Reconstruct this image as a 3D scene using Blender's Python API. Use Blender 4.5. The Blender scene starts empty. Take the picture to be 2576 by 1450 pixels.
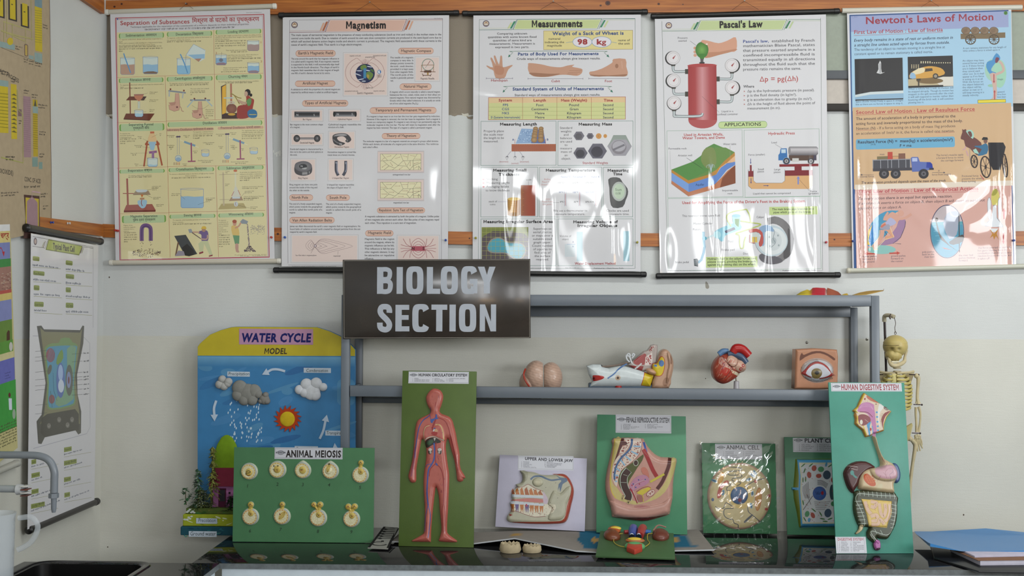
import bpy,bmesh,math,random
import numpy as np
from mathutils import Vector,Matrix,geometry as mgeo
from math import sin,cos,pi,radians,sqrt,atan2,hypot
# ------------------------------------------------------------------ camera
SC=bpy.context.scene
COL=SC.collection
IW,IH,FPX=2576.0,1450.0,2700.0
EYE=np.array([0.0,0.0,1.75])
D=4.6
XL=-1.874
_n=np.array([62.0,-75.0,-FPX]);_n/=np.linalg.norm(_n)
_a=np.array([cos(.0035),-sin(.0035),0.0])
_x=_a-_a.dot(_n)*_n;_x/=np.linalg.norm(_x)
_z=np.cross(_x,_n)
RC=np.array([_x,_n,_z])
cam_d=bpy.data.cameras.new('camera')
cam=bpy.data.objects.new('camera',cam_d);COL.objects.link(cam)
cam_d.sensor_fit='HORIZONTAL';cam_d.sensor_width=36.0
cam_d.lens=36.0*FPX/IW
cam_d.clip_start=0.05
_m=Matrix.Identity(4)
for i in range(3):
 for j in range(3):
  _m[i][j]=RC[i][j]
 _m[i][3]=EYE[i]
cam.matrix_world=_m
SC.camera=cam
# ------------------------------------------------------------------ light
SC.view_settings.view_transform='Standard'
SC.view_settings.look='None'
SC.view_settings.gamma=1.0
SC.view_settings.use_curve_mapping=False
SC.view_settings.exposure=0.0
world=bpy.data.worlds.new('daylight');SC.world=world
world.use_nodes=True
world.node_tree.nodes['Background'].inputs[0].default_value=(.75,.85,1,1)
world.node_tree.nodes['Background'].inputs[1].default_value=0.3
def window_light(name,loc,target,w,h,power,color,spread=pi):
 l=bpy.data.lights.new(name,'AREA');l.shape='RECTANGLE'
 l.size=w;l.size_y=h;l.energy=power;l.color=color;l.spread=spread
 o=bpy.data.objects.new(name,l);COL.objects.link(o)
 o.location=loc
 o.rotation_euler=(Vector(target)-Vector(loc)).to_track_quat('-Z','Y').to_euler()
 return o
for x,w,k in((.14,.2,.9),(.5,.14,.6),(.92,.34,1.0),(2.2,.18,1.0),(2.75,.26,.9),(3.2,.3,.9)):
 window_light('window_daylight',(x,-3.96,2.6),(x,4,2.6),w,1.15,46*w*1.15*k,(.96,.98,1.0))
for x,w,k in((.95,.34,1.0),(1.3,.25,.8),(2.6,.3,.6)):
 window_light('window_sunlit_sill',(x,-3.96,1.86),(x,4,1.86),w,.26,34*w*.26*k,(1,.62,.28))
for y in(-.9,.15,1.2):
 window_light('side_window_daylight',(4.1,y,2.25),(0,y+.8,1.7),.85,1.35,50,(.93,.97,1.0))
for x in(-.9,.6):
 window_light('rear_window_daylight',(x,-3.9,3.45),(x,3,1.0),1.1,.3,22,(.95,.98,1.0))
for x in(.1,1.5,2.9):
 window_light('ceiling_tube_light',(x,2.75,3.66),(x,2.95,0),1.2,.12,17,(.96,1,.98))
# ------------------------------------------------------------------ colour
def lin1(v):
 v=v/255.0
 return v/12.92 if v<=.04045 else((v+.055)/1.055)**2.4
GAIN=1.45
GF=.78
def C(h,g=None,mx=.86):
 """photo colour (hex or tuple) -> linear albedo"""
 g=GAIN if g is None else g
 if isinstance(h,(tuple,list,np.ndarray))and len(h)==4:
  return tuple(h)
 if isinstance(h,str):
  h=h.lstrip('#')
  if len(h)<=2:h=(h*3)[:6]if len(h)==2 else h*6
  if len(h)==3:h=''.join(c*2 for c in h)
  h=tuple(int(h[i:i+2],16)for i in(0,2,4))
 if g>1.05:g*=GF
 r=[lin1(v)*g for v in h]
 m=max(r)
 if m>mx:r=[v*mx/m for v in r]
 return(r[0],r[1],r[2],1.0)
# ------------------------------------------------------------------ rays
def ray(px,py):
 c=np.array([px-IW/2,-(py-IH/2),-FPX])
 return RC@c
def at(px,py,Y):
 d=ray(px,py);return EYE+d*((Y-EYE[1])/d[1])
def at_x(px,py,X):
 d=ray(px,py);return EYE+d*((X-EYE[0])/d[0])
def at_z(px,py,Z):
 d=ray(px,py);return EYE+d*((Z-EYE[2])/d[2])
def on_plane(px,py,O,N):
 d=ray(px,py);return EYE+d*(np.dot(O-EYE,N)/np.dot(d,N))
def unit(v):
 v=np.asarray(v,float);return v/np.linalg.norm(v)
# ------------------------------------------------------------------ materials
MATS={}
def mat_attr(name,rough=.5,spec=.5,coat=0,coat_rough=.1,metal=0,bump=0,bump_scale=200,vary=0,vscale=30,trans=0,sss=0):
 """painted surface: its colours come with the mesh, grain and wear are procedural"""
 if name in MATS:return MATS[name]
 m=bpy.data.materials.new(name);m.use_nodes=True
 nt=m.node_tree;b=nt.nodes['Principled BSDF']
 a=nt.nodes.new('ShaderNodeAttribute');a.attribute_name='Col'
 src=a.outputs['Color']
 tc=nt.nodes.new('ShaderNodeTexCoord')
 if vary:
  n=nt.nodes.new('ShaderNodeTexNoise');n.inputs['Scale'].default_value=vscale;n.inputs['Detail'].default_value=5
  nt.links.new(tc.outputs['Object'],n.inputs['Vector'])
  r=nt.nodes.new('ShaderNodeMapRange');r.inputs[1].default_value=.3;r.inputs[2].default_value=.7
  r.inputs[3].default_value=1-vary;r.inputs[4].default_value=1+vary*.5
  nt.links.new(n.outputs['Fac'],r.inputs[0])
  x=nt.nodes.new('ShaderNodeMix');x.data_type='RGBA';x.blend_type='MULTIPLY';x.inputs[0].default_value=1
  nt.links.new(src,x.inputs[6]);nt.links.new(r.outputs[0],x.inputs[7]);src=x.outputs[2]
 nt.links.new(src,b.inputs['Base Color'])
 b.inputs['Roughness'].default_value=rough
 b.inputs['Specular IOR Level'].default_value=spec
 b.inputs['Metallic'].default_value=metal
 b.inputs['Coat Weight'].default_value=coat
 b.inputs['Coat Roughness'].default_value=coat_rough
 b.inputs['Transmission Weight'].default_value=trans
 if sss:b.inputs['Subsurface Weight'].default_value=sss;b.inputs['Subsurface Scale'].default_value=.004
 if bump:
  n=nt.nodes.new('ShaderNodeTexNoise');n.inputs['Scale'].default_value=bump_scale;n.inputs['Detail'].default_value=3
  nt.links.new(tc.outputs['Object'],n.inputs['Vector'])
  u=nt.nodes.new('ShaderNodeBump');u.inputs['Strength'].default_value=bump;u.inputs['Distance'].default_value=.002
  nt.links.new(n.outputs['Fac'],u.inputs['Height']);nt.links.new(u.outputs['Normal'],b.inputs['Normal'])
  if coat:nt.links.new(u.outputs['Normal'],b.inputs['Coat Normal'])
 MATS[name]=m
 return m
M_laminate=mat_attr('laminated_print',.5,.25,coat=.9,coat_rough=.045)
M_paper=mat_attr('paper',.85,.25,vary=.06,vscale=40)
M_gloss=mat_attr('gloss_paint',.34,.38,coat=.15,coat_rough=.12,vary=.06,vscale=60)
M_satin=mat_attr('satin_paint',.5,.4,vary=.06,vscale=25)
M_board=mat_attr('board_paint',.42,.4,bump=.10,bump_scale=350,vary=.07,vscale=14)
M_matte=mat_attr('matte',.9,.2,vary=.1,vscale=60)
M_plastic=mat_attr('plastic',.33,.5)
M_steel=mat_attr('grey_enamel',.36,.5,bump=.05,bump_scale=250,vary=.06,vscale=9)
M_bone=mat_attr('bone_plastic',.42,.45,vary=.10,vscale=45,sss=.15)
M_metal=mat_attr('metal',.3,.5,metal=1)
M_wood=mat_attr('wood_paint',.4,.45,coat=.3,coat_rough=.2)
# ------------------------------------------------------------------ objects
def link(o,parent=None):
 COL.objects.link(o)
 if parent is not None:o.parent=parent
 return o
def tag(o,label=None,cat=None,group=None,kind=None):
 if label:o['label']=label
 if cat:o['category']=cat
 if group:o['group']=group
 if kind:o['kind']=kind
 return o
def thing(name,loc,label,cat,group=None):
 o=bpy.data.objects.new(name,None);o.empty_display_size=.05
 o.location=[float(v)for v in loc]
 link(o);tag(o,label,cat,group)
 return o
class MB:
 """collects shapes with their colours and links them as ONE mesh object"""
 def __init__(s):
  s.v=[];s.f=[];s.c=[];s.n=0;s.nor=[];s.has_nor=False
 def add(s,V,F,col,nor=None):
  V=np.asarray(V,float)
  base=s.n
  s.v.append(V)
  c=np.asarray(col,float)
  if c.ndim==1:c=np.tile(c,(len(V),1))
  s.c.append(c)
  s.f.extend([tuple(int(i)+base for i in f)for f in F])
  if nor is not None:s.has_nor=True
  s.nor.append(np.zeros((len(V),3))if nor is None else np.asarray(nor,float))
  s.n+=len(V)
  return s
 def _explode(s):
  """shapes without normals of their own keep flat faces next to printed ones"""
  V=np.concatenate(s.v);K=np.concatenate(s.c);Nn=np.concatenate(s.nor)
  bare=np.abs(Nn).sum(1)<1e-9
  if not bare.any():return
  v2=[];c2=[];n2=[];F=[];k=len(V)
  for f in s.f:
   if not bare[f[0]]:F.append(f);continue
   P=V[list(f)];n=np.zeros(3)
   for i in range(len(f)):n+=np.cross(P[i],P[(i+1)%len(f)])
   n=n/max(np.linalg.norm(n),1e-12)
   v2.append(P);c2.append(K[list(f)]);n2.append(np.tile(n,(len(f),1)));F.append(tuple(range(k,k+len(f))));k+=len(f)
  V=np.concatenate([V]+v2);K=np.concatenate([K]+c2);Nn=np.concatenate([Nn]+n2)
  used=np.zeros(len(V),bool)
  for f in F:used[list(f)]=True
  ix=np.cumsum(used)-1
  s.f=[tuple(int(ix[i])for i in f)for f in F];s.v=[V[used]];s.c=[K[used]];s.nor=[Nn[used]]
 def build(s,name,mat,parent=None,sharp=38,label=None,kind=None):
  if s.has_nor:s._explode()
  V=np.concatenate(s.v);Cc=np.concatenate(s.c)
  off=np.zeros(3)
  if parent is not None:
   p=parent
   while p is not None:
    off=off+np.array(p.location);p=p.parent
  else:
   off=np.array([(V[:,0].min()+V[:,0].max())/2,(V[:,1].min()+V[:,1].max())/2,V[:,2].min()])
  me=bpy.data.meshes.new(name)
  me.from_pydata((V-off).tolist(),[],s.f)
  at_=me.color_attributes.new('Col','FLOAT_COLOR','POINT')
  at_.data.foreach_set('color',Cc.astype(np.float32).ravel())
  me.polygons.foreach_set('use_smooth',[True]*len(me.polygons))
  me.materials.append(mat)
  me.update()
  if s.has_nor:
   me.normals_split_custom_set_from_vertices(np.concatenate(s.nor).tolist())
  elif sharp<180:
   me.set_sharp_from_angle(angle=radians(sharp))
  o=bpy.data.objects.new(name,me)
  if parent is None:o.location=off
  link(o,parent)
  if label:o['label']=label
  if kind:o['kind']=kind
  return o
# ---- solids
 def box(s,lo,hi,col,bev=0.0,M=None,seg=2):
  bm=bmesh.new()
  bmesh.ops.create_cube(bm,size=1.0)
  lo=np.asarray(lo,float);hi=np.asarray(hi,float)
  for v in bm.verts:
   v.co=Vector([lo[i]+(v.co[i]+.5)*(hi[i]-lo[i])for i in range(3)])
  if bev:bmesh.ops.bevel(bm,geom=list(bm.edges),offset=bev,segments=seg,affect='EDGES',profile=.5)
  s._bm(bm,col,M);return s
 def _bm(s,bm,col,M=None):
  bmesh.ops.recalc_face_normals(bm,faces=bm.faces)
  V=np.array([v.co[:]for v in bm.verts])
  bm.verts.index_update()
  F=[[v.index for v in f.verts]for f in bm.faces]
  bm.free()
  if M is not None:V=V@np.asarray(M)[:3,:3].T+np.asarray(M)[:3,3]
  s.add(V,F,col)
 def tube(s,pts,rad,col,n=10,sm=0,caps=True,closed=False,flat=None):
  P=np.asarray(pts,float)
  R=np.asarray(rad,float)if np.ndim(rad)else np.full(len(P),float(rad))
  cc=np.asarray(col,float)
  if sm and len(P)>2:
   if closed:Q=np.concatenate([P[-1:],P,P[:2]]);RR=np.concatenate([R[-1:],R,R[:2]])
   else:Q=np.concatenate([2*P[:1]-P[1:2],P,2*P[-1:]-P[-2:-1]]);RR=np.concatenate([R[:1],R,R[-1:]])
   o=[];r=[];k=[]
   for i in range(1,len(Q)-2):
    for j in range(sm):
     t=j/sm
     a,b,c,d=Q[i-1],Q[i],Q[i+1],Q[i+2]
     o.append(.5*(2*b+(c-a)*t+(2*a-5*b+4*c-d)*t*t+(3*b-3*c+d-a)*t**3))
     r.append(RR[i]*(1-t)+RR[i+1]*t);k.append(i-1+t)
   if not closed:o.append(P[-1]);r.append(R[-1]);k.append(len(P)-1)
   if cc.ndim==2:cc=np.array([cc[min(int(x),len(cc)-1)]*(1-x%1)+cc[min(int(x)+1,len(cc)-1)]*(x%1)for x in k])
   P=np.array(o);R=np.array(r)
  m=len(P)
  T=np.zeros_like(P)
  if closed:T=np.roll(P,-1,0)-np.roll(P,1,0)
  else:
   T[1:-1]=P[2:]-P[:-2];T[0]=P[1]-P[0];T[-1]=P[-1]-P[-2]
  T/=np.maximum(np.linalg.norm(T,axis=1,keepdims=True),1e-9)
  up=np.array([0,0,1.0])if abs(T[0][2])<.9 else np.array([1.0,0,0])
  if flat is not None:up=np.asarray(flat[0],float)
  V=[]
  a=np.linspace(0,2*pi,n,endpoint=False)
  b0=None
  for i in range(m):
   if b0 is None or flat is not None:x=np.cross(up,T[i])
   else:x=b0-b0.dot(T[i])*T[i]
   x/=max(np.linalg.norm(x),1e-9);y=np.cross(T[i],x);b0=x
   fy=flat[1]if flat is not None else 1
   V.append(P[i]+R[i]*(np.outer(np.cos(a),x)+fy*np.outer(np.sin(a),y)))
  V=np.concatenate(V)
  F=[]
  for i in range(m if closed else m-1):
   k=(i+1)%m
   for j in range(n):
    F.append((i*n+j,i*n+(j+1)%n,k*n+(j+1)%n,k*n+j))
  if caps and not closed:
   F.append(tuple(range(n-1,-1,-1)));F.append(tuple((m-1)*n+j for j in range(n)))
  if cc.ndim==2:cc=np.repeat(cc,n,axis=0)
  s.add(V,F,cc);return s
 def ball(s,c,r,col,n=18,m=12,rot=None,fn=None):
  """ellipsoid; fn(unit dirs)->scale, col may be fn(dirs)"""
  r=np.asarray(r,float)if np.ndim(r)else np.full(3,float(r))
  th=np.linspace(0,pi,m+1);ph=np.linspace(0,2*pi,n,endpoint=False)
  dirs=[(0,0,1.0)]
  for t in th[1:-1]:
   for p in ph:dirs.append((sin(t)*cos(p),sin(t)*sin(p),cos(t)))
  dirs.append((0,0,-1.0));dirs=np.array(dirs)
  V=dirs*r
  if fn is not None:V=V*fn(dirs)[:,None]
  cc=col(dirs)if callable(col)else col
  if rot is not None:V=V@np.asarray(rot).T
  V=V+np.asarray(c,float)
  F=[]
  for j in range(n):F.append((0,1+j,1+(j+1)%n))
  for i in range(m-2):
   for j in range(n):
    a=1+i*n+j;b=1+i*n+(j+1)%n
    F.append((a,a+n,b+n,b))
  e=len(dirs)-1
  for j in range(n):F.append((e,e-n+(j+1)%n,e-n+j))
  s.add(V,F,cc);return s
 def lathe(s,prof,c,col,axis=(0,0,1),n=24,caps=True):
  prof=np.asarray(prof,float);ax=unit(axis)
  h=np.array([1.0,0,0])if abs(ax[0])<.9 else np.array([0,1.0,0])
  x=unit(np.cross(ax,h));y=np.cross(ax,x)
  a=np.linspace(0,2*pi,n,endpoint=False)
  V=np.concatenate([np.asarray(c,float)+p[1]*ax+p[0]*(np.outer(np.cos(a),x)+np.outer(np.sin(a),y))for p in prof])
  F=[]
  for i in range(len(prof)-1):
   for j in range(n):F.append((i*n+j,i*n+(j+1)%n,(i+1)*n+(j+1)%n,(i+1)*n+j))
  if caps:
   F.append(tuple(range(n-1,-1,-1)));F.append(tuple((len(prof)-1)*n+j for j in range(n)))
  cc=np.asarray(col,float)
  if cc.ndim==2:cc=np.repeat(cc,n,axis=0)
  s.add(V,F,cc);return s
 def prism(s,P3,ext,col,bev=0):
  """closed outline of 3-D points pushed along ext"""
  bm=bmesh.new()
  vs=[bm.verts.new(Vector(p))for p in P3]
  f=bm.faces.new(vs)
  r=bmesh.ops.extrude_face_region(bm,geom=[f])
  e=Vector(ext)
  for g in r['geom']:
   if isinstance(g,bmesh.types.BMVert):g.co+=e
  bmesh.ops.recalc_face_normals(bm,faces=bm.faces)
  if bev:
   ed=[x for x in bm.edges if len(x.link_faces)==2 and x.calc_face_angle(0)>.6]
   bmesh.ops.bevel(bm,geom=ed,offset=bev,segments=2,affect='EDGES',profile=.5)
  bmesh.ops.triangulate(bm,faces=[f for f in bm.faces if len(f.verts)>4])
  s._bm(bm,col);return s
def smooth_closed(P,k=6):
 P=np.asarray(P,float);o=[];n=len(P)
 for i in range(n):
  a,b,c,d=P[i-1],P[i],P[(i+1)%n],P[(i+2)%n]
  for j in range(k):
   t=j/k
   o.append(.5*(2*b+(c-a)*t+(2*a-5*b+4*c-d)*t*t+(3*b-3*c+d-a)*t**3))
 return np.array(o)
def smooth_open(P,k=6):
 P=np.asarray(P,float)
 if len(P)<3:return P
 Q=np.concatenate([2*P[:1]-P[1:2],P,2*P[-1:]-P[-2:-1]]);o=[]
 for i in range(1,len(Q)-2):
  a,b,c,d=Q[i-1],Q[i],Q[i+1],Q[i+2]
  for j in range(k):
   t=j/k
   o.append(.5*(2*b+(c-a)*t+(2*a-5*b+4*c-d)*t*t+(3*b-3*c+d-a)*t**3))
 o.append(P[-1]);return np.array(o)
def inside(P,poly):
 x,y=P[:,0],P[:,1];r=np.zeros(len(P),bool)
 a=poly;b=np.roll(poly,-1,0)
 for(x0,y0),(x1,y1)in zip(a,b):
  if y0==y1:continue
  k=((y0>y)!=(y1>y))&(x<(x1-x0)*(y-y0)/(y1-y0)+x0)
  r^=k
 return r
def near(P,poly,closed=True):
 """distance to the outline and the nearest point on it"""
 a=poly if closed else poly[:-1]
 b=np.roll(poly,-1,0)if closed else poly[1:]
 best=np.full(len(P),1e9);pt=P.copy()
 for p,q in zip(a,b):
  e=q-p;L=e.dot(e)
  if L<1e-12:continue
  t=np.clip(((P-p)@e)/L,0,1)
  z=p+t[:,None]*e
  d=np.hypot(*(P-z).T)
  k=d<best
  best[k]=d[k];pt[k]=z[k]
 return best,pt
# ------------------------------------------------------------------ lettering
GL={}
import re
def dev(t):
 """vowel signs in the order they are drawn"""
 return re.sub('((?:[\u0915-\u0939]\u094d)*[\u0915-\u0939])\u093f','\u093f\\1',t)
def _glyph(s,off,res):
 key=(s,off,res)
 if key in GL:return GL[key]
 def mesh_of(t):
  cu=bpy.data.curves.new('t','FONT');cu.body=t;cu.size=1;cu.offset=off;cu.resolution_u=res
  o=bpy.data.objects.new('t',cu)
  me=o.to_mesh();me.calc_loop_triangles()
  V=np.empty(len(me.vertices)*3);me.vertices.foreach_get('co',V);V=V.reshape(-1,3)[:,:2].copy()
  T=np.empty(len(me.loop_triangles)*3,int);me.loop_triangles.foreach_get('vertices',T);T=T.reshape(-1,3).copy()
  o.to_mesh_clear();bpy.data.objects.remove(o);bpy.data.curves.remove(cu)
  return V,T
 V,T=mesh_of(s)if s.strip()else(np.zeros((0,2)),np.zeros((0,3),int))
 W,_=mesh_of('|'+s+'|');Z,_=mesh_of('||')
 adv=(W[:,0].max()-W[:,0].min())-(Z[:,0].max()-Z[:,0].min())
 GL[key]=(V,T,adv)
 return GL[key]
CAP=None
def text_mesh(s,off=0,res=2,space=0.0):
 """lettering at cap height 1, starting at x=0 on the baseline"""
 global CAP
 if CAP is None:CAP=_glyph('H',0,2)[0][:,1].max()
 Vs=[];Ts=[];x=0;n=0
 items=[s]if any(ord(c)>0x900 and ord(c)<0xa00 for c in s)else list(s)
 for c in items:
  V,T,a=_glyph(c,off,res)
  if off>.003 and c=='g':V,T,_=_glyph('g',off*.45,res)
  if off>.003 and c in 'MΔ':
   V0=_glyph(c,0,res)[0];x0,x1,H=V0[:,0].min()-off*.6,V0[:,0].max()+off*.6,V0[:,1].max()+off*.5;t=.075+1.7*off;m=(x0+x1)/2;y0=-off*.5
   if c=='M':V=np.array([(x0,y0),(x0,H),(x0+t*1.15,H),(m,H*.42),(x1-t*1.15,H),(x1,H),(x1,y0),(x1-t,y0),(x1-t,H-t*1.9),(m,H*.42-t*1.25),(x0+t,H-t*1.9),(x0+t,y0)])
   else:V=np.array([(x0,y0),(m,H),(x1,y0),(x0+t*1.5,y0+t),(m,H-t*2),(x1-t*1.5,y0+t)])
   T=np.array(mgeo.tessellate_polygon([[Vector((p[0],p[1],0))for p in V]]))if c=='M'else np.array([(0,1,4),(0,4,3),(1,2,5),(1,5,4),(2,0,3),(2,3,5)])
  if len(V):
   Vs.append(V+[x,0]);Ts.append(T+n);n+=len(V)
  x+=a+(off*1.2 if len(items)>1 else 0)+space*CAP
 if not Vs:return np.zeros((0,2)),np.zeros((0,3),int),x/CAP
 return np.concatenate(Vs)/CAP,np.concatenate(Ts),x/CAP
# ------------------------------------------------------------------ surfaces that carry print
class Surf:
 """a plane O + s*U + t*V (t upwards), N towards the viewer, with an optional relief hf(s,t)"""
 def __init__(s,O,U,V,hf=None,nf=None,maxe=0):
  s.O=np.asarray(O,float);s.U=unit(U)
  s.V=unit(V)
  s.N=unit(np.cross(s.U,s.V))
  s.hf=hf;s.nf=nf or hf;s.maxe=maxe
  G=np.array([[1,s.U.dot(s.V)],[s.U.dot(s.V),1]]);s.Gi=np.linalg.inv(G)
  s.k=None
 def px(s,x,y):
  p=on_plane(x,y,s.O,s.N)-s.O
  return s.Gi@np.array([p.dot(s.U),p.dot(s.V)])
 def pxs(s,P):return np.array([s.px(*p)for p in P])
 def scale_at(s,x,y):
  return np.linalg.norm(s.px(x,y)-s.px(x,y+10))/10
 def xscale_at(s,x,y):
  return np.linalg.norm(s.px(x-5,y)-s.px(x+5,y))/10
 def P(s,st,z=0.0):
  st=np.asarray(st,float).reshape(-1,2)
  h=z+(s.hf(st[:,0],st[:,1])if s.hf is not None else 0)
  h=np.broadcast_to(h,(len(st),))
  return s.O+np.outer(st[:,0],s.U)+np.outer(st[:,1],s.V)+np.outer(h,s.N)
 def nrm(s,st):
  st=np.asarray(st,float).reshape(-1,2)
  if s.nf is None:return np.tile(s.N,(len(st),1))
  e=1.5e-4
  du=(s.nf(st[:,0]+e,st[:,1])-s.nf(st[:,0]-e,st[:,1]))/(2*e)
  dv=(s.nf(st[:,0],st[:,1]+e)-s.nf(st[:,0],st[:,1]-e))/(2*e)
  n=s.N-np.outer(du,s.U)-np.outer(dv,s.V)
  return n/np.linalg.norm(n,axis=1,keepdims=True)
 def shift(s,d):
  return Surf(s.O+s.N*d,s.U,s.V,s.hf,s.nf,s.maxe)
class Art:
 """flat print in photo pixels of a Surf; every mark knows its layer"""
 def __init__(s,surf,gain=None,z0=1e-4,dz=8e-5):
  s.S=surf;s.ops=[];s.bb=[];s.gain=gain;s.z0=z0;s.dz=dz
  s.vw=(0.0,0.0,1.0)
 def view(s,ox,oy,k):s.vw=(ox,oy,float(k));return s
 def px(s,x,y):return s.S.px(s.vw[0]+x/s.vw[2],s.vw[1]+y/s.vw[2])
 def pxs(s,P):return np.array([s.px(*p)for p in P])
 def xscale_at(s,x,y):return np.linalg.norm(s.px(x-5,y)-s.px(x+5,y))/10
 def col(s,c):return C(c,s.gain)
 def sz(s,x,y):return np.linalg.norm(s.px(x,y)-s.px(x,y+10))/10
 def _op(s,V,T,col):
  V=np.asarray(V,float);T=np.asarray(T,int)
  if not len(T):return
  cc=np.asarray(col,float)
  if cc.ndim==1:cc=np.tile(cc,(len(V),1))
  b=(V[:,0].min(),V[:,1].min(),V[:,0].max(),V[:,1].max())
  lv=0
  for q,l in s.bb:
   if l>=lv and b[0]<q[2]and b[2]>q[0]and b[1]<q[3]and b[3]>q[1]:lv=l+1
  s.bb.append((b,lv));s.ops.append((V,T,cc,lv))
 def st_poly(s,P,col):
  P=np.asarray(P,float)
  T=mgeo.tessellate_polygon([[Vector((p[0],p[1],0))for p in P]])
  s._op(P,[t for t in T],col)
# -- marks, in photo pixels
 def rect(s,x0,y0,x1,y1,col):
  a=s.px(x0,y0);b=s.px(x1,y1)
  s.st_rect(a[0],b[1],b[0],a[1],s.col(col))
 def st_rect(s,x0,y0,x1,y1,col):
  s._op([(x0,y0),(x1,y0),(x1,y1),(x0,y1)],[(0,1,2),(0,2,3)],col)
 def vgrad(s,x0,y0,x1,y1,ctop,cbot):
  a=s.px(x0,y0);b=s.px(x1,y1)
  s._op([(a[0],b[1]),(b[0],b[1]),(b[0],a[1]),(a[0],a[1])],[(0,1,2),(0,2,3)],[s.col(cbot)]*2+[s.col(ctop)]*2)
 def hgrad(s,P0,P1,cols):
  """strip between two px polylines P0 (left/top) .. with colours across"""
  n=len(cols);A=s.pxs(P0);B=s.pxs(P1)
  V=[];K=[]
  for j,c in enumerate(cols):
   f=j/(n-1)
   for p,q in zip(A,B):V.append(p*(1-f)+q*f);K.append(s.col(c))
  m=len(A);T=[]
  for j in range(n-1):
   for i in range(m-1):
    a=j*m+i;T+=[(a,a+1,a+m+1),(a,a+m+1,a+m)]
  s._op(V,T,K)
 def frame(s,x0,y0,x1,y1,w,col):
  a=s.px(x0,y0);b=s.px(x1,y1);w=w*s.sz(x0,y0);c=s.col(col)
  s.st_frame(a[0],b[1],b[0],a[1],w,c)
 def st_frame(s,x0,y0,x1,y1,w,c):
  s._op([(x0,y0),(x1,y0),(x1,y0+w),(x0,y0+w)],[(0,1,2),(0,2,3)],c)
  s._op([(x0,y1-w),(x1,y1-w),(x1,y1),(x0,y1)],[(0,1,2),(0,2,3)],c)
  s._op([(x0,y0),(x0+w,y0),(x0+w,y1),(x0,y1)],[(0,1,2),(0,2,3)],c)
  s._op([(x1-w,y0),(x1,y0),(x1,y1),(x1-w,y1)],[(0,1,2),(0,2,3)],c)
 def poly(s,P,col,sm=0):
  P=np.asarray(P,float)
  if sm:P=smooth_closed(P,sm)
  s.st_poly(s.pxs(P),s.col(col))
 def ell(s,cx,cy,rx,ry,col,rot=0,n=24,col2=None):
  a=np.linspace(0,2*pi,n,endpoint=False);r=radians(rot)
  x=rx*np.cos(a);y=ry*np.sin(a)
  P=np.stack([cx+x*cos(r)-y*sin(r),cy+x*sin(r)+y*cos(r)],1)
  V=s.pxs(np.concatenate([[(cx,cy)],P]))
  T=[(0,1+i,1+(i+1)%n)for i in range(n)]
  c=s.col(col)
  s._op(V,T,c if col2 is None else[c]+[s.col(col2)]*n)
 def ring(s,cx,cy,rx,ry,w,col,rot=0,n=28,a0=0,a1=360):
  a=np.radians(np.linspace(a0,a1,n+1));r=radians(rot)
  s.line([(cx+rx*cos(t)*cos(r)-ry*sin(t)*sin(r),cy+rx*cos(t)*sin(r)+ry*sin(t)*cos(r))for t in a],w,col)
 def line(s,P,w,col,sm=0):
  P=np.asarray(P,float)
  if sm:P=smooth_open(P,sm)
  k=s.sz(*P[0])
  s.st_line(s.pxs(P),w*k,s.col(col))
 def st_line(s,Q,w,c):
  Q=np.asarray(Q,float);T=np.zeros_like(Q)
  if len(Q)<2:return
  T[1:-1]=Q[2:]-Q[:-2];T[0]=Q[1]-Q[0];T[-1]=Q[-1]-Q[-2]
  T/=np.maximum(np.linalg.norm(T,axis=1,keepdims=True),1e-9)
  Nn=np.stack([-T[:,1],T[:,0]],1)*(w if np.ndim(w)==0 else np.asarray(w)[:,None])/2
  V=np.concatenate([Q+Nn,Q-Nn]);n=len(Q)
  s._op(V,[(i,n+i,n+i+1)for i in range(n-1)]+[(i,n+i+1,i+1)for i in range(n-1)],c)
 def arrow(s,x0,y0,x1,y1,w,col,head=3.0,hl=None):
  d=np.array([x1-x0,y1-y0],float);L=hypot(*d);d/=L;n=np.array([-d[1],d[0]])
  hl=hl or head*w;p0=np.array([x0,y0]);p1=np.array([x1,y1]);m=p1-d*hl
  s.poly([p0+n*w/2,m+n*w/2,m+n*w*head/2,p1,m-n*w*head/2,m-n*w/2,p0-n*w/2],col)
 def rr(s,x0,y0,x1,y1,r,col,n=5):
  P=[]
  for cx,cy,a in((x1-r,y0+r,-90),(x1-r,y1-r,0),(x0+r,y1-r,90),(x0+r,y0+r,180)):
   for i in range(n+1):
    t=radians(a+90*i/n);P.append((cx+r*cos(t),cy+r*sin(t)))
  a=s.px(x0,y0);b=s.px(x1,y1);P=np.array(P)
  f=(P-[x0,y0])/[x1-x0,y1-y0]
  s.st_poly(np.stack([a[0]+f[:,0]*(b[0]-a[0]),a[1]+f[:,1]*(b[1]-a[1])],1),s.col(col))
 def text(s,x,y,t,h,col,al='l',w=None,bold=0.0,cond=1.0,ital=0.0,res=2,space=0.0,ang=0.0,maxw=None):
  """lettering with its baseline at pixel y, cap height h px; w = exact width in px"""
  V,T,adv=text_mesh(t,bold,res,space)
  if not len(V):return
  O=s.px(x,y);ky=s.sz(x,y);kx=s.xscale_at(x,y)
  hh=h*ky
  if w is not None:sx=w*kx/adv
  else:
   sx=h*kx*cond
   if maxw is not None:sx=min(sx,maxw*kx/adv)
  W=adv*sx
  ox={'l':0,'c':-W/2,'r':-W}[al]
  Q=np.stack([V[:,0]*sx+ital*V[:,1]*hh+ox,V[:,1]*hh],1)
  if ang:
   r=radians(ang);Q=Q@np.array([[cos(r),sin(r)],[-sin(r),cos(r)]])
  s._op(Q+O,T,s.col(col))
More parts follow.
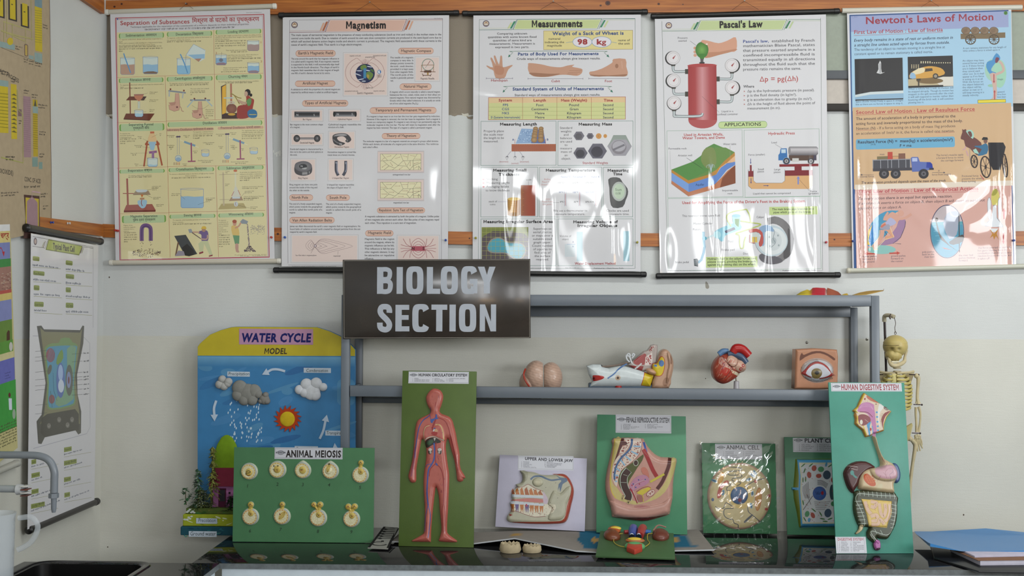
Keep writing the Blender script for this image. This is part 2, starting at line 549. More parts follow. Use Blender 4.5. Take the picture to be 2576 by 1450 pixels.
 def para(s,x,y,w,lines,h,lead,col,bold=0.0,al='j',cond=1.0,ital=0.0,last=None):
  for i,t in enumerate(lines):
   if not t:continue
   yy=y+i*lead
   if al=='j':
    e=(i==len(lines)-1)and last is not None
    s.text(x,yy,t,h,col,'l',w=(last if e else w),bold=bold,ital=ital)
   else:
    s.text({'l':x,'c':x+w/2,'r':x+w}[al],yy,t,h,col,al,bold=bold,cond=cond,ital=ital,maxw=w)
 def greek(s,x,y,w,n,h,lead,col,last=.6,seed=0,al='l'):
  """lines of print too small to read: rows of short strokes broken into words"""
  rnd=random.Random(seed*77+int(x*3+y));k=s.xscale_at(x,y);ky=s.sz(x,y)
  for i in range(n):
   W=w*(last if i==n-1 else 1.0);X=0.0
   if al=='c':X0=x+(w-W)/2
   elif al=='r':X0=x+w-W
   else:X0=x
   O=s.px(X0,y+i*lead);V=[];T=[]
   while X<W-2:
    L=min(rnd.uniform(3.0,11.0)*h/3.2,W-X);u=0.0
    while u<L-.5:
     sw=h*rnd.uniform(.22,.42);hh=h*rnd.choice((.62,.66,.7,1.0));b=h*rnd.choice((0,0,0,.0,-.25))
     n0=len(V)
     V+=[(O[0]+(X+u)*k,O[1]+b*ky),(O[0]+(X+u+sw)*k,O[1]+b*ky),(O[0]+(X+u+sw)*k,O[1]+hh*ky),(O[0]+(X+u)*k,O[1]+hh*ky)]
     T+=[(n0,n0+1,n0+2),(n0,n0+2,n0+3)]
     u+=sw+h*rnd.uniform(.12,.28)
    X+=L+h*.75
   if V:s._op(V,T,s.col(col))
 def hgreek(s,x,y,w,n,h,lead,col,last=.6,seed=3,al='l'):
  """the same for Hindi: words hang from a bar"""
  rnd=random.Random(seed*31+int(x+y));k=s.xscale_at(x,y);ky=s.sz(x,y)
  for i in range(n):
   W=w*(last if i==n-1 else 1.0);X=0.0
   O=s.px(x+(0 if al=='l'else(w-W)/2 if al=='c'else w-W),y+i*lead);V=[];T=[]
   def q(a,b,c,d):
    n0=len(V);V.extend([(O[0]+a*k,O[1]+b*ky),(O[0]+c*k,O[1]+b*ky),(O[0]+c*k,O[1]+d*ky),(O[0]+a*k,O[1]+d*ky)])
    T.extend([(n0,n0+1,n0+2),(n0,n0+2,n0+3)])
   while X<W-h:
    L=min(rnd.uniform(1.2,4.2)*h,W-X);q(X,h*.78,X+L,h*.92);u=h*.15
    while u<L-h*.2:
     q(X+u,0 if rnd.random()>.15 else-h*.3,X+u+h*.16,h*.8)
     if rnd.random()<.55:q(X+u+h*.2,h*rnd.choice((.1,.3,.45)),X+u+h*.5,h*rnd.choice((.5,.6)))
     if rnd.random()<.18:q(X+u,h*.95,X+u+h*.3,h*1.2)
     u+=h*rnd.uniform(.45,.75)
    X+=L+h*.5
   if V:s._op(V,T,s.col(col))
 def flush(s,mb,cuts=True):
  """hand all marks to a mesh builder"""
  for V,T,cc,lv in s.ops:
   z=s.z0+lv*s.dz
   if s.S.maxe:
    V,T,cc=subdivide(V,T,cc,s.S.maxe)
   a=V[T[:,1]]-V[T[:,0]];b=V[T[:,2]]-V[T[:,0]]
   neg=a[:,0]*b[:,1]-a[:,1]*b[:,0]<0
   T=T.copy();T[neg]=T[neg][:,::-1]
   mb.add(s.S.P(V,z),T,cc,s.S.nrm(V))
def subdivide(V,T,cc,e):
 V=[tuple(v)for v in V];cc=[tuple(c)for c in cc];out=[];st=[tuple(t)for t in T];mid={}
 while st:
  a,b,c=st.pop()
  P=[V[a],V[b],V[c]]
  L=[hypot(P[1][0]-P[0][0],P[1][1]-P[0][1]),hypot(P[2][0]-P[1][0],P[2][1]-P[1][1]),hypot(P[0][0]-P[2][0],P[0][1]-P[2][1])]
  m=max(L)
  if m<=e:out.append((a,b,c));continue
  i=L.index(m);u,v,w=((a,b,c),(b,c,a),(c,a,b))[i]
  k=(min(u,v),max(u,v))
  if k not in mid:
   V.append(((V[u][0]+V[v][0])/2,(V[u][1]+V[v][1])/2));cc.append(tuple((x+y)/2 for x,y in zip(cc[u],cc[v])));mid[k]=len(V)-1
  q=mid[k]
  st.append((u,q,w));st.append((q,v,w))
 return np.array(V),np.array(out),np.array(cc)
class Relief(Surf):
 """raised plaster on a board: outline(s) in photo px, rounded towards their edge"""
 def __init__(s,base,parts,cell,add=(),maxe=None):
  """parts: list of (px outline, height, edge width px, smooth); add: extra swellings on top"""
  super().__init__(base.O,base.U,base.V)
  s.outs=[];s.cell=cell
  k=base.scale_at(*np.mean(np.asarray(parts[0][0],float),axis=0))
  s.kk=k
  allp=[]
  for P,H,w,sm in parts:
   Q=smooth_closed(P,sm)if sm else np.asarray(P,float)
   Q=base.pxs(Q);allp.append((Q,H,w*k))
  adds=[]
  for P,H,w,sm in add:
   Q=smooth_closed(P,sm)if sm else np.asarray(P,float)
   adds.append((base.pxs(Q),H,w*k))
  A=np.concatenate([q for q,_,_ in allp])
  lo=A.min(0)-cell*2;hi=A.max(0)+cell*2
  nx,ny=[int(np.ceil(v/cell))+1 for v in(hi-lo)]
  gx=lo[0]+np.arange(nx)*cell;gy=lo[1]+np.arange(ny)*cell
  X,Y=np.meshgrid(gx,gy);G=np.stack([X.ravel(),Y.ravel()],1)
  H=np.zeros(len(G));ins=np.zeros(len(G),bool)
  sd=np.full(len(G),1e9);sp=G.copy()
  for q,h,w in allp:
   i=inside(G,q);d,p=near(G,q)
   t=np.clip(d/w,0,1)
   H=np.where(i,np.maximum(H,h*np.sqrt(np.maximum(0,1-(1-t)**2))),H)
   ins|=i
  for q,h,w in allp:
   d,p=near(G,q)
   oth=np.zeros(len(G),bool)
   for q2,_,_ in allp:
    if q2 is not q:oth|=inside(p,q2)
   ok=(d<sd)&~oth
   sd[ok]=d[ok];sp[ok]=p[ok]
  for q,h,w in adds:
   i=inside(G,q);d,p=near(G,q);t=np.clip(d/w,0,1)
   H=H+np.where(i,h*np.sqrt(np.maximum(0,1-(1-t)**2)),0)
  s.lo=lo;s.nx=nx;s.ny=ny;s.H=H.reshape(ny,nx)
  s.G=G;s.ins=ins;s.sp=sp;s.sd=sd
  s.hf=s._h;s.nf=s._h;s.maxe=maxe or cell*1.2
 def _h(s,u,v):
  x=np.clip((u-s.lo[0])/s.cell,0,s.nx-1.001);y=np.clip((v-s.lo[1])/s.cell,0,s.ny-1.001)
  i=x.astype(int);j=y.astype(int);fx=x-i;fy=y-j;H=s.H
  return(H[j,i]*(1-fx)+H[j,i+1]*fx)*(1-fy)+(H[j+1,i]*(1-fx)+H[j+1,i+1]*fx)*fy
 def body(s,mb,col):
  """col: colour or fn(s,t)->Nx4"""
  nx,ny=s.nx,s.ny
  ins=s.ins.reshape(ny,nx)
  P=s.G.copy();H=s.H.ravel().copy()
  keep=(ins[:-1,:-1].astype(int)+ins[1:,:-1]+ins[:-1,1:]+ins[1:,1:])>=3
  out=~s.ins
  near_e=s.sd<s.cell*1.5
  use=np.zeros((ny,nx),bool)
  use[:-1,:-1]|=keep;use[1:,:-1]|=keep;use[:-1,1:]|=keep;use[1:,1:]|=keep
  cnt=np.zeros((ny,nx),int)
  for a,b in((0,0),(1,0),(0,1),(1,1)):
   cnt[a:ny-1+a,b:nx-1+b]+=keep
  border=(use&(cnt<4)).ravel()
  P[border]=s.sp[border];H[border]=0
  idx=-np.ones(nx*ny,int);u=np.where(use.ravel())[0];idx[u]=np.arange(len(u))
  F=[]
  jj,ii=np.where(keep)
  for j,i in zip(jj,ii):
   a=j*nx+i
   F.append((idx[a],idx[a+1],idx[a+nx+1],idx[a+nx]))
  V=s.O+np.outer(P[u,0],s.U)+np.outer(P[u,1],s.V)+np.outer(H[u],s.N)
  c=col(P[u,0],P[u,1])if callable(col)else C(col)if not(isinstance(col,tuple)and len(col)==4)else col
  st=P[u];nn=s.nrm(st)
  bb=border[u]
  mb.add(V,F,c,nn)
def merge_art(name,mat,parent,*arts,mb=None,label=None):
 mb=mb or MB()
 for a in arts:a.flush(mb)
 return mb.build(name,mat,parent,label=label)
# ------------------------------------------------------------------ the room
def mat_wall():
 m=mat_attr('distemper_wall',.62,.35)
 nt=m.node_tree;b=nt.nodes['Principled BSDF']
 src=b.inputs['Base Color'].links[0].from_socket
 tc=nt.nodes.new('ShaderNodeTexCoord')
 def noise(sc,det,vec=None):
  n=nt.nodes.new('ShaderNodeTexNoise');n.inputs['Scale'].default_value=sc;n.inputs['Detail'].default_value=det
  nt.links.new(vec or tc.outputs['Object'],n.inputs['Vector']);return n
 n=noise(2.3,6);r=nt.nodes.new('ShaderNodeMapRange');r.inputs[1].default_value=.35;r.inputs[2].default_value=.75
 r.inputs[3].default_value=1.03;r.inputs[4].default_value=.93
 nt.links.new(n.outputs['Fac'],r.inputs[0])
 x=nt.nodes.new('ShaderNodeMix');x.data_type='RGBA';x.blend_type='MULTIPLY';x.inputs[0].default_value=1
 nt.links.new(src,x.inputs[6]);nt.links.new(r.outputs[0],x.inputs[7])
 nt.links.new(x.outputs[2],b.inputs['Base Color'])
 mp=nt.nodes.new('ShaderNodeMapping');mp.inputs['Scale'].default_value=(18,18,150)
 nt.links.new(tc.outputs['Object'],mp.inputs['Vector'])
 n1=noise(1.0,4,mp.outputs[0]);n2=noise(220,3)
 ad=nt.nodes.new('ShaderNodeMath');ad.operation='ADD'
 nt.links.new(n1.outputs['Fac'],ad.inputs[0]);nt.links.new(n2.outputs['Fac'],ad.inputs[1])
 u=nt.nodes.new('ShaderNodeBump');u.inputs['Strength'].default_value=.22;u.inputs['Distance'].default_value=.002
 nt.links.new(ad.outputs[0],u.inputs['Height']);nt.links.new(u.outputs['Normal'],b.inputs['Normal'])
 b.inputs['Roughness'].default_value=.45
 return m
M_wall=mat_wall()
def mat_timber():
 m=bpy.data.materials.new('varnished_timber');m.use_nodes=True
 nt=m.node_tree;b=nt.nodes['Principled BSDF']
 tc=nt.nodes.new('ShaderNodeTexCoord');mp=nt.nodes.new('ShaderNodeMapping')
 mp.inputs['Scale'].default_value=(2.2,2.2,55);nt.links.new(tc.outputs['Object'],mp.inputs['Vector'])
 n=nt.nodes.new('ShaderNodeTexNoise');n.inputs['Scale'].default_value=1.6;n.inputs['Detail'].default_value=7;n.inputs['Distortion'].default_value=.6
 nt.links.new(mp.outputs[0],n.inputs['Vector'])
 r=nt.nodes.new('ShaderNodeValToRGB');e=r.color_ramp.elements
 e[0].position=.3;e[0].color=C('7a3d10',1.6);e[1].position=.72;e[1].color=C('a9682a',1.6)
 nt.links.new(n.outputs['Fac'],r.inputs[0])
 a=nt.nodes.new('ShaderNodeAttribute');a.attribute_name='Col'
 x=nt.nodes.new('ShaderNodeMix');x.data_type='RGBA';x.blend_type='MULTIPLY';x.inputs[0].default_value=1
 nt.links.new(r.outputs[0],x.inputs[6]);nt.links.new(a.outputs['Color'],x.inputs[7])
 nt.links.new(x.outputs[2],b.inputs['Base Color']);b.inputs['Roughness'].default_value=.42
 return m
M_timber=mat_timber()
def mat_granite():
 m=bpy.data.materials.new('polished_black_granite');m.use_nodes=True
 nt=m.node_tree;b=nt.nodes['Principled BSDF']
 tc=nt.nodes.new('ShaderNodeTexCoord');n=nt.nodes.new('ShaderNodeTexNoise');n.inputs['Scale'].default_value=420
 nt.links.new(tc.outputs['Object'],n.inputs['Vector'])
 r=nt.nodes.new('ShaderNodeValToRGB');e=r.color_ramp.elements
 e[0].position=.45;e[0].color=(.006,.006,.007,1);e[1].position=.8;e[1].color=(.05,.05,.055,1)
 nt.links.new(n.outputs['Fac'],r.inputs[0]);nt.links.new(r.outputs[0],b.inputs['Base Color'])
 b.inputs['Roughness'].default_value=.07;b.inputs['IOR'].default_value=1.5
 n2=nt.nodes.new('ShaderNodeTexNoise');n2.inputs['Scale'].default_value=9;n2.inputs['Detail'].default_value=6
 nt.links.new(tc.outputs['Object'],n2.inputs['Vector'])
 r2=nt.nodes.new('ShaderNodeMapRange');r2.inputs[1].default_value=.45;r2.inputs[2].default_value=.75;r2.inputs[3].default_value=.02;r2.inputs[4].default_value=.075
 nt.links.new(n2.outputs['Fac'],r2.inputs[0]);nt.links.new(r2.outputs[0],b.inputs['Roughness'])
 return m
M_granite=mat_granite()
def mat_plain(name,col,rough=.5,metal=0,spec=.5,trans=0,ior=1.45,alpha=1):
 m=bpy.data.materials.new(name);m.use_nodes=True;b=m.node_tree.nodes['Principled BSDF']
 b.inputs['Base Color'].default_value=col;b.inputs['Roughness'].default_value=rough;b.inputs['Metallic'].default_value=metal
 b.inputs['Specular IOR Level'].default_value=spec;b.inputs['Transmission Weight'].default_value=trans;b.inputs['IOR'].default_value=ior
 b.inputs['Alpha'].default_value=alpha
 return m
XR,YB,ZT=4.2,-4.0,3.75
zP=at(1500,850,D)[2]
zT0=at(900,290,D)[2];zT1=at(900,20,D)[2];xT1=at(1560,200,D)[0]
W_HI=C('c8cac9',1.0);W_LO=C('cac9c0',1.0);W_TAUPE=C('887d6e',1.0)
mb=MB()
def wall_quad(x0,z0,x1,z1,c):
 mb.add([(x0,D,z0),(x1,D,z0),(x1,D,z1),(x0,D,z1)],[(0,1,2,3)],c)
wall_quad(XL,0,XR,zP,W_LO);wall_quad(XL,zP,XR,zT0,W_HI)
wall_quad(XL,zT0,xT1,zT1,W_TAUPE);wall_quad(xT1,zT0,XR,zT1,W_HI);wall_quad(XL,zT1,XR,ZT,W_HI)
sw=Surf((0,D,0),(1,0,0),(0,0,1));ar=Art(sw,1.0,2e-4)
for i,(x,y)in enumerate([(275,292),(283,296),(1170,290),(1182,297),(690,292),(1141,289)]):
 ar.poly([(x-9,y-5),(x-2,y-3),(x+8,y-5),(x+10,y+1),(x+3,y+4),(x-5,y+2)],'8d8272'if i%2 else 'c9c5b8')
for x,y,r in[(264,306,2.2),(278,296,1.6),(2424,1296,2.0),(1775,953,1.2),(271,1377,1.6),(275,698,1.8),(905,878,1.2)]:ar.ell(x,y,r,r*1.3,'5d5045',n=7)
ar.poly([(1775,709),(1780,712),(1784,722),(1781,727),(1775,724)],'8f8b80',3)
for q in range(6):ar.rect(687+q*4,378+(q*7)%9,689.4+q*4,384+(q*5)%12,'e2e2dd')
ar.flush(mb)
tag(mb.build('wall_back',M_wall,sharp=180),kind='structure')
mb=MB()
for z0,z1,c in((0,zP,W_LO),(zP,ZT,W_HI)):
 mb.add([(XL,YB,z0),(XL,D,z0),(XL,D,z1),(XL,YB,z1)],[(0,1,2,3)],c)
tag(mb.build('wall_left',M_wall,sharp=180),kind='structure')
mb=MB()
for z0,z1,c in((0,zP,W_LO),(zP,ZT,W_HI)):
 mb.add([(XR,YB,z0),(XR,D,z0),(XR,D,z1),(XR,YB,z1)],[(3,2,1,0)],c)
tag(mb.build('wall_right',M_wall,sharp=180),kind='structure')
mb=MB()
for z0,z1,c in((0,zP,W_LO),(zP,ZT,W_HI)):
 mb.add([(XL,YB,z0),(XR,YB,z0),(XR,YB,z1),(XL,YB,z1)],[(3,2,1,0)],c)
tag(mb.build('wall_front',M_wall,sharp=180),kind='structure')
mb=MB();mb.add([(XL,YB,0),(XR,YB,0),(XR,D,0),(XL,D,0)],[(0,1,2,3)],C('7d776c',1.0))
tag(mb.build('floor',M_satin,sharp=180),kind='structure')
mb=MB();mb.add([(XL,YB,ZT),(XR,YB,ZT),(XR,D,ZT),(XL,D,ZT)],[(3,2,1,0)],C('cfcbc2',1.0))
tag(mb.build('ceiling',M_matte,sharp=180),kind='structure')
def batten(name,pts,Y=None,X=None,th=.018):
 """pts: (px, top y, bottom y) along the wall"""
 mb=MB();F=[];V=[]
 for x,a,b in pts:
  if X is None:p,q=at(x,a,D),at(x,b,D);n=np.array([0,-th,0])
  else:p,q=at_x(x,a,XL),at_x(x,b,XL);n=np.array([th,0,0])
  V+=[p,q,q+n,p+n]
 m=len(pts)
 for i in range(m-1):
  a=i*4;b=a+4
  F+=[(a+3,b+3,b+2,a+2),(a,b,b+3,a+3),(a+2,b+2,b+1,a+1)]
 F+=[(0,3,2,1),((m-1)*4,(m-1)*4+1,(m-1)*4+2,(m-1)*4+3)]
 mb.add(V,F,(1,1,1,1))
 return mb
def knots(mb,L,Y):
 s=Surf((0,Y,0),(1,0,0),(0,0,1));a=Art(s,1.0,2e-4)
 for x,y,r in L:a.ell(x,y,r*1.15,r,'4a3020',n=12,col2='8a6440');a.ell(x,y,r*.5,r*.4,'3a2416',n=8)
 a.flush(mb)
mb=batten('t',[(240,4,40),(700,0,38),(1165,-4,36),(1640,-6,34),(2110,-6,32),(2700,-8,30)],Y=1)
knots(mb,[(1529,8,6),(1511,14,2.5),(1657,10,3),(1718,11,1.6),(306,10,2.5),(288,17,2.6),(469,10,2.6)],D-.018)
tag(mb.build('trim_1',M_timber,sharp=20),kind='structure')
mb=batten('t',[(240,563,597),(291,566,598.5),(480,569,602),(700,574,607),(1165,584,616),(1640,588,621),(2110,588,621),(2700,581,617)],Y=1)
knots(mb,[(699,589,3),(2099,603,2.2),(1181,600,2.0)],D-.018)
tag(mb.build('trim_2',M_timber,sharp=20),kind='structure')
tag(batten('t',[(129,-78,-43),(200,-34,0),(252,1,35)],X=1).build('trim_3',M_timber,sharp=20),kind='structure')
tag(batten('t',[(90,546,574),(129,551,580),(200,559,588),(250,565,595)],X=1).build('trim_4',M_timber,sharp=20),kind='structure')
win=bpy.data.objects.new('window_1',None);win.location=[float(v)for v in at(2300,285,D)];link(win);tag(win,kind='structure')
def wbox(mb,x0,y0,x1,y1,d0,d1,col,bev=.002):
 a=at(x0,y1,D);b=at(x1,y0,D)
 mb.box((a[0],D-d1,a[2]),(b[0],D-d0,b[2]),col,bev)
mb=MB();wbox(mb,1905,262,2750,281,0,.02,C('2a2118',.6));wbox(mb,1905,178,2750,201,0,.016,C('54575c',1));wbox(mb,1895,30,1908,281,0,.02,C('3a3430',1))
mb.build('window_frame',M_satin,win)
mb=MB();wbox(mb,1905,25,2750,179,0,.004,C('9aa294',1.15),0);mb.build('upper_pane',M_gloss,win)
mb=MB();wbox(mb,1905,200,2750,264,0,.004,C('c4bbb2',1.2),0);mb.build('lower_pane',M_gloss,win)
# ------------------------------------------------------------------ worktops
ZC=at(1300,1331,D)[2]
YF=at_z(1300,1424.5,ZC)[1]
XE=at_z(568,1357,ZC)[0]
XI=at_z(555,1416,ZC)[0]
mb=MB();mb.box((XE,YF+.0005,ZC-.02),(XR-.02,D-.001,ZC),C('15'),.001)
M_edge=mat_attr('lit_granite_edge',.4,.5,bump=.1,bump_scale=400,vary=.3,vscale=60)  # less polished edge; light reflected off it is put into the paler grey
wt=tag(mb.build('granite_worktop',M_granite),'polished black granite worktop along the back wall under the models','worktop')
mb=MB();mb.box((XI,YF-.0005,ZC-.02),(XR-.02,YF+.0004,ZC-.0006),C('62686b',1));mb.build('front_edge',M_edge,wt)
t=thing('base_cabinet',((XI+XR)/2,YF+.3,0),'pale blue-white cabinet run under the black granite worktop','cabinet')
mb=MB();mb.box((XI+.004,YF+.012,.0),(XR-.03,D-.002,ZC-.0205),C('d4dfe8',1.0),.003)
mb.build('body',M_satin,t)
YS1=YF-.002;YS0=1.9
sxl=at_z(104,1414,ZC)[0];sxr=at_z(362,1424,ZC)[0];syf=at_z(230,1418.5,ZC)[1];syn=syf-.45
mb=MB()
for lo,hi in(((XL+.002,YS0),(sxl,YS1)),((sxr,YS0),(XI,YS1)),((sxl,syf),(sxr,YS1)),((sxl,YS0),(sxr,syn))):
 mb.box((lo[0],lo[1],ZC-.02),(hi[0],hi[1],ZC),C('15'))
mb2=MB();mb2.box((XI,YS0,ZC-.02),(XI+.0006,YS1,ZC-.0006),C('62686b',1))
so=tag(mb.build('granite_worktop',M_granite),'polished black granite worktop around the sink, against the left wall','worktop')
mb2.build('front_edge',M_edge,so)
t=thing('base_cabinet',((XL+XI)/2,3.0,0),'white cabinet under the sink worktop on the left','cabinet')
mb=MB()
for lo,hi in(((XL+.004,YS0+.01),(sxl-.03,YS1-.012)),((sxr+.03,YS0+.01),(XI-.012,YS1-.012))):
 mb.box((lo[0],lo[1],0),(hi[0],hi[1],ZC-.0205),C('d4dfe8',1.0),.003)
mb.build('body',M_satin,t)
sink=thing('sink',((sxl+sxr)/2,(syf+syn)/2,ZC-.2),'black sink basin let into the left granite worktop','sink')
def rrect(x0,y0,x1,y1,r,n=6):
 P=[]
 for cx,cy,a in((x1-r,y1-r,0),(x0+r,y1-r,90),(x0+r,y0+r,180),(x1-r,y0+r,270)):
  for i in range(n+1):
   t_=radians(a+90*i/n);P.append((cx+r*cos(t_),cy+r*sin(t_)))
 return np.array(P)
def loft(mb,rings,col):
 n=len(rings[0]);V=np.concatenate(rings);F=[]
 for i in range(len(rings)-1):
  for j in range(n):F.append((i*n+j,i*n+(j+1)%n,(i+1)*n+(j+1)%n,(i+1)*n+j))
 mb.add(V,F,col);return len(V)
def ringz(ins,z,r=.05):
 P=rrect(sxl+ins,syn+ins,sxr-ins,syf-ins,r);return np.c_[P,np.full(len(P),z)]
mb=MB();loft(mb,[ringz(-.028,ZC+.0008,.075),ringz(-.024,ZC+.0045,.07),ringz(-.006,ZC+.0045,.055),ringz(.003,ZC-.002,.05)],C('1c1c1e',1))
mb.build('rim',M_granite,sink)
mb=MB();R_=[ringz(.003,ZC-.002,.05),ringz(.008,ZC-.17,.05),ringz(.04,ZC-.19,.04)]
loft(mb,R_,C('0c0c0d',1));mb.add(R_[-1],[tuple(range(len(R_[-1])))],C('0c0c0d',1))
mb.build('basin',M_plastic,sink)
# ------------------------------------------------------------------ wall charts
INK='2c2830'
def sheet_surf(quad,Y=None,X=None,hf=None,nf=None,maxe=0):
 f=(lambda p:at(p[0],p[1],Y))if X is None else(lambda p:at_x(p[0],p[1],X))
 a,b,c,d=[f(p)for p in quad]
 U=unit(unit(b-a)+unit(c-d));V=unit(unit(a-d)+unit(b-c))
 return Surf(d,U,V,hf,nf,maxe),(a,b,c,d)
class Chart:
 def __init__(s,name,label,quad,Y=None,X=None,hf=None,nf=None,group='hanging wall charts',maxe=.016,sheet_col='c9c8cc'):
  g=(lambda u,v:.004+.22*(hf(u,v)-.004))if hf is not None else None
  s.S,s.c=sheet_surf(quad,Y,X,g,hf,maxe)
  s.quad=quad;s.Y=Y;s.X=X
  mid=(s.c[0]+s.c[1])/2
  s.t=thing(name,mid,label,'wall chart',group)
  s.art=Art(s.S,1.5,2.5e-4);s.col=C(sheet_col,1.38,.84);s.extra=[]
 def w(s,p,d=0):
  q=at(p[0],p[1],s.Y-d)if s.X is None else at_x(p[0],p[1],s.X+d)
  return q
 def rod(s,name,p,q,r,col,cap,capcol,string=None):
  """rod between two photo points, its caps sub-parts"""
  A=s.w(p);B=s.w(q);e=unit(B-A);mb=MB()
  mb.tube([A,B],r,C(col),14)
  o=mb.build(name,M_plastic,s.t)
  if cap:
   for P_,g in((A,-1),(B,1)):
    mb=MB();mb.lathe([(0.0,-.003),(r*.8,-.002),(r*1.12,.002),(r*1.12,cap),(r,cap+.001)],P_+e*g*.002,C(capcol),axis=-e*g,n=16,caps=False)
    c=mb.build('end_cap',M_plastic,o)
  return o
 def cord(s,pts,col='4a4038',r=.0007):
  mb=MB();mb.tube([s.w(p,.016 if 0<i<len(pts)-1 else.016)for i,p in enumerate(pts)],r,C(col,1),5)
  mb.build('hanging_cord',M_matte,s.t)
 def finish(s,n=(36,52),mat=None):
  mb=MB();S=s.S
  st=np.array([S.px(*p)for p in s.quad])
  nu,nv=n
  u=np.linspace(0,1,nu+1);v=np.linspace(0,1,nv+1)
  G=np.array([(st[3]*(1-a)+st[2]*a)*(1-b)+(st[0]*(1-a)+st[1]*a)*b for b in v for a in u])
  F=[(j*(nu+1)+i,j*(nu+1)+i+1,(j+1)*(nu+1)+i+1,(j+1)*(nu+1)+i)for j in range(nv)for i in range(nu)]
  mb.add(S.P(G),F,s.col,S.nrm(G))
  mb.add(S.P(G,-.0006),[f[::-1]for f in F],C('b8b6b0',1.4),-S.nrm(G))
  s.art.flush(mb)
  return mb.build('sheet',mat or M_laminate,s.t)
def ripple(L,base=0.0):
 """sum of gentle swellings: (amp, wu, wv, phase, cu, cv, ru, rv) amp*sin(wu*u+wv*v+ph) inside a soft window"""
 def h(u,v):
  r=base+0*u
  for a,wu,wv,ph,cu,cv,ru,rv in L:
   r=r+a*np.sin(wu*u+wv*v+ph)*np.exp(-((u-cu)/ru)**2-((v-cv)/rv)**2)
  return r
 return h
WOB=[(.0006,9,2,.4,.3,.5,9,9),(.0004,21,-4,1.1,.3,.5,9,9),(.0004,5,13,2.0,.3,.5,9,9),(.00006,47,9,.3,.3,.4,9,.6)]
# ---- Separation of Substances -------------------------------------------------
hs=ripple(WOB+[(.0016,0,1,pi/2,.50,.35,.05,.6),(.0012,0,1,pi/2,.23,.38,.03,.25)],.004)
ch=Chart('wall_chart','yellow panelled chart titled Separation of Substances, with white rods',[(278,36),(680,23.5),(691.5,652),(292,658)],Y=D-.02,hf=hs)
a=ch.art.view(270,0,5.855)
RED='a33038'
a.frame(122,266,2394,3796,11,RED);a.rect(147,482,2364,3776,'cdc498')
a.frame(140,290,2372,3784,3,RED)
a.text(195,374,'Separation of Substances',60,'9c3438',w=1022,bold=.012,res=3)
a.text(1254,338,dev('मिश्रण के घटकों का पृथक्करण'),62,'9c3438',w=985,bold=.012,res=3)
a.text(345,414,'Technique applicable for the separation of the constituents of a mixture depends on their individual properties.',23,'40343a',w=1745)
a.hgreek(555,450,1325,1,22,30,'40343a',last=1)
a.text(2050,196,'Separation of Substances',10,INK,w=225);a.ell(155,285,14,14,'5a6a9a');a.text(175,292,'TROGP',9,INK,w=48)
def plate(x0,y0,x1,y1,t,th,tx,tw,ty=None,two=None):
 y1=y1+12
 h_=(y1-y0)*.5
 a.rr(x0,y0-4,x1,y1+6,22,'6d9a48');a.rr(x0+16,y0-6,x1-16,y1+8,20,'a9bd93')
 full=t+' '
 if two is None:
  V,T,ad=text_mesh(full);V2,T2,ad2=text_mesh(dev(th))if th else(0,0,0)
  k=tw/(ad+ad2)
  a.text(tx,ty,full,36,INK,w=ad*k,bold=.006)
  if th:a.text(tx+ad*k,ty-ad*k*.024,dev(th),36,INK,w=ad2*k,bold=.006)
 else:
  a.text(tx,ty,t,36,INK,w=tw,bold=.006);a.text(two[0],two[1],dev(th),34,INK,w=two[2],bold=.006)
plate(175,503,840,540,'Sedimentation','अवसादन',275,456,545)
plate(882,482,1548,512,'Decantation','निस्तारण',1012,408,527)
plate(1600,450,2270,478,'Loading','उदभारण',1778,306,490)
plate(175,1165,830,1195,'Filtration','छानना',337,306,1200)
plate(882,1145,1554,1172,'Centrifugation','अपकेन्द्रण',996,450,1180)
plate(1604,1118,2276,1150,'Churning','मंथन',1785,282,1152)
for(x0,y0,x1,y1)in((147,1146,1575,1098),(1577,1100,2300,1082)):a.line([(x0,y0),(x1,y1)],3,RED)
a.line([(1572,440),(1590,1765)],3.5,RED);a.line([(858,1125),(930,3795)],3.5,RED)
TX='4a4232'
a.para(175,597,640,['To separate undissolved, denser solid particles suspended in a','liquid.',],17,30,TX,last=58)
a.para(175,652,640,['When such a mixture is left standing for a long period of time,','the solid particles settle at the bottom of the vessel.'],17,30,TX,last=535)
a.hgreek(175,706,640,3,16,31,TX,last=.12)
a.para(884,574,655,['To separate undissolved solid particles settled at the bottom of','the container holding the mixture.'],17,31,TX,last=350)
a.hgreek(884,630,515,1,16,30,TX,last=1)
a.para(1592,542,680,['To separate light weight particles from a solution by adding another','substance that increases their weight, thus forcing them to settle','down in the container.'],17,26,TX,last=215)
a.hgreek(1592,622,455,4,16,34,TX,last=.22)
a.para(1750,756,310,['Take muddy water in a beaker'],17,30,TX);a.hgreek(1825,780,240,1,16,30,TX,last=1)
a.para(1772,826,455,['Lead Alum into the water. Alum dissolves in','water making mud particles heavier.'],16,26,TX,last=370);a.hgreek(1772,880,490,2,16,32,TX,last=.45)
a.para(1712,1012,350,['Heavy mud particles settle at the','bottom of the beaker'],16,29,TX,last=230);a.hgreek(1680,1072,380,1,16,30,TX,last=1)
for t,x,y in(('1',2256,642),('2',1598,800),('3',2260,925)):a.text(x,y,t,30,'9c3438',cond=1)
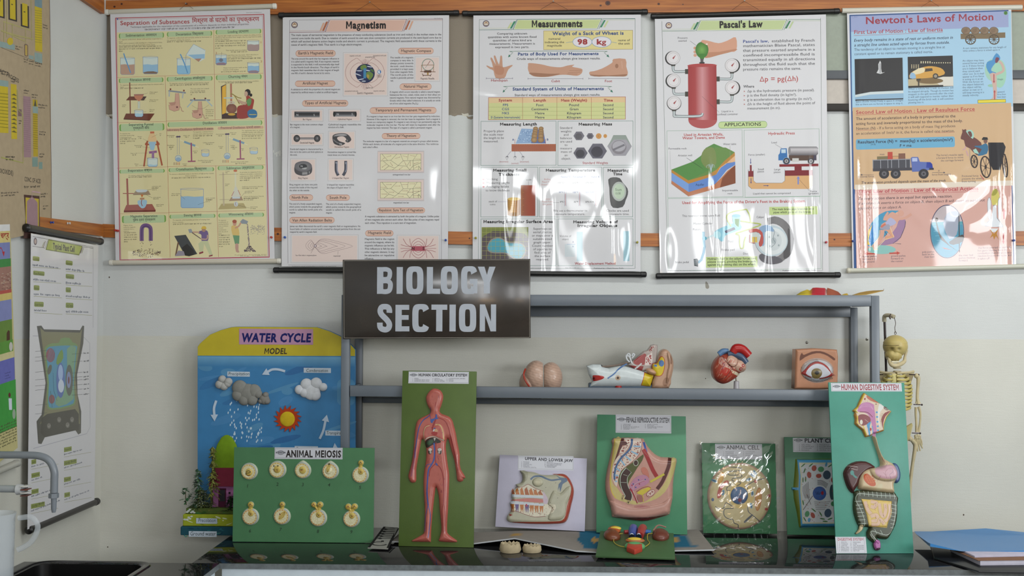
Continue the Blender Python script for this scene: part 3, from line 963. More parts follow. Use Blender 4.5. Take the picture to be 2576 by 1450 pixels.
def beaker(x0,y0,x1,y1,lev,cl,sed=None,ck='5f7fb4',lw=4,glass='c3cfc9'):
 w=x1-x0;r=w*.5
 if glass:a.poly([(x0,y0),(x1,y0),(x1,y1-18),(x1-18,y1),(x0+18,y1),(x0,y1-18)],glass)
 y=y1-(y1-y0)*lev
 a.poly([(x0+2,y),(x0+w*.3,y-6),(x0+w*.6,y+3),(x1-2,y-5),(x1-2,y1-18),(x1-18,y1-2),(x0+18,y1-2),(x0+2,y1-18)],cl)
 if sed:a.poly([(x0+3,y1-22),(x0+w*.3,y1-36),(x0+w*.7,y1-38),(x1-3,y1-24),(x1-18,y1-3),(x0+18,y1-3)],sed)
 a.line([(x0-8,y0-6),(x0,y0+10),(x0,y1-18),(x0+18,y1),(x1-18,y1),(x1,y1-18),(x1,y0)],lw,ck)
 a.ring((x0+x1)/2,y0,w/2,13,lw*.8,ck)
beaker(200,858,407,1104,.6,'b08f7c',ck='6f86b0');a.line([(247,790),(262,840),(350,1078)],17,'5d93c0')
beaker(532,845,750,1092,.55,'8db2cc','7a6658')
beaker(1034,868,1226,1096,.55,'86b3cf');a.line([(1080,800),(1135,925),(1188,1080)],17,'5d93c0')
a.poly([(1275,655),(1450,742),(1440,870),(1360,915),(1165,815),(1215,730)],'c6d2cf')
a.poly([(1440,800),(1436,868),(1395,866),(1285,870),(1190,812)],'8db2cc');a.poly([(1285,870),(1395,866),(1352,915)],'a9806c')
a.line([(1445,745),(1275,655),(1165,815),(1155,960)],4,'6f86b0')
beaker(2068,605,2238,752,.62,'a08a86',ck='6a6a88');beaker(1602,812,1760,962,.68,'84a8c6','8c7480',ck='6a6a88')
a.line([(1690,770),(1682,860)],2.5,'5a5a5a');a.ell(1680,890,30,26,'6f7482')
beaker(2072,930,2240,1078,.68,'88aecb','8c7a86',ck='6a6a88')
a.view(270,230,5.855)
a.para(195,-80,640,['To separate undissolved solid particles from its mixture with a','liquid.'],17,29,TX,last=55);a.hgreek(195,-30,345,1,16,30,TX,last=1)
a.text(918,-104,'To separate minute solid particles suspended in a liquid',17,TX,w=580);a.hgreek(928,-78,570,1,16,30,TX,last=1)
a.text(1640,-128,'To separate liquids of varying densities from an emulsion.',17,TX,w=598);a.hgreek(1735,-110,410,1,16,30,TX,last=1)
a.para(1228,-26,275,['The test tubes are rotated','at a very high speed'],16,28,TX,last=215);a.hgreek(1228,28,240,2,15,32,TX,last=.16)
a.para(1452,282,120,['Particles','settle at','the bottom.'],15,28,TX);a.hgreek(1452,372,110,2,15,32,TX,last=.5)
for t,x,y,w in(('Filter paper',630,22,120),('Glass funnel',626,136,128),('Filtrate',626,280,76),('residue',222,210,62)):
 a.text(x,y,t,15,TX,w=w);a.hgreek(x,y+24,w*.75,1,13,20,TX,last=1)
BR='6a3a2c'
a.rect(328,-128,352,330,'7a3d30');a.poly([(330,78),(585,78),(545,135),(280,135)],BR);a.poly([(460,78),(585,78),(545,135),(440,135)],'4a3430')
a.poly([(398,60),(540,52),(525,100),(480,148),(465,148),(412,105)],'b8785c');a.rect(398,46,542,62,'9a6a60');a.line([(470,150),(470,258)],24,'c5cbb8');a.line([(458,150),(458,250)],3,'6f86b0');a.line([(484,150),(484,250)],3,'6f86b0')
a.poly([(280,330),(702,330),(630,432),(246,405)],BR);a.poly([(246,405),(630,425),(630,434),(246,418)],'4a2a22')
beaker(412,285,532,378,.5,'9fc0d0',ck='6f86b0')
for x,y,w in((600,30,60),(575,128,30),(580,300,40)):a.line([(x-60,y+12),(x,y)],2,INK)
PK='c39a88'
def hand_centrifuge(x,y,k=1.0):
 q=lambda L:[(x+u*k,y+v*k)for u,v in L]
 a.poly(q([(-22,0),(28,0),(45,190),(30,250),(-40,268),(-110,240),(-122,172),(-60,172),(-30,120)]),PK);a.line(q([(-22,0),(-30,120),(-60,172),(-122,172),(-110,240),(-40,268),(30,250),(45,190),(28,0)]),3,'6a4a48')
 a.poly(q([(-125,140),(-15,128),(-30,172),(-80,185)]),'b08878');a.ell(x+2*k,y+205*k,13*k,13*k,'6a3a44');a.line(q([(40,190),(60,215),(72,260),(100,270)]),12*k,'b08878')
hand_centrifuge(1030,30);hand_centrifuge(1366,152,.95)
a.line([(905,-5),(1160,25)],22,'7f8792');a.line([(918,0),(916,80)],16,'a4adb4');a.line([(1122,20),(1112,105)],16,'a4adb4');a.ell(935,-28,12,14,'7a3d30');a.ell(1133,-8,12,14,'7a3d30')
a.line([(1222,132),(1518,132)],22,'7f8792');a.line([(1285,118),(1180,238)],16,'9fb4bc');a.line([(1450,118),(1550,222)],16,'9fb4bc');a.line([(1250,208),(1330,255),(1420,255),(1500,200)],2,INK,4);a.ell(1287,112,13,13,'6a3a34');a.ell(1448,108,13,13,'6a3a34')
a.poly([(1678,-70),(1755,-105),(1755,330),(1690,392)],'3a2830');a.poly([(1695,-62),(1752,-95),(1752,320),(1695,345)],'d8a83e');a.poly([(1690,392),(1755,325),(1930,320),(1935,405),(1688,408)],'3e2a26')
a.line([(1826,-110),(1830,180)],27,'a9705c');a.line([(1720,102),(1862,98)],16,'a8c0c4');a.line([(1820,40),(1860,50),(1900,100),(1950,190)],12,'8d7a3c',4);a.line([(1830,35),(1930,95),(1980,105)],12,'8d7a3c')
a.ell(1835,258,77,72,'8a5d4c',col2='74483c');a.ring(1832,170,45,13,14,'b9b4a6');a.ell(1835,342,55,18,'c39a3c')
a.poly([(2030,25),(2080,60),(2120,100),(2165,130),(2150,230),(2130,300),(2080,310),(2000,210),(2040,180),(2050,100)],'96382e',4);a.poly([(1925,230),(1990,205),(2060,230),(2130,300),(2080,390),(1925,400),(1915,300)],'8e3530',4)
a.poly([(2040,-20),(2075,60),(2030,75),(2024,30)],'b3947e',3);a.ell(2072,18,42,48,'221c1e');a.ell(2118,58,22,24,'221c1e');a.ell(2048,40,26,38,'b89a86')
a.poly([(2052,150),(2090,108),(2125,115),(2120,190),(2080,220)],'5d8a54',3);a.line([(2060,175),(1990,160),(1925,130)],22,'b3947e',3);a.line([(2050,190),(2000,190),(1930,140)],20,'b3947e',3)
a.poly([(2070,300),(2140,265),(2205,300),(2200,385),(2090,385)],'2f6a96',3);a.line([(2095,345),(2200,345)],10,'c5b25a')
for(x0,y0,x1,y1)in((147,465,868,447),(870,440,2310,405),(147,1135,880,1115),(882,1112,2330,1085)):a.line([(x0,y0),(x1,y1)],3,RED)
a.rr(182,490,845,575,24,'6d9a48');a.rr(204,486,824,580,24,'a9bd93');a.text(320,512,'Separating Funnel',36,INK,w=366,bold=.006);a.text(385,562,dev('पृथक्कारी कीप'),36,INK,w=236,bold=.006)
plate(892,465,2288,478,'Distillation','आसवन',1410,355,488)
a.rr(885,552,1572,576,14,'c5a287');a.text(884,586,'Laboratory Distillation ',32,'5a3a44',w=385);a.text(1268,576,dev('प्रयोगशाला में आसवन'),30,'5a3a44',w=296)
a.rr(1630,528,2305,552,14,'c5a287');a.text(1675,556,'Fractional Distillation ',32,'5a3a44',w=370);a.text(2050,548,dev('प्रभाजी आसवन'),30,'5a3a44',w=208)
a.para(192,634,232,['To separate two','immiscible liquids using','a separating funnel'],16,28,TX,al='l',cond=.95);a.hgreek(192,716,235,3,15,32,TX,last=.35)
a.para(1266,610,298,['To separate a solvent from a','solution with solid impurities.'],16,30,TX);a.hgreek(1266,668,285,2,15,34,TX,last=.36)
a.para(1985,590,318,['To separate two or more','miscible liquids with different','boiling points from a mixture.'],16,28,TX);a.hgreek(1985,672,300,2,15,34,TX,last=.95)
for t,x,y,w in(('Water',450,678,65),('Separating',405,808,112),('Stop cock',348,924,98),('Water',405,1082,62),('thermometer',884,660,116),('water out',1122,660,98),('Distillation',888,806,106),('flask',918,838,50),('Liebig condenser',1412,766,170),('Distillate (pure water)',1338,1030,225),('mixture',1110,1078,70),('water in',1262,890,74),('thermometer',1604,642,126),('water out',1808,620,98),('Column',1638,822,74),('Liebig',1820,808,60),('condenser',1820,836,100),('alcohol',2208,990,72),('Alcohol mixed with water',1824,1050,258),('Oil',770,636,30),('water',1975,852,40)):
 a.text(x,y,t,15,TX,w=w);a.hgreek(x+w*.25,y+24,w*.6,1,13,20,TX,last=1)
WD='a0543c'
a.line([(595,735),(545,1108)],0+24,WD);a.line([(735,735),(812,1095)],24,WD);a.line([(560,785),(775,785)],20,WD);a.line([(565,780),(625,710)],16,WD);a.line([(770,775),(715,710)],16,WD)
a.poly([(640,620),(690,620),(722,680),(725,745),(612,745),(612,680)],'d3b588',3);a.poly([(614,745),(724,745),(705,820),(690,870),(645,870),(628,820)],'93b4c8');a.rect(636,595,697,622,'b8694c');a.line([(620,905),(735,890)],34,'8a5a86');a.line([(678,890),(678,1035)],36,'8d6a92');a.line([(678,1000),(678,1040)],16,'8d6a92');beaker(600,988,745,1112,.22,'9dbccb',ck='5a6a9a')
def still(x,yb,arm):
 a.line([(x-15,650+arm),(x-15,yb-60)],4,'5a6a9a');a.line([(x+15,650+arm),(x+15,yb-60)],4,'5a6a9a');a.ell(x,yb,46,46,'b7c2bc');a.ell(x,yb+14,38,28,'8ba5bc');a.ring(x,yb,46,46,4,'5a6a9a')
 a.rect(x-32,662+arm,x+32,680+arm,'4a3a5a')
 for d in(-60,-30,-6,18):a.line([(x+d,yb+58),(x+d-2,yb+98)],9,'8a6a58'if d<-10 else 'c0784a')
 a.line([(x+20,715+arm),(x+300,830+arm)],8,'d5d3b8');a.line([(x+85,745+arm),(x+250,805+arm)],30,'7897ac');a.line([(x+190,760+arm),(x+196,yb+40)],20,'93506c');a.line([(x+140,yb+45),(x+255,yb+42)],18,'93506c')
still(1050,990,0);still(1770,955,-38)
beaker(1395,870,1503,962,.5,'a5bccb',ck='5a6a9a',glass=None);beaker(2106,840,2218,926,.5,'a5bccb',ck='5a6a9a',glass=None)
for p in(((660,680),(740,640)),((530,700),(600,740)),((520,820),(630,835)),((450,915),(600,912)),((470,1092),(610,1094))):a.line(p,2,INK)
plate(182,1165,852,1180,'Evaporation','वाष्पन',308,356,1186)
plate(908,1140,1576,1160,'Crystallisation','क्रिस्टलन',1016,450,1170)
plate(1630,1110,2305,1130,'Sublimation','उर्ध्वपातन',1758,412,1152)
a.text(318,1252,'To extract solute from a solution.',16,TX,w=345);a.hgreek(312,1276,362,1,15,30,TX,last=1)
a.text(918,1232,'To extract a dissolved solute in the form of high purity crystals',16,TX,w=655);a.text(1156,1256,'from a solution.',16,TX,w=165);a.hgreek(950,1288,590,1,15,30,TX,last=1)
a.para(1955,1204,332,['A process to separate from a','mixture of solids, a substance','substance that sublimes.'],16,28,TX);a.hgreek(1955,1290,310,2,15,32,TX,last=.45)
a.line([(1602,1095),(1642,2440)],3.5,RED)
a.view(270,460,5.855)
for(x0,y0,x1,y1)in((195,460,900,445),(900,440,2330,408)):a.line([(x0,y0),(x1,y1)],3,RED)
RS='96584e'
a.poly([(285,330),(665,315),(718,405),(250,412)],RS);a.poly([(250,410),(718,403),(714,430),(248,440)],'6e342e');a.line([(297,-60),(310,350)],27,RS);a.line([(235,160),(400,160)],12,RS);a.poly([(420,125),(610,118),(645,180),(380,185)],'94816a');a.poly([(430,105),(590,105),(570,140),(450,142)],'b8c2c6',2)
a.poly([(495,175),(540,175),(517,222)],'b8682e');a.line([(485,238),(550,236)],24,'a87a5c');a.poly([(465,262),(575,255),(588,300),(560,365),(515,378),(475,345),(452,300)],'93b4c8',3);a.line([(515,250),(505,300),(522,345)],10,'8d4030',4)
beaker(1088,95,1420,372,.6,'8dadc6',ck='5f7fb4',lw=5,glass=None)
a.poly([(1685,312),(2010,302),(2055,380),(1635,395)],'a89a6a');a.line([(1710,-150),(1720,340)],22,'b5a88c');a.line([(1890,-160),(1893,60)],22,'c9c7ae');a.poly([(1882,60),(1908,60),(1965,205),(1830,215)],'c3c2b4');a.ell(1890,-175,28,18,'b86a4a');a.poly([(1830,215),(1980,205),(2005,262),(1795,272)],'9a8068');a.rect(1845,210,1960,235,'b8c2c6');a.line([(1835,200),(1870,130)],6,RED);a.line([(1965,190),(1930,110)],6,RED);a.ell(1900,315,30,38,'b7bfc0');a.line([(1898,290),(1890,315),(1902,340)],6,'8d4030');a.line([(1650,-115),(1935,-125)],4,'8a7a6a');a.line([(1660,252),(1800,248)],4,'8a7a6a')
for t,x,y,w in(('common salt',660,62,135),('solution',660,90,90),('wire gauze',680,224,112),('spirit lamp',725,330,112),('Alum solution',950,172,130),('pure crystals',1456,236,135),('of alum',1456,264,75),('Cotton',1745,-160,62),('funnel',1740,28,64),('Sublimate (ammonium chloride)',1990,70,310),('porcelain dish',2028,134,138),('mixture of Ammonium Chloride',2010,214,300),('and Sodium Chloride',2010,240,200),('spirit lamp',2108,366,110)):
 a.text(x,y,t,15,TX,w=w);a.hgreek(x,y+24,w*.75,1,13,20,TX,last=1)
for p in(((590,108),(655,100)),((580,178),(668,225)),((1080,185),(1150,248)),((1340,325),(1450,285)),((1930,335),(2100,375)),((1975,210),(2025,150))):a.line(p,2.4,INK)
a.rr(220,492,870,582,24,'6d9a48');a.rr(244,488,848,588,24,'a9bd93');a.text(345,515,'Magnetic Separation',36,INK,w=400,bold=.006);a.text(383,566,dev('चुंबक द्वारा पृथक्करण'),34,INK,w=330,bold=.006)
plate(920,480,1596,498,'Sieving','छानना',1130,262,500)
plate(1640,462,2312,482,'Winnowing','ओसाना',1790,364,486)
a.para(245,638,185,['Magnet draws','away the magnetic','materials from a','mixture.'],16,28,TX,al='l');a.hgreek(250,748,190,5,15,33,TX,last=.35)
a.text(968,562,'To separate solid insoluble particles of varying sizes',17,TX,w=545);a.text(968,594,'from a mixture.',17,TX,w=160);a.hgreek(972,622,580,1,16,30,TX,last=1)
a.para(1640,564,150,['To separate','constituents of','varying densities','from a mixture','of solid','constituents','with the aid of','wind.'],16,28,TX,al='l');a.hgreek(1645,785,165,6,15,33,TX,last=.5)
a.line([(512,860),(512,700),(530,645),(577,630),(625,650),(644,700),(645,858)],60,'6a4f7c',4);a.line([(512,860),(512,700),(535,655),(577,640),(620,660),(640,700),(643,858)],14,'4d3866',4)
rn=random.Random(4)
for i in range(150):
 x=rn.uniform(-1,1);x=585+x*205;y=1035+rn.uniform(-1,1)*58*(1-((x-585)/215)**2)**.5
 a.line([(x,y),(x+rn.uniform(-14,14),y+rn.uniform(-16,16))],7,rn.choice(('4a3a40','6a4a44','2e262c','7a5a4a')))
for i in range(12):a.ell(512+rn.uniform(-20,20)+(135 if i%2 else 0),870+rn.uniform(0,70),5,5,'2e262c',n=6)
a.poly([(990,785),(1160,768),(1330,1050),(1150,1075)],'3d4246');a.poly([(1100,960),(1180,900),(1330,1050),(1210,1085),(1150,1075)],'26282a');a.line([(1050,880),(1012,1075)],22,'6a4f3c');a.poly([(1000,1085),(1050,1000),(1130,1010),(1150,1075)],'8a8490')
a.poly([(1340,720),(1450,700),(1490,740),(1485,855),(1395,860),(1390,770),(1340,745)],'64507e',3);a.line([(1360,730),(1255,730)],24,'b3947e');a.line([(1215,710),(1380,825)],12,'5a4a4a');a.poly([(1195,690),(1240,680),(1262,730),(1215,745)],'8a929a');a.ell(1425,692,30,34,'a07a66');a.poly([(1392,668),(1405,645),(1450,645),(1460,682),(1388,680)],'c8a63c',3)
a.poly([(1395,858),(1488,858),(1555,1060),(1515,1070),(1430,900),(1415,1015),(1362,1015),(1345,900)],'b4b890',0);a.poly([(1355,1030),(1415,1010),(1420,1035),(1360,1055)],'7e2832');a.poly([(1500,1075),(1555,1060),(1555,1080),(1500,1092)],'7e2832')
a.line([(1480,770),(1470,830),(1380,830)],18,'b3947e',3)
a.poly([(1830,650),(1880,630),(1930,660),(1945,780),(1855,780)],'c9ac66',3);a.ell(1880,600,28,38,'b88a74');a.ell(1878,572,32,26,'9a4a34');a.line([(1885,670),(1940,640),(1970,590)],22,'b88a74',3);a.poly([(1960,575),(2000,535),(2078,570),(2060,610),(1985,605)],'7f8890');a.poly([(1852,775),(1950,780),(1945,900),(1885,905)],'5f8a64');a.poly([(1888,905),(1935,905),(1935,990),(1950,1025),(1900,1020)],'b08a7c',2)
for i in range(110):
 t=rn.random();x=2068+t*30+rn.uniform(-8,8);y=610+t*380;a.ell(x,y,6,6,rn.choice(('6a5a60','8a7a80')),n=6)
for i in range(90):
 x=rn.uniform(-80,90);y=1015-rn.random()*max(5,95-abs(x));a.ell(2098+x,y,7,7,rn.choice(('4f4248','6a5a60')),n=6)
for i in range(140):
 a.ell(rn.uniform(2110,2320),rn.uniform(620,690)+rn.random()*rn.random()*120,6,5,rn.choice(('a39a8c','8f8880')),n=6)
a.text(1880,1072,'Publisher: Teaching Aids',9,INK,w=470);a.text(1960,1085,'Reg. Office',9,INK,w=390)
ch.finish()
ch.rod('top_rod',(266,31),(694,15.5),.0113,'b9b5a8',.014,'d5d3cb')
ch.rod('bottom_rod',(277,661),(705,657),.0108,'bdb7a9',.014,'cdc9bf')
ch.cord([(452,24),(469,10),(486,22)],'6a4a38')
# ---- Magnetism ---------------------------------------------------------------
def banner(a,L,title,tx,tw,ty,th,fill,dark,pale,edge,logo,slant,blank=None):
 """double ruled heading band; L = (x0,yTL,x1,yTR,x2 ...) all in the current view"""
 (bx0,by0,bx1,by1),(lx,rx)=L,slant
 a.poly([(bx0+62,by0-2),(bx1+62,by0-10),(bx1,by1-10),(bx0,by1)],edge);a.poly([(bx0+65,by0+3),(bx1+52,by0-4),(bx1-5,by1-14),(bx0+9,by1-4)],'ddd8d8');a.poly([(bx0+68,by0+8),(bx1+45,by0+2),(bx1-8,by1-20),(bx0+16,by1-9)],fill)
 a.text(tx,ty,title,th,'1c181c',w=tw,bold=.045,res=4)
 for dx,c in((-40,dark),(-82,pale)):
  s0=0 if dx==-40 else 16
  a.poly([(bx0+dx+52,by0+24+s0),(bx0+dx+78,by0+24+s0),(bx0+dx+24+s0*.5,by1-16),(bx0+dx-2+s0*.5,by1-16)],c)
 for dx,c in((48,dark),(88,pale)):
  s0=0 if dx==48 else 10
  a.poly([(bx1+dx+40,by0+8+s0),(bx1+dx+64,by0+8+s0),(bx1+dx+10+s0*.5,by1-32),(bx1+dx-14+s0*.5,by1-32)],c)
 a.line([(lx,by1+3),(bx0-8,by1-2),(bx0+52,by0+2)],5,edge);a.line([(lx,by1-18),(bx0-60,by1-22)],3,pale);a.line([(rx,by0-10),(bx1+78,by0-10),(bx1+20,by1-10)],5,edge);a.line([(rx,by0+8),(bx1+120,by0+8)],3,pale)
 x,y,r=logo
 a.ell(x,y,r,r,'4a3a56',n=28);a.ell(x,y,r*.78,r*.78,'b7a690',n=24);a.poly([(x-r*.5,y+r*.15),(x,y-r*.6),(x+r*.5,y+r*.15),(x+r*.3,y+r*.1),(x,y-r*.25),(x-r*.3,y+r*.1)],'8a5a40');a.rect(x-r*.42,y+r*.1,x+r*.42,y+r*.38,'d5d0cc');a.line([(x-r*.4,y+r*.5),(x,y+r*.62),(x+r*.4,y+r*.5)],r*.14,'4a3a56')
hs=ripple(WOB+[(.0025,0,1,pi/2,-.01,.32,.03,.22),(.003,0,1,pi/2,.72,.25,.03,.16),(.001,0,1,pi/2,.2,.35,.05,.4)],.004)
ch=Chart('wall_chart','white and peach chart titled Magnetism, partly behind the dark Biology Section sign',[(712,42),(1130,39),(1127,672),(709,671)],Y=D-.02,hf=hs)
a=ch.art.view(690,0,5.367)
PEA='c8a898';PEL='ccbab4';BRN='8c4030';TXT='2e2a30'
a.line([(210,276),(204,1290),(178,2460),(188,3560)],3.5,'5a5058');a.line([(2275,252),(2266,1400),(2258,2500),(2257,3560)],3.5,'5a5058');a.line([(210,276),(740,272)],3,'5a5058')
banner(a,(690,272,1730,438),'Magnetism',966,550,388,92,'c8a597','a05c40','c59a84','7e3a3e',(277,340,43),(210,2272))
a.text(2160,256,'Size 75x100 cm',9,TXT,w=110)
def capsule(x0,y0,x1,y1,t,tx,tw,ty,th=36):
 r=(y1-y0)/2
 a.rr(x0,y0,x1,y1,r,'a5644c');a.rr(x0+3,y0+7,x1-3,y1-6,r-7,PEA);a.text(tx,ty,t,th,TXT,w=tw,bold=.012)
B=.012
a.para(230,490,2020,['The main cause of terrestrial magnetism is the presence of many conducting substances (such as iron and nickel) in the molten state in the','central core inside the earth. Due to rotation of earth around its own axis slow convection currents are produced in the semi-liquid core due to','which self excited dynamo action begins inside and electric current is produced. The magnetic field associated with these currents is the',"cause of earth's magnetic field. Thus earth is a huge electromagnet."],26,43.5,TXT,B,last=955)
capsule(290,684,830,766,"Earth's Magnetic Field",327,468,738);capsule(284,1094,826,1172,'Artificial Magnet',385,342,1145);capsule(1674,652,2152,733,'Magnetic Compass',1712,405,708);capsule(1695,1133,2124,1216,'Natural Magnet',1750,322,1187);capsule(380,1358,1000,1440,'Types of Artificial Magnets',413,560,1410)
a.para(232,808,645,['The area around the earth that has magnetic influence in',"it is called earth's magnetic field. If any magnetic material",'is suspended in this field, it will automatically align itself',"in the North-South direction. The shape of earth's",'magnetic field resembles that of a bar magnet of length',"one fifth of earth's diameter buried at its centre."],22,39,TXT,B,last=525)
a.para(228,1222,662,['A substance to which the properties of a natural magnet are','imparted by artificial means is called an artificial magnet.'],22,39,TXT,B,last=632)
a.para(1568,792,312,['The needle of a magnetic','compass is very thin. It','always points towards','the north - south direction,','provided it is kept away','from other magnetic fields.','The north pole of the','needle is generally painted','red.'],22,39,TXT,B,last=44)
a.para(1560,1256,684,['A magnet, which occurs naturally is called a natural magnet.','Substances like iron, cobalt, nickel, steel or their alloys are','natural magnets. First natural magnet was discovered by','Greeks which they called lodestone. It is actually an oxide','ore of iron called magnetite (Fe₃O₄).'],22,39,TXT,B,last=390)
def pict(x0,y0,x1,y1):
 a.rect(x0,y0,x1,y1,'a8a0a2');a.rect(x0+4,y0+4,x1-4,y1-4,'c6c4c6');a.rect(x0+16,y0+16,x1-16,y1-16,PEL)
pict(932,712,1536,1300);pict(1898,768,2238,1102)
for sg in(-1,1):
 for(w,h,y0)in((245,205,985),(180,140,985)):
  P=[(1228+sg*(20+w*sin(t)*(1 if sg<0 else.98)),y0-h*cos(t)*1.02)for t in np.linspace(.35,pi-.35,16)]
  a.line([(1228+sg*25,868)]+P+[(1228+sg*25,1110)],3.5,'7e3a3e',2)
 for d in(0,18,40):a.line([(1228+sg*(6+d*.4),870),(1228+sg*(d+6),800+d*.4)],3,'7e3a3e');a.line([(1228+sg*(6+d*.4),1110),(1228+sg*(d+10),1220-d)],3,'7e3a3e')
a.ell(1230,996,129,129,'22305e',n=36,col2='1a2448')
a.poly([(1165,905),(1205,880),(1240,885),(1250,930),(1215,935),(1200,950),(1172,940)],'5f7a3c',3);a.poly([(1245,985),(1290,970),(1335,1000),(1330,1040),(1290,1085),(1262,1060),(1240,1030)],'5f7a3c',3);a.poly([(1255,1010),(1285,1020),(1275,1065),(1255,1050)],'a08a40',3);a.poly([(1300,930),(1340,950),(1345,980),(1310,965)],'3e5f38',3)
for(x,y,w,ang)in((1150,960,40,0),(1130,1010,50,20),(1170,1075,45,-10),(1290,905,40,10),(1260,955,40,10),(1210,1100,30,0)):a.ell(x,y,w,7,'b5bcc8',rot=ang,n=12)
a.rect(1206,926,1242,1062,'2f6f9a');a.line([(1215,930),(1215,1060)],4,'5a94b8');a.line([(1232,930),(1232,1060)],4,'5a94b8')
a.ell(1420,975,25,28,'4f7fb0');a.ell(1420,975,18,20,'c5ccd4');a.poly([(1425,958),(1440,960),(1436,990),(1428,985)],'3a6aa4')
for t,x,y,w in(('magnetic north pole',1020,764,150),('geographical north pole',1335,762,178),('geographical axis',1230,780,132),('magnetic',1384,1024,66),('compass',1384,1046,66),('geographical south pole',955,1240,178),('magnetic south pole',1340,1238,150),('magnetic axis',1235,1196,102)):a.text(x,y,t,14,TXT,w=w,bold=.02)
a.text(1122,1272,"Earth's Magnetism",24,TXT,w=216,bold=.012)
a.ring(2077,878,78,78,9,'6a8074');a.line([(2040,920),(2070,880)],5,'7d8a8c');a.line([(2070,880),(2106,824)],6,'7a3430');a.line([(1985,884),(2156,882)],7,'8a6a4a');a.line([(1990,884),(1990,970)],6,'8a6a4a');a.line([(2152,882),(2152,974)],6,'8a6a4a');a.line([(1972,970),(2178,974)],8,'6a4a34');a.rect(2025,955,2122,984,'5a3a2c');a.line([(2075,984),(2075,1015)],20,'9a7a3c');a.line([(1998,1000),(2012,1020),(2112,1022),(2122,1002)],8,'5a3a2c');a.line([(2012,1020),(2014,1034)],8,'5a3a2c');a.line([(2112,1020),(2110,1034)],8,'5a3a2c')
a.text(1974,1076,'Magnetic Needle',24,TXT,w=188,bold=.012)
a.view(690,240,5.367)
pict(222,190,664,356);pict(736,190,1170,354);pict(222,514,664,682);pict(732,484,1098,732);pict(218,856,566,1158);pict(726,856,1072,1158)
def hg(x0,y0,x1,y1,cols):a.hgrad([(x0,y0),(x1,y0)],[(x0,y1),(x1,y1)],cols)
hg(274,222,618,240,['2a2a2e','6a6a70']);hg(274,238,616,300,['1e1e22','2c2c30','7a7a7e']);a.poly([(274,228),(300,220),(300,240),(274,240)],'3a3a40')
hg(800,222,1110,290,['26262a','3a3a40','8a8a8e']);a.ell(812,257,16,35,'1c1c20');a.ell(1100,257,16,35,'1c1c20')
for t,x,y in(('N',300,280),('S',532,282),('N',845,270),('S',1045,270)):a.text(x,y,t,26,'c5c5c8')
a.line([(340,586),(545,586)],30,'8a8688');a.line([(340,578),(545,578)],8,'5a5658');a.ell(307,585,44,48,'5a585c',col2='1c1c20');a.ell(582,585,44,48,'5a585c',col2='1c1c20');a.text(300,598,'N',26,'a5a5a8');a.text(574,596,'S',26,'a5a5a8')
a.poly([(790,550),(850,520),(930,512),(1000,535),(1042,600),(1000,640),(960,620),(975,595),(940,560),(880,560),(850,580),(880,620),(960,650),(900,682),(840,670),(800,640)],'3a383c',3);a.poly([(800,555),(860,525),(930,518),(985,540),(940,552),(870,552)],'8f8c8e',3);a.line([(800,600),(850,640),(920,665)],14,'6a686c',3);a.text(884,674,'N',26,'d0d0d2');a.text(980,624,'S',22,'c0c0c2')
a.poly([(276,965),(300,915),(395,890),(490,925),(512,965),(512,1030),(480,1070),(395,1090),(310,1070),(276,1030)],'38363a',3);a.ell(394,962,118,72,'7a787a',col2='56545a');a.ell(392,962,55,33,'1c1c20');a.poly([(372,990),(440,975),(430,1000),(390,1000)],'9a9a9c',2);a.hgrad([(380,1036),(450,1030)],[(380,1086),(450,1078)],['5a585c','929092','4a484c']);a.text(358,972,'N',26,'c5c5c8');a.text(468,1054,'S',24,'c5c5c8')
a.line([(838,888),(838,1010),(850,1050),(866,1085)],40,'2c2e3e',3);a.line([(848,900),(850,1010),(866,1060)],12,'7f8296',3);a.line([(966,888),(966,1000),(952,1050),(930,1085)],38,'2c2e3e',3);a.line([(975,900),(975,1000),(960,1040)],10,'7f8296',3);a.text(826,926,'N',24,'b5b5bc');a.text(956,928,'S',24,'b5b5bc')
for t,x,y,w in(('Bar Magnet',388,338,118),('Cylindrical Magnet',858,336,192),('Dumb-bell Magnet',350,654,192),('Horseshoe Magnet',816,710,196),('Ring Magnet',326,1130,130),('U shaped Bar Magnet',784,1130,226)):a.text(x,y,t,22,TXT,w=w,bold=.012)
a.para(216,408,444,['Bar magnet is the most common shape','of a magnet.'],22,36,TXT,B,last=136);a.para(730,408,444,['Cylindrical magnet resembles the','structure of a chalk.'],22,36,TXT,B,last=214)
a.para(216,740,444,['Dumb-bell magnet is characterised by a','thin rod in the centre and thick spheres at','the ends.'],22,38,TXT,B,last=98);a.para(722,780,384,['Horseshoe magnet is curved like',"metal shoes on a horse's hooves."],22,38,TXT,B,last=368)
a.para(208,1218,376,['Ring magnet can have one pole','around the inside of the ring and','the other on the outside.'],22,39,TXT,B,last=272);a.para(714,1220,366,['U shaped bar magnet resembles',"the shape of English letter 'U'."],22,39,TXT,B,last=330)
capsule(1292,166,2190,248,'Temporary and Permanent Magnets',1366,755,220);capsule(1454,514,1972,590,'Theory of Magnetism',1517,400,565)
a.para(1250,298,990,['If a magnet is kept next to an iron bar the iron bar gets magnetised by induction.','However if the magnet is removed, the iron bar loses its magnetism. Such a magnet is','known as a temporary magnet. If a magnet is very strong it can permanently align the','molecular magnets in the iron bar. The bar will retain its magnetism even after the','magnet has been removed. This type of a magnet is called a permanent magnet.'],22,38.5,TXT,B,last=885)
a.para(1198,634,1020,['The molecular magnets in a bar of a magnetic material are arranged in groups called domains.','Within each domain, all molecules of a magnet point in the same direction. This reinforces',"each other's effect."],22,39.5,TXT,B,last=206)
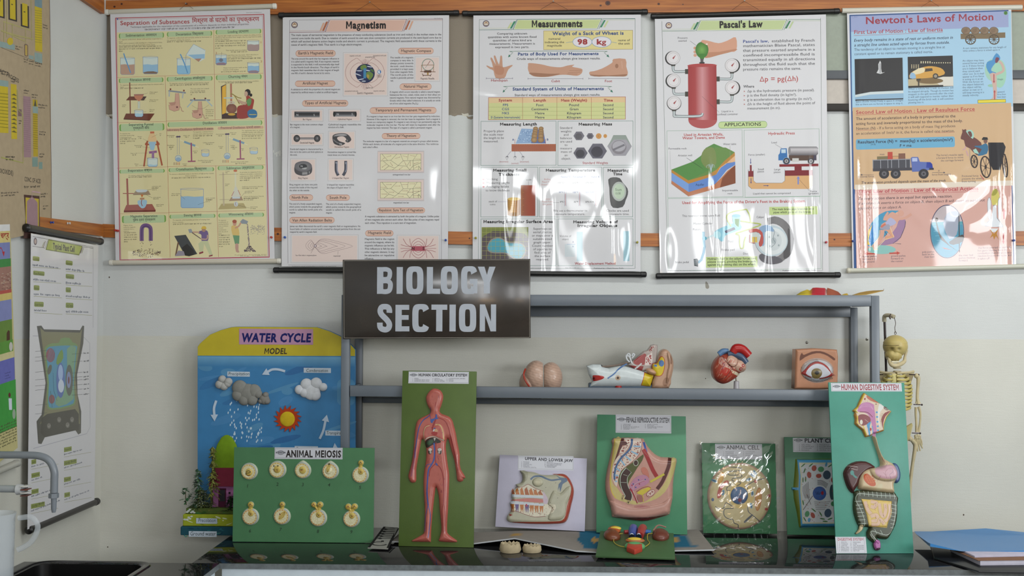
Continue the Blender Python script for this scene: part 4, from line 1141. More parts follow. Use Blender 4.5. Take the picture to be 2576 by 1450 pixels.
CR=[((1455,795),(1530,880)),((1655,795),(1575,880)),((1705,795),(1742,885)),((1812,795),(1800,875)),((1930,795),(1875,880)),((1432,890),(1575,880),(1675,950)),((1475,890),(1550,955)),((1742,885),(1985,880)),((1742,885),(1675,950),(1630,985)),((1675,950),(1790,958),(1840,885)),((1790,958),(1830,1008)),((1830,1008),(1875,955)),((1550,955),(1630,985),(1600,1008)),((1550,955),(1485,1008)),((1875,880),(1882,1008)),((1882,955),(1985,910)),((1950,955),(1950,1008)),((1950,955),(1985,1000))]
AR=[(1515,835,1582,818),(1630,856,1700,836),(1732,818,1796,834),(1832,812,1898,824),(1900,862,1975,866),(1450,882,1490,845),(1565,905,1600,955),(1750,885,1782,942),(1842,900,1836,958),(1955,905,1885,928),(1515,935,1455,975),(1735,970,1685,1004),(1890,990,1932,964)]
for dy,same in((0,False),(380,True)):
 a.rect(1396,752+dy,2024,1050+dy,'b5acae');a.rect(1402,768+dy,2014,1032+dy,PEL);a.rect(1432,792+dy,1984,1010+dy,'cfc9a6')
 a.frame(1432,792+dy,1984,1012+dy,3,'3a3638')
 for p in CR:a.line([(x,y+dy)for x,y in p],3,'3a3638')
 for x0,y0,x1,y1 in AR:
  if same:y=(y0+y1)/2;xm=(x0+x1)/2;x0,y0,x1,y1=xm-38,y,xm+38,y
  a.arrow(x0,y0+dy,x1,y1+dy,2.5,'7e3a3e',4,10)
a.text(1600,1082,'unmagnetised iron bar',20,TXT,w=240,bold=.012)
a.view(690,460,5.367)
a.text(1610,280,'magnetised iron bar',20,TXT,w=212,bold=.012)
capsule(206,162,526,242,'North Pole',238,222,218);capsule(702,164,1022,242,'South Pole',748,230,220);capsule(208,466,816,548,'Van Allen Radiation Belts',247,534,526);capsule(1390,338,2036,412,'Repulsion: Sure Test of Magnetism',1415,598,388,34);capsule(1230,645,1610,724,'Magnetic Field',1267,312,695)
a.para(204,298,446,['The end of a freely suspended magnet,','which points towards the geographical','north is called the north pole of a','magnet.'],22,39,TXT,B,last=88);a.para(700,300,474,['The end of a freely suspended magnet,','which points towards the geographical','south is called the south pole of a','magnet.'],22,39,TXT,B,last=88)
a.para(213,600,950,["James van Allen discovered the earth's outer magnetic field or magnetosphere. He",'found belts of radiation around earth created by charged particles from the sun',"trapped by earth's magnetic field."],22,38,TXT,B,last=368)
a.para(1226,468,1000,['A magnetic substance is attracted by both the poles of a magnet. Unlike poles','of two magnets also attract each other. But like poles of two magnets repel','each other. Thus repulsion is a sure test of magnetism.'],24,44,TXT,B,last=696)
a.para(1222,772,400,['Magnetic field is the region','around the magnet, where its','magnetic influence can be felt.','This influence is felt by any','other magnetic element. It may','be attractive or repulsive','influence.'],24,44,TXT,B,last=124)
pict(228,702,1136,1084);pict(1658,706,2232,1084)
for i,(w,h)in enumerate(((500,90),(400,75),(300,60),(160,40),(90,26))):
 a.line([(556,832),(556+w*.18,855-h*1.05),(556+w*.5,855-h*.8),(556+w*.95,858-(14 if i<2 else 0)),(556+w*.95,858+(14 if i<2 else 0)),(556+w*.5,855+h*.8),(556+w*.18,855+h*1.15),(556,875)],2.6,'5a3a48',4)
for w,h in((130,78),(98,60),(65,42),(40,26)):a.line([(545,838),(556-w*.5,852-h),(556-w,852),(556-w*.5,852+h*.9),(545,870)],2.6,'5a3a48',4)
a.ell(556,855,20,20,'5a3a48');a.ell(556,855,13,13,'c9bfc2');a.line([(495,955),(540,885)],2.5,TXT);a.line([(860,970),(866,925)],2.5,TXT);a.text(288,990,'Van Allen belts in magnetosphere',18,TXT,w=284,bold=.012);a.text(800,998,'magnetotail',18,TXT,w=96,bold=.012)
MR='8c2438'
for k in(-1,1):
 for w,h in((46,16),(68,55),(92,95)):a.line([(1946-w,886+k*(26)),(1946-w*.85,886+k*(30+h*.55)),(1946,886+k*(38+h)),(1946+w*.85,886+k*(30+h*.55)),(1946+w,886+k*26)],4.5,MR,5)
 for q in(-1,1):
  for(x,y)in((115,130),(205,130),(235,50)):a.line([(1946+q*90,886+k*16),(1946+q*(90+(x-90)*.6),886+k*(16+y*.3)),(1946+q*x,886+k*y)],4.5,MR,4)
for q in(-1,1):a.line([(1946+q*90,888),(1946+q*240,888)],4.5,MR)
a.rect(1862,858,2034,922,'a04a58');a.text(1854,908,'N',38,'4a1420',bold=.04);a.text(2004,908,'S',38,'4a1420',bold=.04)
a.line([(190,1112),(2257,1118)],4,'5a5058');a.text(240,1132,'The chart has been made with care and the publisher is not responsible for any mistake in the chart',9,TXT,w=600)
ch.finish()
ch.rod('top_rod',(703,38.5),(1153,32.5),.0113,'16',.022,'1a1a1c')
ch.rod('bottom_rod',(690,680),(1160,683),.0113,'16',.022,'1a1a1c')
ch.cord([(893,29),(931,6),(961,28)],'3a3430')
# ---- Measurements -----------------------------------------------------------
hs=ripple(WOB+[(.005,0,1,pi/2,.13,.42,.035,.22),(.004,0,1,pi/2,.30,.22,.03,.22),(.006,0,1,pi/2,.60,.15,.05,.2),(.003,11,3,.5,.45,.1,.3,.14),(.0025,2,9,1.0,.3,.95,.5,.1),(.0022,5,24,.6,.1,.80,.25,.10)],.005)
ch=Chart('wall_chart','white chart titled Measurements with strong window glare, right of the Magnetism chart',[(1191,39),(1612,37.5),(1611,683),(1189,685)],Y=D-.02,hf=hs,maxe=.012)
a=ch.art.view(1160,0,5.367)
GRN='2f6a58';PG='b5c08c';BL='2a4274';RD='8e2a2e'
a.frame(246,266,2348,3628,3.5,'4f6a60')
banner(a,(700,268,1840,405),'Measurements',950,692,370,88,'b1bb86','2f7a5a','b5bd8c','2f6a58',(338,322,43),(248,2346))
a.para(345,470,690,['Comparing unknown','quantities with some known fixed','quantities of same kind are','measurements. Measurement is','expressed in two parts.'],27,45.5,TXT,.012,al='c',cond=1.18)
a.rect(1112,418,2318,670,'8a7a54');a.rect(1116,423,2313,665,'c8bb82');a.text(1235,478,'Weight of a Sack of Wheat is',44,BL,w=960,bold=.035)
a.para(1126,540,268,['numeral','indicating the','magnitude'],28,46,TXT,.012,al='c',cond=1.15);a.para(2118,560,160,['name of','the unit'],28,45,TXT,.012,al='c',cond=1.15)
for x in(1637,1895):a.ell(x,570,132,74,'4a7aa8',n=36);a.ell(x,570,127,69,'cac6cc',n=36)
a.text(1572,602,'98',66,RD,w=138,bold=.05,res=3);a.text(1828,602,'kg',66,RD,w=136,bold=.05,res=3);a.line([(1415,582),(1506,566)],4,'4a7aa8');a.line([(2024,570),(2100,584)],4,'4a7aa8')
def swash(x0,x1,y,h):
 a.line([(x0,y+h),(x0+60,y+20),(x0+110,y),(x1-110,y),(x1-60,y+20),(x1,y+h)],5,'3a6a50',3);a.poly([(x0-6,y+h+6),(x0+8,y+h-35),(x0+28,y+h-8)],GRN);a.poly([(x1+10,y+h+6),(x1-8,y+h-35),(x1-28,y+h-8)],GRN)
swash(640,1990,694,78);swash(566,2040,1168,80)
a.text(766,752,'Parts of Body Used For Measurements',38,BL,w=1090,bold=.035);a.text(750,812,'Crude ways of measurements always give inexact results.',29,TXT,w=1130,bold=.012);a.text(696,1226,'Standard System of Units of Measurements',40,BL,w=1230,bold=.035);a.text(722,1302,'Standard ways of measurements always give exact results.',29,TXT,w=1156,bold=.012)
SK='b08670';SD='8f6650'
a.poly([(468,1060),(440,960),(390,935),(345,900),(352,888),(432,915),(398,800),(404,782),(420,790),(470,880),(442,770),(452,754),(466,764),(512,880),(528,770),(540,754),(555,770),(560,890),(575,912),(640,895),(690,880),(690,896),(640,940),(612,1000),(582,1060)],SK,2);a.poly([(450,900),(540,900),(580,940),(560,1010),(470,1000)],'a87860',3)
a.poly([(905,885),(920,855),(1080,872),(1200,900),(1340,912),(1440,888),(1530,878),(1500,905),(1620,930),(1638,960),(1620,1000),(1560,1028),(1440,1015),(1330,1015),(1180,1040),(1040,1042),(950,1020),(905,950)],SK,3);a.poly([(930,985),(1200,1000),(1340,1000),(1180,1036),(1040,1038),(960,1020)],SD,3);a.line([(1440,990),(1610,975)],5,SD);a.line([(1460,960),(1625,950)],5,SD);a.line([(1430,1005),(1570,1005)],5,SD)
a.poly([(2056,800),(2218,800),(2228,900),(2250,980),(2235,1025),(2180,1038),(1990,1030),(1860,1040),(1760,1025),(1730,1000),(1738,972),(1790,965),(1900,930),(2010,870),(2045,840)],SK,2);a.poly([(1740,1010),(1990,1022),(2235,1005),(2200,1036),(1990,1034),(1800,1036)],SD,2);a.ell(2100,895,22,30,SD);a.line([(2165,830),(2175,930)],14,'b58f7c')
for x0,x1,y in((342,696,1062),(904,1646,1066),(1724,2252,1064)):a.line([(x0,y),(x1,y)],3.5,'4a3a5a');a.line([(x0,y-11),(x0,y+11)],4,'4a3a5a');a.line([(x1,y-11),(x1,y+11)],4,'4a3a5a')
a.text(402,1104,'Handspan',32,RD,w=228,bold=.012);a.text(1216,1114,'Cubit',32,RD,w=118,bold=.012);a.text(1938,1114,'Foot',32,RD,w=100,bold=.012)
a.rect(368,1318,2220,1616,RD);a.rect(373,1323,2215,1390,'c8ad85');a.rect(373,1395,2215,1611,'b9bb84')
for x in(829,1293,1757):a.line([(x,1320),(x,1614)],3.5,RD)
for y in(1450,1506,1562):a.line([(373,y),(2215,y)],2.6,'7a8a54')
for t,x,w in(('System',507,184),('Length',976,172),('Mass (Weight)',1347,355),('Time',1926,122)):a.text(x,1374,t,33,RD,w=w,bold=.035)
for r,row in enumerate((('FPS','Foot','Pound','Second'),('CGS','Centimetre','Gram','Second'),('MKS','Metre','Kilogram','Second'),('SI (Systeme Internationale)','Metre','Kilogram','Second'))):
 for t,x,mw in zip(row,(600,1062,1525,1986),(400,230,195,144)):a.text(x,1436+r*55.5,t,30,(BL if x==600 else '2a2e4a'),al='c',maxw=mw,cond=1.15,bold=.02)
a.view(1160,240,5.367)
for x0,y0,x1,y1 in((266,352,1282,948),(1304,350,2320,948),(266,972,1036,1644),(1056,972,1898,1644),(1918,972,2318,1644)):a.frame(x0,y0,x1,y1,4,GRN)
HB=dict(bold=.045)
for t,x,y,w in(('Measuring Length',524,410,502),('Measuring Mass',1585,410,455),('Measuring Small',432,1032,452),('Thickness',508,1088,285),('Measuring Temperature',1142,1032,668),('Measuring',1975,1034,290),('Time',2052,1082,124)):a.text(x,y,t,36,'1e1a1e',w=w,**HB)
a.para(304,500,275,['Properly place','the scale near','the length to be','measured.'],29,46,TXT,al='l',cond=1.12);a.para(1330,456,174,['Standard','weights','and','balances','are used','to','measure','mass of','an','object.'],29,46,TXT,al='c',cond=1.12)
a.poly([(815,452),(980,458),(945,650),(738,655)],'7d97b8');rn=random.Random(2)
for i in range(40):u,v=rn.random(),rn.random();a.ell(815+u*160-v*70*(1-u),465+v*180,9,6,rn.choice(('a5b8cf','5f7ba4')),n=8)
a.poly([(980,458),(1110,470),(1140,652),(945,650)],'4a5f94')
for j in range(5):
 for x in(1006-j*5,1080-j*1):a.ell(x,452+j*34+(j==4)*15,34+j*2,28+j*3,'a58458',col2='7a5c3c')
a.rect(682,662,1278,758,'8f4a30');[a.line([(690+i*24,662),(690+i*24,680)],3,'b5703a')for i in range(25)];[a.line([(690+i*24,742),(690+i*24,757)],3,'b5703a')for i in range(25)]
a.text(690,614,'A',26,BL,bold=.03);a.text(1156,612,'B',26,BL,bold=.03);a.arrow(727,592,727,655,4,RD);a.arrow(1140,590,1140,655,4,RD)
for x0,x1 in((672,620),(727,727),(790,835)):a.line([(x0,760),(x1,825)],3.5,'4a4a6a');a.line([(x1-20,830),(x1-2,880),(x1+22,828)],4,'3a3a40');a.poly([(x1-14,826),(x1+16,824),(x1+2,842)],'2a2a36')
a.text(516,908,'(incorrect)',20,RD,w=122);a.text(678,930,'(correct)',20,RD,w=98);a.text(794,908,'(incorrect)',20,RD,w=122);a.text(1638,930,'Standard Weights',31,RD,w=344,bold=.012)
def hexw(x,y,r,c1,c2):a.poly([(x+r*cos(t),y+r*.9*sin(t))for t in np.radians(range(0,360,60))],c1);a.poly([(x+r*.62*cos(t)-r*.05,y+r*.58*sin(t)+r*.08)for t in np.radians(range(0,360,60))],c2,3)
hexw(1590,550,74,'5c5a66','46444c');hexw(1742,552,50,'5a5866','403e4a');hexw(1612,782,96,'56545f','34323a');hexw(1840,755,128,'54525f','322f3a');hexw(2138,690,165,'8a8890','716c74')
a.poly([(1985,690),(2055,540),(2222,540),(2300,690),(2225,600),(2060,600)],'7c8680');a.ell(2130,690,88,72,'94929a');a.line([(2050,740),(2205,670)],26,'5f5d66');a.ell(1857,553,38,38,'b07a34');a.text(1844,566,'5',26,'8a5a24');a.ell(1945,552,24,26,'b07a34')
for i,(y,L)in enumerate(((1148,'Stacking'),(1198,'Measuring height'),(1250,'Averaging height'))):a.poly([(290,y-20),(310,y-18),(322,y-12),(308,y-4),(292,y-4)],'a02028');a.text(340,y,L,30,TXT,w=(155,314,306)[i])
a.text(332,1300,'to know thickness',30,TXT,w=322);a.text(876,1152,'scale',22,TXT,w=74);a.line([(909,1162),(909,1215)],2.5,TXT)
a.hgrad([(806,1216),(806,1630)],[(1002,1216),(1002,1630)],['7e4424','8a3c26','843826']);[a.line([(806,1230+i*17),(830+(i%5==0)*18,1230+i*17)],3.5,'b5763c')for i in range(23)]
a.hgrad([(628,1400),(628,1610)],[(798,1400),(798,1610)],['8a6228','c59a52','a5702f','7e5424']);a.ell(713,1610,85,24,'8a6228');a.ell(713,1402,85,22,'c2a45c');[a.line([(630,1418+i*14),(680,1428+i*14),(745,1428+i*14),(797,1418+i*14)],3,'7a5224')for i in range(14)]
a.text(372,1448,'stack of',25,TXT,w=112);a.text(388,1486,'coins',25,TXT,w=76);a.line([(492,1440),(628,1440)],2.5,'4a4a7a')
for t,x,w in(('Celsius °C',1345,132),('Fahrenheit °F',1512,170),('Kelvin K',1760,108)):a.text(x,1114,t,22,BL,w=w,bold=.03)
for i,(x,L)in enumerate(((1408,('100°C','50°C','0°C')),(1601,('212°F','122°F','32°F')),(1815,('373.15 K','323.15 K','273.15 K')))):
 a.line([(x-10,1500),(x-10,1140),(x,1128),(x+10,1140),(x+10,1500)],3.5,'7a7a94');a.line([(x,1330-i*20),(x,1490)],6,'a86a6a')
 for y,t in zip((1192,1320,1450),L):a.text(x-22,y,t,20,(BL if y==1320 else TXT),al='r',cond=1.0,bold=.03);a.line([(x-18,y-10),(x-4,y-10)],3,TXT)
for y,L in((1146,('Boiling','Fixed Point','(Steam point)')),(1412,('Lower','Fixed Point','(Ice point)'))):
 for i,t in enumerate(L):a.text(1165,y+i*36,t,22,'b07a7a',al='c',maxw=176)
a.line([(1240,1450),(1325,1450)],3,TXT)
a.text(1243,1574,'We use a thermometer to',30,TXT,w=462);a.text(1272,1620,'measure temperature.',30,TXT,w=400);a.text(1955,1574,'Clocks are used',29,TXT,w=310);a.text(1960,1620,'to measure time.',29,TXT,w=310)
a.poly([(1985,1140),(2050,1108),(2140,1120),(2180,1180),(2245,1260),(2250,1340),(2220,1420),(2180,1510),(2050,1520),(2010,1430),(2000,1250)],'4a4a4c',2);a.ell(2130,1300,98,132,'b9bcba',col2='9aa09c');a.ell(2130,1300,76,102,'a8b8a4');a.text(2076,1292,'Sun',34,'5a6a5a',w=92);a.text(2072,1342,'10:08',30,'5a6a5a',w=80)
a.view(1160,460,5.367)
for x0,y0,x1,y1 in((266,490,1282,1122),(1304,490,2320,1122)):a.frame(x0,y0,x1,y1,4,GRN)
a.text(300,546,'Measuring Irregular Surface Area',38,'1e1a1e',w=942,**HB);a.text(1512,548,'Measuring Volume of',36,'1e1a1e',w=600,**HB);a.text(1570,598,'Irregular Objects',36,'1e1a1e',w=540,**HB)
a.rect(280,602,906,1110,'4a4046');a.poly([(280,602),(906,602),(906,735),(850,690),(700,660),(430,655),(360,690),(280,735)],'6a7236',0);a.poly([(352,860),(400,770),(500,735),(570,760),(640,800),(770,805),(850,840),(880,920),(850,1000),(780,1050),(690,1020),(600,960),(450,955),(370,930)],'7f7a76',3);a.poly([(362,865),(410,785),(500,752),(560,775),(630,815),(770,822),(835,850),(860,915),(830,990),(770,1025),(690,1000),(610,945),(450,938),(380,918)],'3f8fa2',3)
for i in range(10):a.line([(280+i*62,602),(280+i*62,1108)],3.5,'9a9a52');a.line([(280,612+i*62),(906,612+i*62)],3.5,'9a9a52')
a.para(955,636,285,['Superimpose','aerial photos','or maps over a','suitable sized','graph paper.','Count number','of squares to','find area of','the surface','required.'],29,46,TXT,al='c',cond=1.12)
a.text(1330,735,'Volume of',28,TXT,w=155);a.text(1362,776,'object',28,TXT,w=90);a.rect(1562,665,1640,1060,'9fb9c2');a.rect(2190,655,2270,1060,'86a8b4');a.rect(1400,830,1540,1000,'b5bdc2');a.line([(1425,830),(1540,832)],4,'5a7aa8');a.text(1502,810,'A',20,BL,bold=.02);a.text(1502,872,'B',20,BL,bold=.02)
a.text(1535,1108,'Water Displacement Method',33,RD,w=550,bold=.02);a.text(940,1158,'publisher is not responsible for any mistake in this',10,TXT,w=268);a.text(1405,1156,'Size 75 x 100 cm',10,TXT,w=190);a.text(1792,1162,'Published by : Chart House, Delhi',12,TXT,w=400,bold=.02)
ch.finish((48,64))
ch.rod('top_rod',(1165,34),(1627,30),.0113,'16',.022,'1a1a1c')
ch.rod('bottom_rod',(1166,687),(1624,691),.0113,'16',.022,'1a1a1c')
ch.cord([(1360,24),(1392,4.5),(1428,24)],'3a3430')
# ---- Pascal's Law -------------------------------------------------------------
hs=ripple(WOB+[(.004,0,1,pi/2,.24,.3,.022,.25),(.005,0,1,pi/2,.47,.2,.05,.22),(.004,0,1,pi/2,.66,.42,.02,.3),(.003,0,1,pi/2,.01,.1,.04,.12),(.0015,18,4,0,.5,.14,.2,.2)],.005)
ch=Chart('wall_chart',"white physics chart with a red cylinder and round gauges, second chart from the right",[(1647,48.5),(2077,37),(2084,685),(1660,687)],Y=D-.02,hf=hs,maxe=.012)
a=ch.art.view(1630,0,5.257)
a.line([(183,285),(218,1700),(258,3575)],4,'5f6a62');a.line([(2280,240),(2290,1500),(2308,3575)],4,'5f6a62')
banner(a,(635,272,1775,412),"Pascal's Law",942,572,372,84,'adb98a','2f6e4a','a9b88c','4a7a50',(274,340,42),(190,2278))
TB=dict(bold=.004);TX='3a3840'
a.text(390,518,'Pressure',25,TX,w=132);a.text(400,556,'exerted',25,TX,w=112);a.line([(555,545),(640,608)],3,TX)
SKN='bd8d76'
a.poly([(700,548),(780,540),(930,575),(1050,540),(1160,498),(1165,672),(1060,690),(940,730),(760,772),(720,700)],SKN,3);a.poly([(770,700),(940,690),(1150,650),(1160,672),(940,730),(760,772)],'a9785f',2)
for y in(640,690,735):a.ell(622,y,22,20,SKN)
a.ell(712,662,86,104,'6a9a4a',n=36,col2='36682c');a.poly([(640,720),(785,720),(740,770),(736,790),(690,790),(686,770)],'3c702e',2);a.poly([(697,555),(760,548),(790,590),(775,600),(740,580)],SKN,3);a.ell(776,588,14,10,'d5c5bc')
a.rect(692,782,732,832,'4e4a4c');a.rect(678,826,746,848,'2c2a2c')
a.hgrad([(527,880),(533,1600)],[(903,870),(912,1600)],['8e2c30','96383a','b88084','9a4448','8a2a2e']);P=[(533,1590)]+[(722+190*cos(t),1590+140*sin(t)*.8)for t in np.linspace(pi,0,14)]+[(912,1590)]
a.poly(P,'9a4648');a.poly([(527,882),(545,860),(640,848),(720,845),(820,848),(885,855),(903,875),(720,890)],'9c3c3e',2);a.line([(712,1278),(940,1490)],2.5,TX)
def gauge(x,y,px_,py_,side):
 pts=[(x,y+95),(x,y+150),(x+side*25,py_),(px_,py_)]
 a.line(pts,34,'5f6468',3);a.line(pts,22,'9ba3a6',3);a.line(pts,7,'c6ccce',3)
 a.rect(min(px_,px_+side*42),py_-32,max(px_,px_+side*42),py_+32,'36342f')
 a.rect(x-28,y+86,x+28,y+108,'3a3832');a.ell(x-side*12,y+4,96,94,'232124',n=30);a.ell(x,y,92,90,'9a9698',n=30);a.ell(x,y,86,84,'c9c5c8',n=30);a.ring(x,y,70,68,3,'8a868a')
 a.poly([(x-12,y+2),(x+4,y+18),(x+36,y-40)],'8c3438')
for x,y,q in((332,770,950),(338,1070,1248)):gauge(x,y,488,q,1)
for x,y,q in((1108,868,1048),(1110,1162,1350)):gauge(x,y,947,q,-1)
pts=[(347,1470),(350,1520),(400,1542),(680,1538),(722,1500)]
a.line(pts,36,'5f6468',3);a.line(pts,24,'9ba3a6',3);a.line(pts,7,'c6ccce',3);gauge(344,1366,380,1540,.01)
lines=[('established by French',2204),('mathematician Blaise Pascal, states',2204),('that pressure exerted anywhere in a',2204),('confined incompressible fluid is',2204),('transmitted equally in all directions',2206),('throughout the fluid such that the',2206),('pressure ratio remains the same.',2024)]
a.text(1253,570,"Pascal's law,",36,'2a4080',w=345,bold=.02);a.text(1632,563,lines[0][0],36,TX,w=572,**TB)
for i in range(1,7):a.text(1254,566+i*62,lines[i][0],36,TX,w=lines[i][1]-1254,**TB)
a.text(1472,1082,'Δp = pg(Δh)',66,'a03232',w=516,bold=.008);a.text(1260,1164,'Where',33,TX,w=144,bold=.02)
for i,(t,w)in enumerate((('Δp is the hydrostatic pressure (in pascal).',892),('p is the fluid density (in kg/m³).',655),('g is acceleration due to gravity (in m/s²).',862),('Δh is the height of fluid above the point of',895),('measurement (in m).',442))):
 a.text(1310,1224+i*57,t,33,TX,w=w,**TB)
 if i<4:a.poly([(1262,1202+i*57),(1284,1212+i*57),(1262,1222+i*57),(1268,1212+i*57)],'9a3a2c')
a.text(970,1488,'Liquid in a',25,TX,w=156);a.text(908,1528,'confined container',25,TX,w=280)
a.view(1630,240,5.257)
a.rr(928,352,1574,432,39,'5f8a50');a.rr(931,358,1570,426,33,'adbd88');a.text(1006,412,'APPLICATIONS',44,'1e1c20',w=490,bold=.012)
for q in((246,472,1258,1344),(1266,460,2276,1336)):a.frame(*q,4,'7a9a84')
a.text(472,542,'Used in Artesian Wells,',34,'a23a3a',w=524,bold=.02);a.text(455,584,'Water Towers, and Dams',34,'a23a3a',w=560,bold=.02);a.text(1588,524,'Hydraulic Press',34,'a23a3a',w=352,bold=.02)
for t,x,y,w in(('Permeable rock',268,720,242),('Artesian well',395,810,188),('Water table',992,660,174),('Impermeable',978,1272,210),('rock',1050,1312,64),('Load',1630,638,72),('Force (smaller)',1324,800,222),('Small',1450,992,82),('piston',1446,1022,88),('Large',1664,994,84),('piston',1660,1030,92),('Liquid that cannot be compressed',1386,1314,500),('Force',2140,1284,92),('(greater)',2118,1312,136)):a.text(x,y,t,24,TX,w=w)
a.poly([(308,985),(590,880),(700,800),(760,700),(870,642),(1145,755),(1145,790),(900,1010),(530,1130)],'4a7a3c',0);a.poly([(530,1128),(700,1050),(900,900),(880,690),(1145,755),(900,1010)],'587a3c',2);a.poly([(740,720),(870,700),(900,900),(800,980),(700,870)],'6a7a44',3)
a.poly([(308,985),(532,1128),(800,1050),(905,985),(1010,870),(1145,755),(1148,800),(1030,905),(900,1050),(800,1090),(535,1172),(310,1025)],'a4742f');a.poly([(1148,800),(1150,885),(1030,900),(950,960),(900,1050),(1030,905)],'c9a07c');a.poly([(310,1025),(535,1172),(800,1090),(900,1050),(960,960),(1040,905),(1150,880),(1152,920),(1040,990),(960,1090),(880,1180),(535,1282),(310,1130)],'5577b4');a.poly([(535,1172),(535,1282),(310,1130),(310,1025)],'6a8cc0')
a.poly([(310,1130),(535,1282),(880,1180),(970,1090),(1050,1000),(1152,925),(1156,1165),(535,1338),(308,1172)],'a5694a');a.poly([(980,1100),(1060,1010),(1152,925),(1156,1165),(950,1222)],'74402a')
a.text(628,1198,'Aquifer',28,'1e2a4a',w=114);a.line([(825,1035),(825,1160)],5,'3a5a8a');a.line([(842,1035),(842,1150)],5,'3a5a8a')
for d in(-50,-25,0,22,42):a.line([(832,1030),(830+d*.4,930),(830+d,905+abs(d)*.5),(830+d*1.2,960)],4,'9fb4bc',3)
a.line([(290,740),(300,990)],2,'8a8a8a');a.line([(510,830),(720,970)],2.5,TX);a.line([(1085,670),(1085,900)],2.5,'9a9a8a')
a.poly([(1325,1075),(1392,1075),(1392,1130),(1425,1162),(1770,1162),(1808,1130),(1808,1058),(2175,1058),(2170,1200),(2130,1240),(1370,1240),(1328,1200)],'c0976a');a.rect(1325,1004,1392,1078,'74262e');a.rect(1345,925,1370,1006,'74262e');a.rect(1808,996,2175,1062,'6e1e26');a.rect(1935,935,2030,1000,'6e1e26');a.rect(1735,914,2250,940,'741c24');a.line([(1325,985),(1325,1200),(1370,1240)],3,TX);a.line([(1392,985),(1392,1130),(1425,1162),(1770,1162),(1808,1130),(1808,980)],3,TX)
a.arrow(1356,840,1356,912,7,'2f3a7a',2.6,22);a.arrow(1360,1098,1360,1172,7,'2f3a7a',2.6,22);a.arrow(1524,1198,1596,1198,7,'2f3a7a',2.6,22);a.arrow(1984,1180,1984,1070,18,'6a78b4',2.4,34)
a.rect(1860,790,2225,862,'4e3c34');a.hgrad([(1855,700),(1870,680),(2225,680),(2245,700)],[(1855,770),(1872,797),(2225,797),(2245,775)],['6a686c','b0acb0','8a868a','504e54']);a.ell(1868,738,16,56,'7a787c')
a.poly([(1722,790),(1740,770),(1752,705),(1832,702),(1838,770),(1842,862),(1722,862)],'2f649c',0);a.rect(1760,716,1820,765,'a9bccb');a.rect(1905,835,1992,880,'b5b4b2')
for x in(1828,2152):a.ell(x,870,50,48,'5f8ab0')if x<1900 else None;a.ell(x,872,43,43,'38343a');a.ell(x,872,24,24,'9a989c');a.ell(x,872,10,10,'3a383c')
a.rect(2185,795,2220,860,'3a3446');a.line([(1680,650),(1770,702)],2.5,TX);a.line([(2000,1120),(2130,1262)],2.5,TX)
a.view(1630,460,5.257)
a.frame(258,210,2288,1140,4,'7a9a84');a.text(450,284,"Used for Amplifying the Force of the Driver's Foot in the Braking System",36,'a23a3a',w=1622,bold=.02)
for t,x,y,w in(('This reservoir stores spare fluid',450,454,500),('Master Cylinder',598,556,254),('Piston',590,632,102),('Fluid',1055,790,72),('Brake pad',968,902,176),('Disc',1255,952,66),('Brake pedal',358,1066,182),('Caliper',1432,470,104)):a.text(x,y,t,27,TX,w=w)
a.rect(1600,322,2242,420,'a9b97c');a.text(1640,366,'The main brake pipe branches into',27,'3a4430',w=548,bold=.02);a.text(1656,406,'pipes which go to all the brakes.',27,'3a4430',w=504,bold=.02)
a.rect(762,984,1446,1116,'a9b97c');a.para(785,1022,640,['Hydraulic fluid in the caliper forces two','pistons inward, pinching the brake pads','against the spinning disc on the wheel.'],28,39,'3a4430',.02)
TEA='3a7f9c'
a.line([(732,650),(735,740),(745,850),(735,920),(705,1020),(660,1060)],33,TEA);a.line([(722,660),(725,740),(735,850)],9,'6aa5b8');a.ell(748,738,28,26,'4f97ae');a.poly([(603,1010),(650,1005),(664,1030),(660,1112),(610,1100)],'2a2e34');[a.line([(608,1020+i*13),(655,1024+i*13)],4,'6a7a80')for i in range(6)]
a.line([(775,735),(900,680)],22,'a4b8be');a.poly([(870,660),(960,600),(1180,520),(1225,560),(1222,620),(1020,700),(1000,770),(960,775),(930,740),(880,720)],'7fb2c4',2);a.poly([(1010,640),(1130,590),(1155,620),(1030,670)],'3a3a52');[a.line([(1030+i*18,630-i*7),(1045+i*18,664-i*7)],5,'6a6a84')for i in range(7)];a.ell(915,690,48,48,'9fc5cf')
a.poly([(1112,450),(1218,445),(1215,560),(1190,610),(1140,560),(1118,520)],'8fc0cc',0);a.ell(1165,440,56,22,'6aa5b4');a.poly([(1145,480),(1208,480),(1195,590),(1165,570),(1148,540)],'4c7a2c');a.poly([(1040,530),(1080,520),(1110,580),(1060,580)],'8fbecb')
YG='a2ad58'
for P in([(1095,580),(1050,500),(1045,430),(1120,385),(1300,352)],[(1220,508),(1360,530),(1490,552),(1380,600),(1160,672)],[(1300,352),(1340,430),(1355,525)],[(1155,680),(1205,700),(1210,800),(1225,865),(1260,860),(1270,780),(1290,715)]):a.line(P,15,YG,4)
P=[(1470,1000)]+[(1650+275*cos(t),760+315*sin(t))for t in np.radians(range(118,-95,-12))];Q=[(1640+200*cos(t),765+225*sin(t))for t in np.radians(range(-88,112,14))]
a.poly(P+[(1575,470),(1590,560)]+Q+[(1520,930)],'6c6a6c');a.poly([(1850,600),(1925,740),(1890,940),(1800,1010),(1790,900),(1840,760)],'4a484a',3);a.poly([(1470,1000),(1500,940),(1700,980),(1780,1040),(1660,1080),(1540,1060)],'56545a',3)
a.ell(1630,770,215,205,'a9b6bd',n=40);a.ell(1640,775,190,180,'c1c6c8',n=40);a.ell(1655,770,110,130,'b4babd',n=32);a.ell(1660,768,34,42,'9ca4a8');a.line([(1640,600),(1670,650),(1650,740),(1680,800),(1620,860)],5,'5a666e',3)
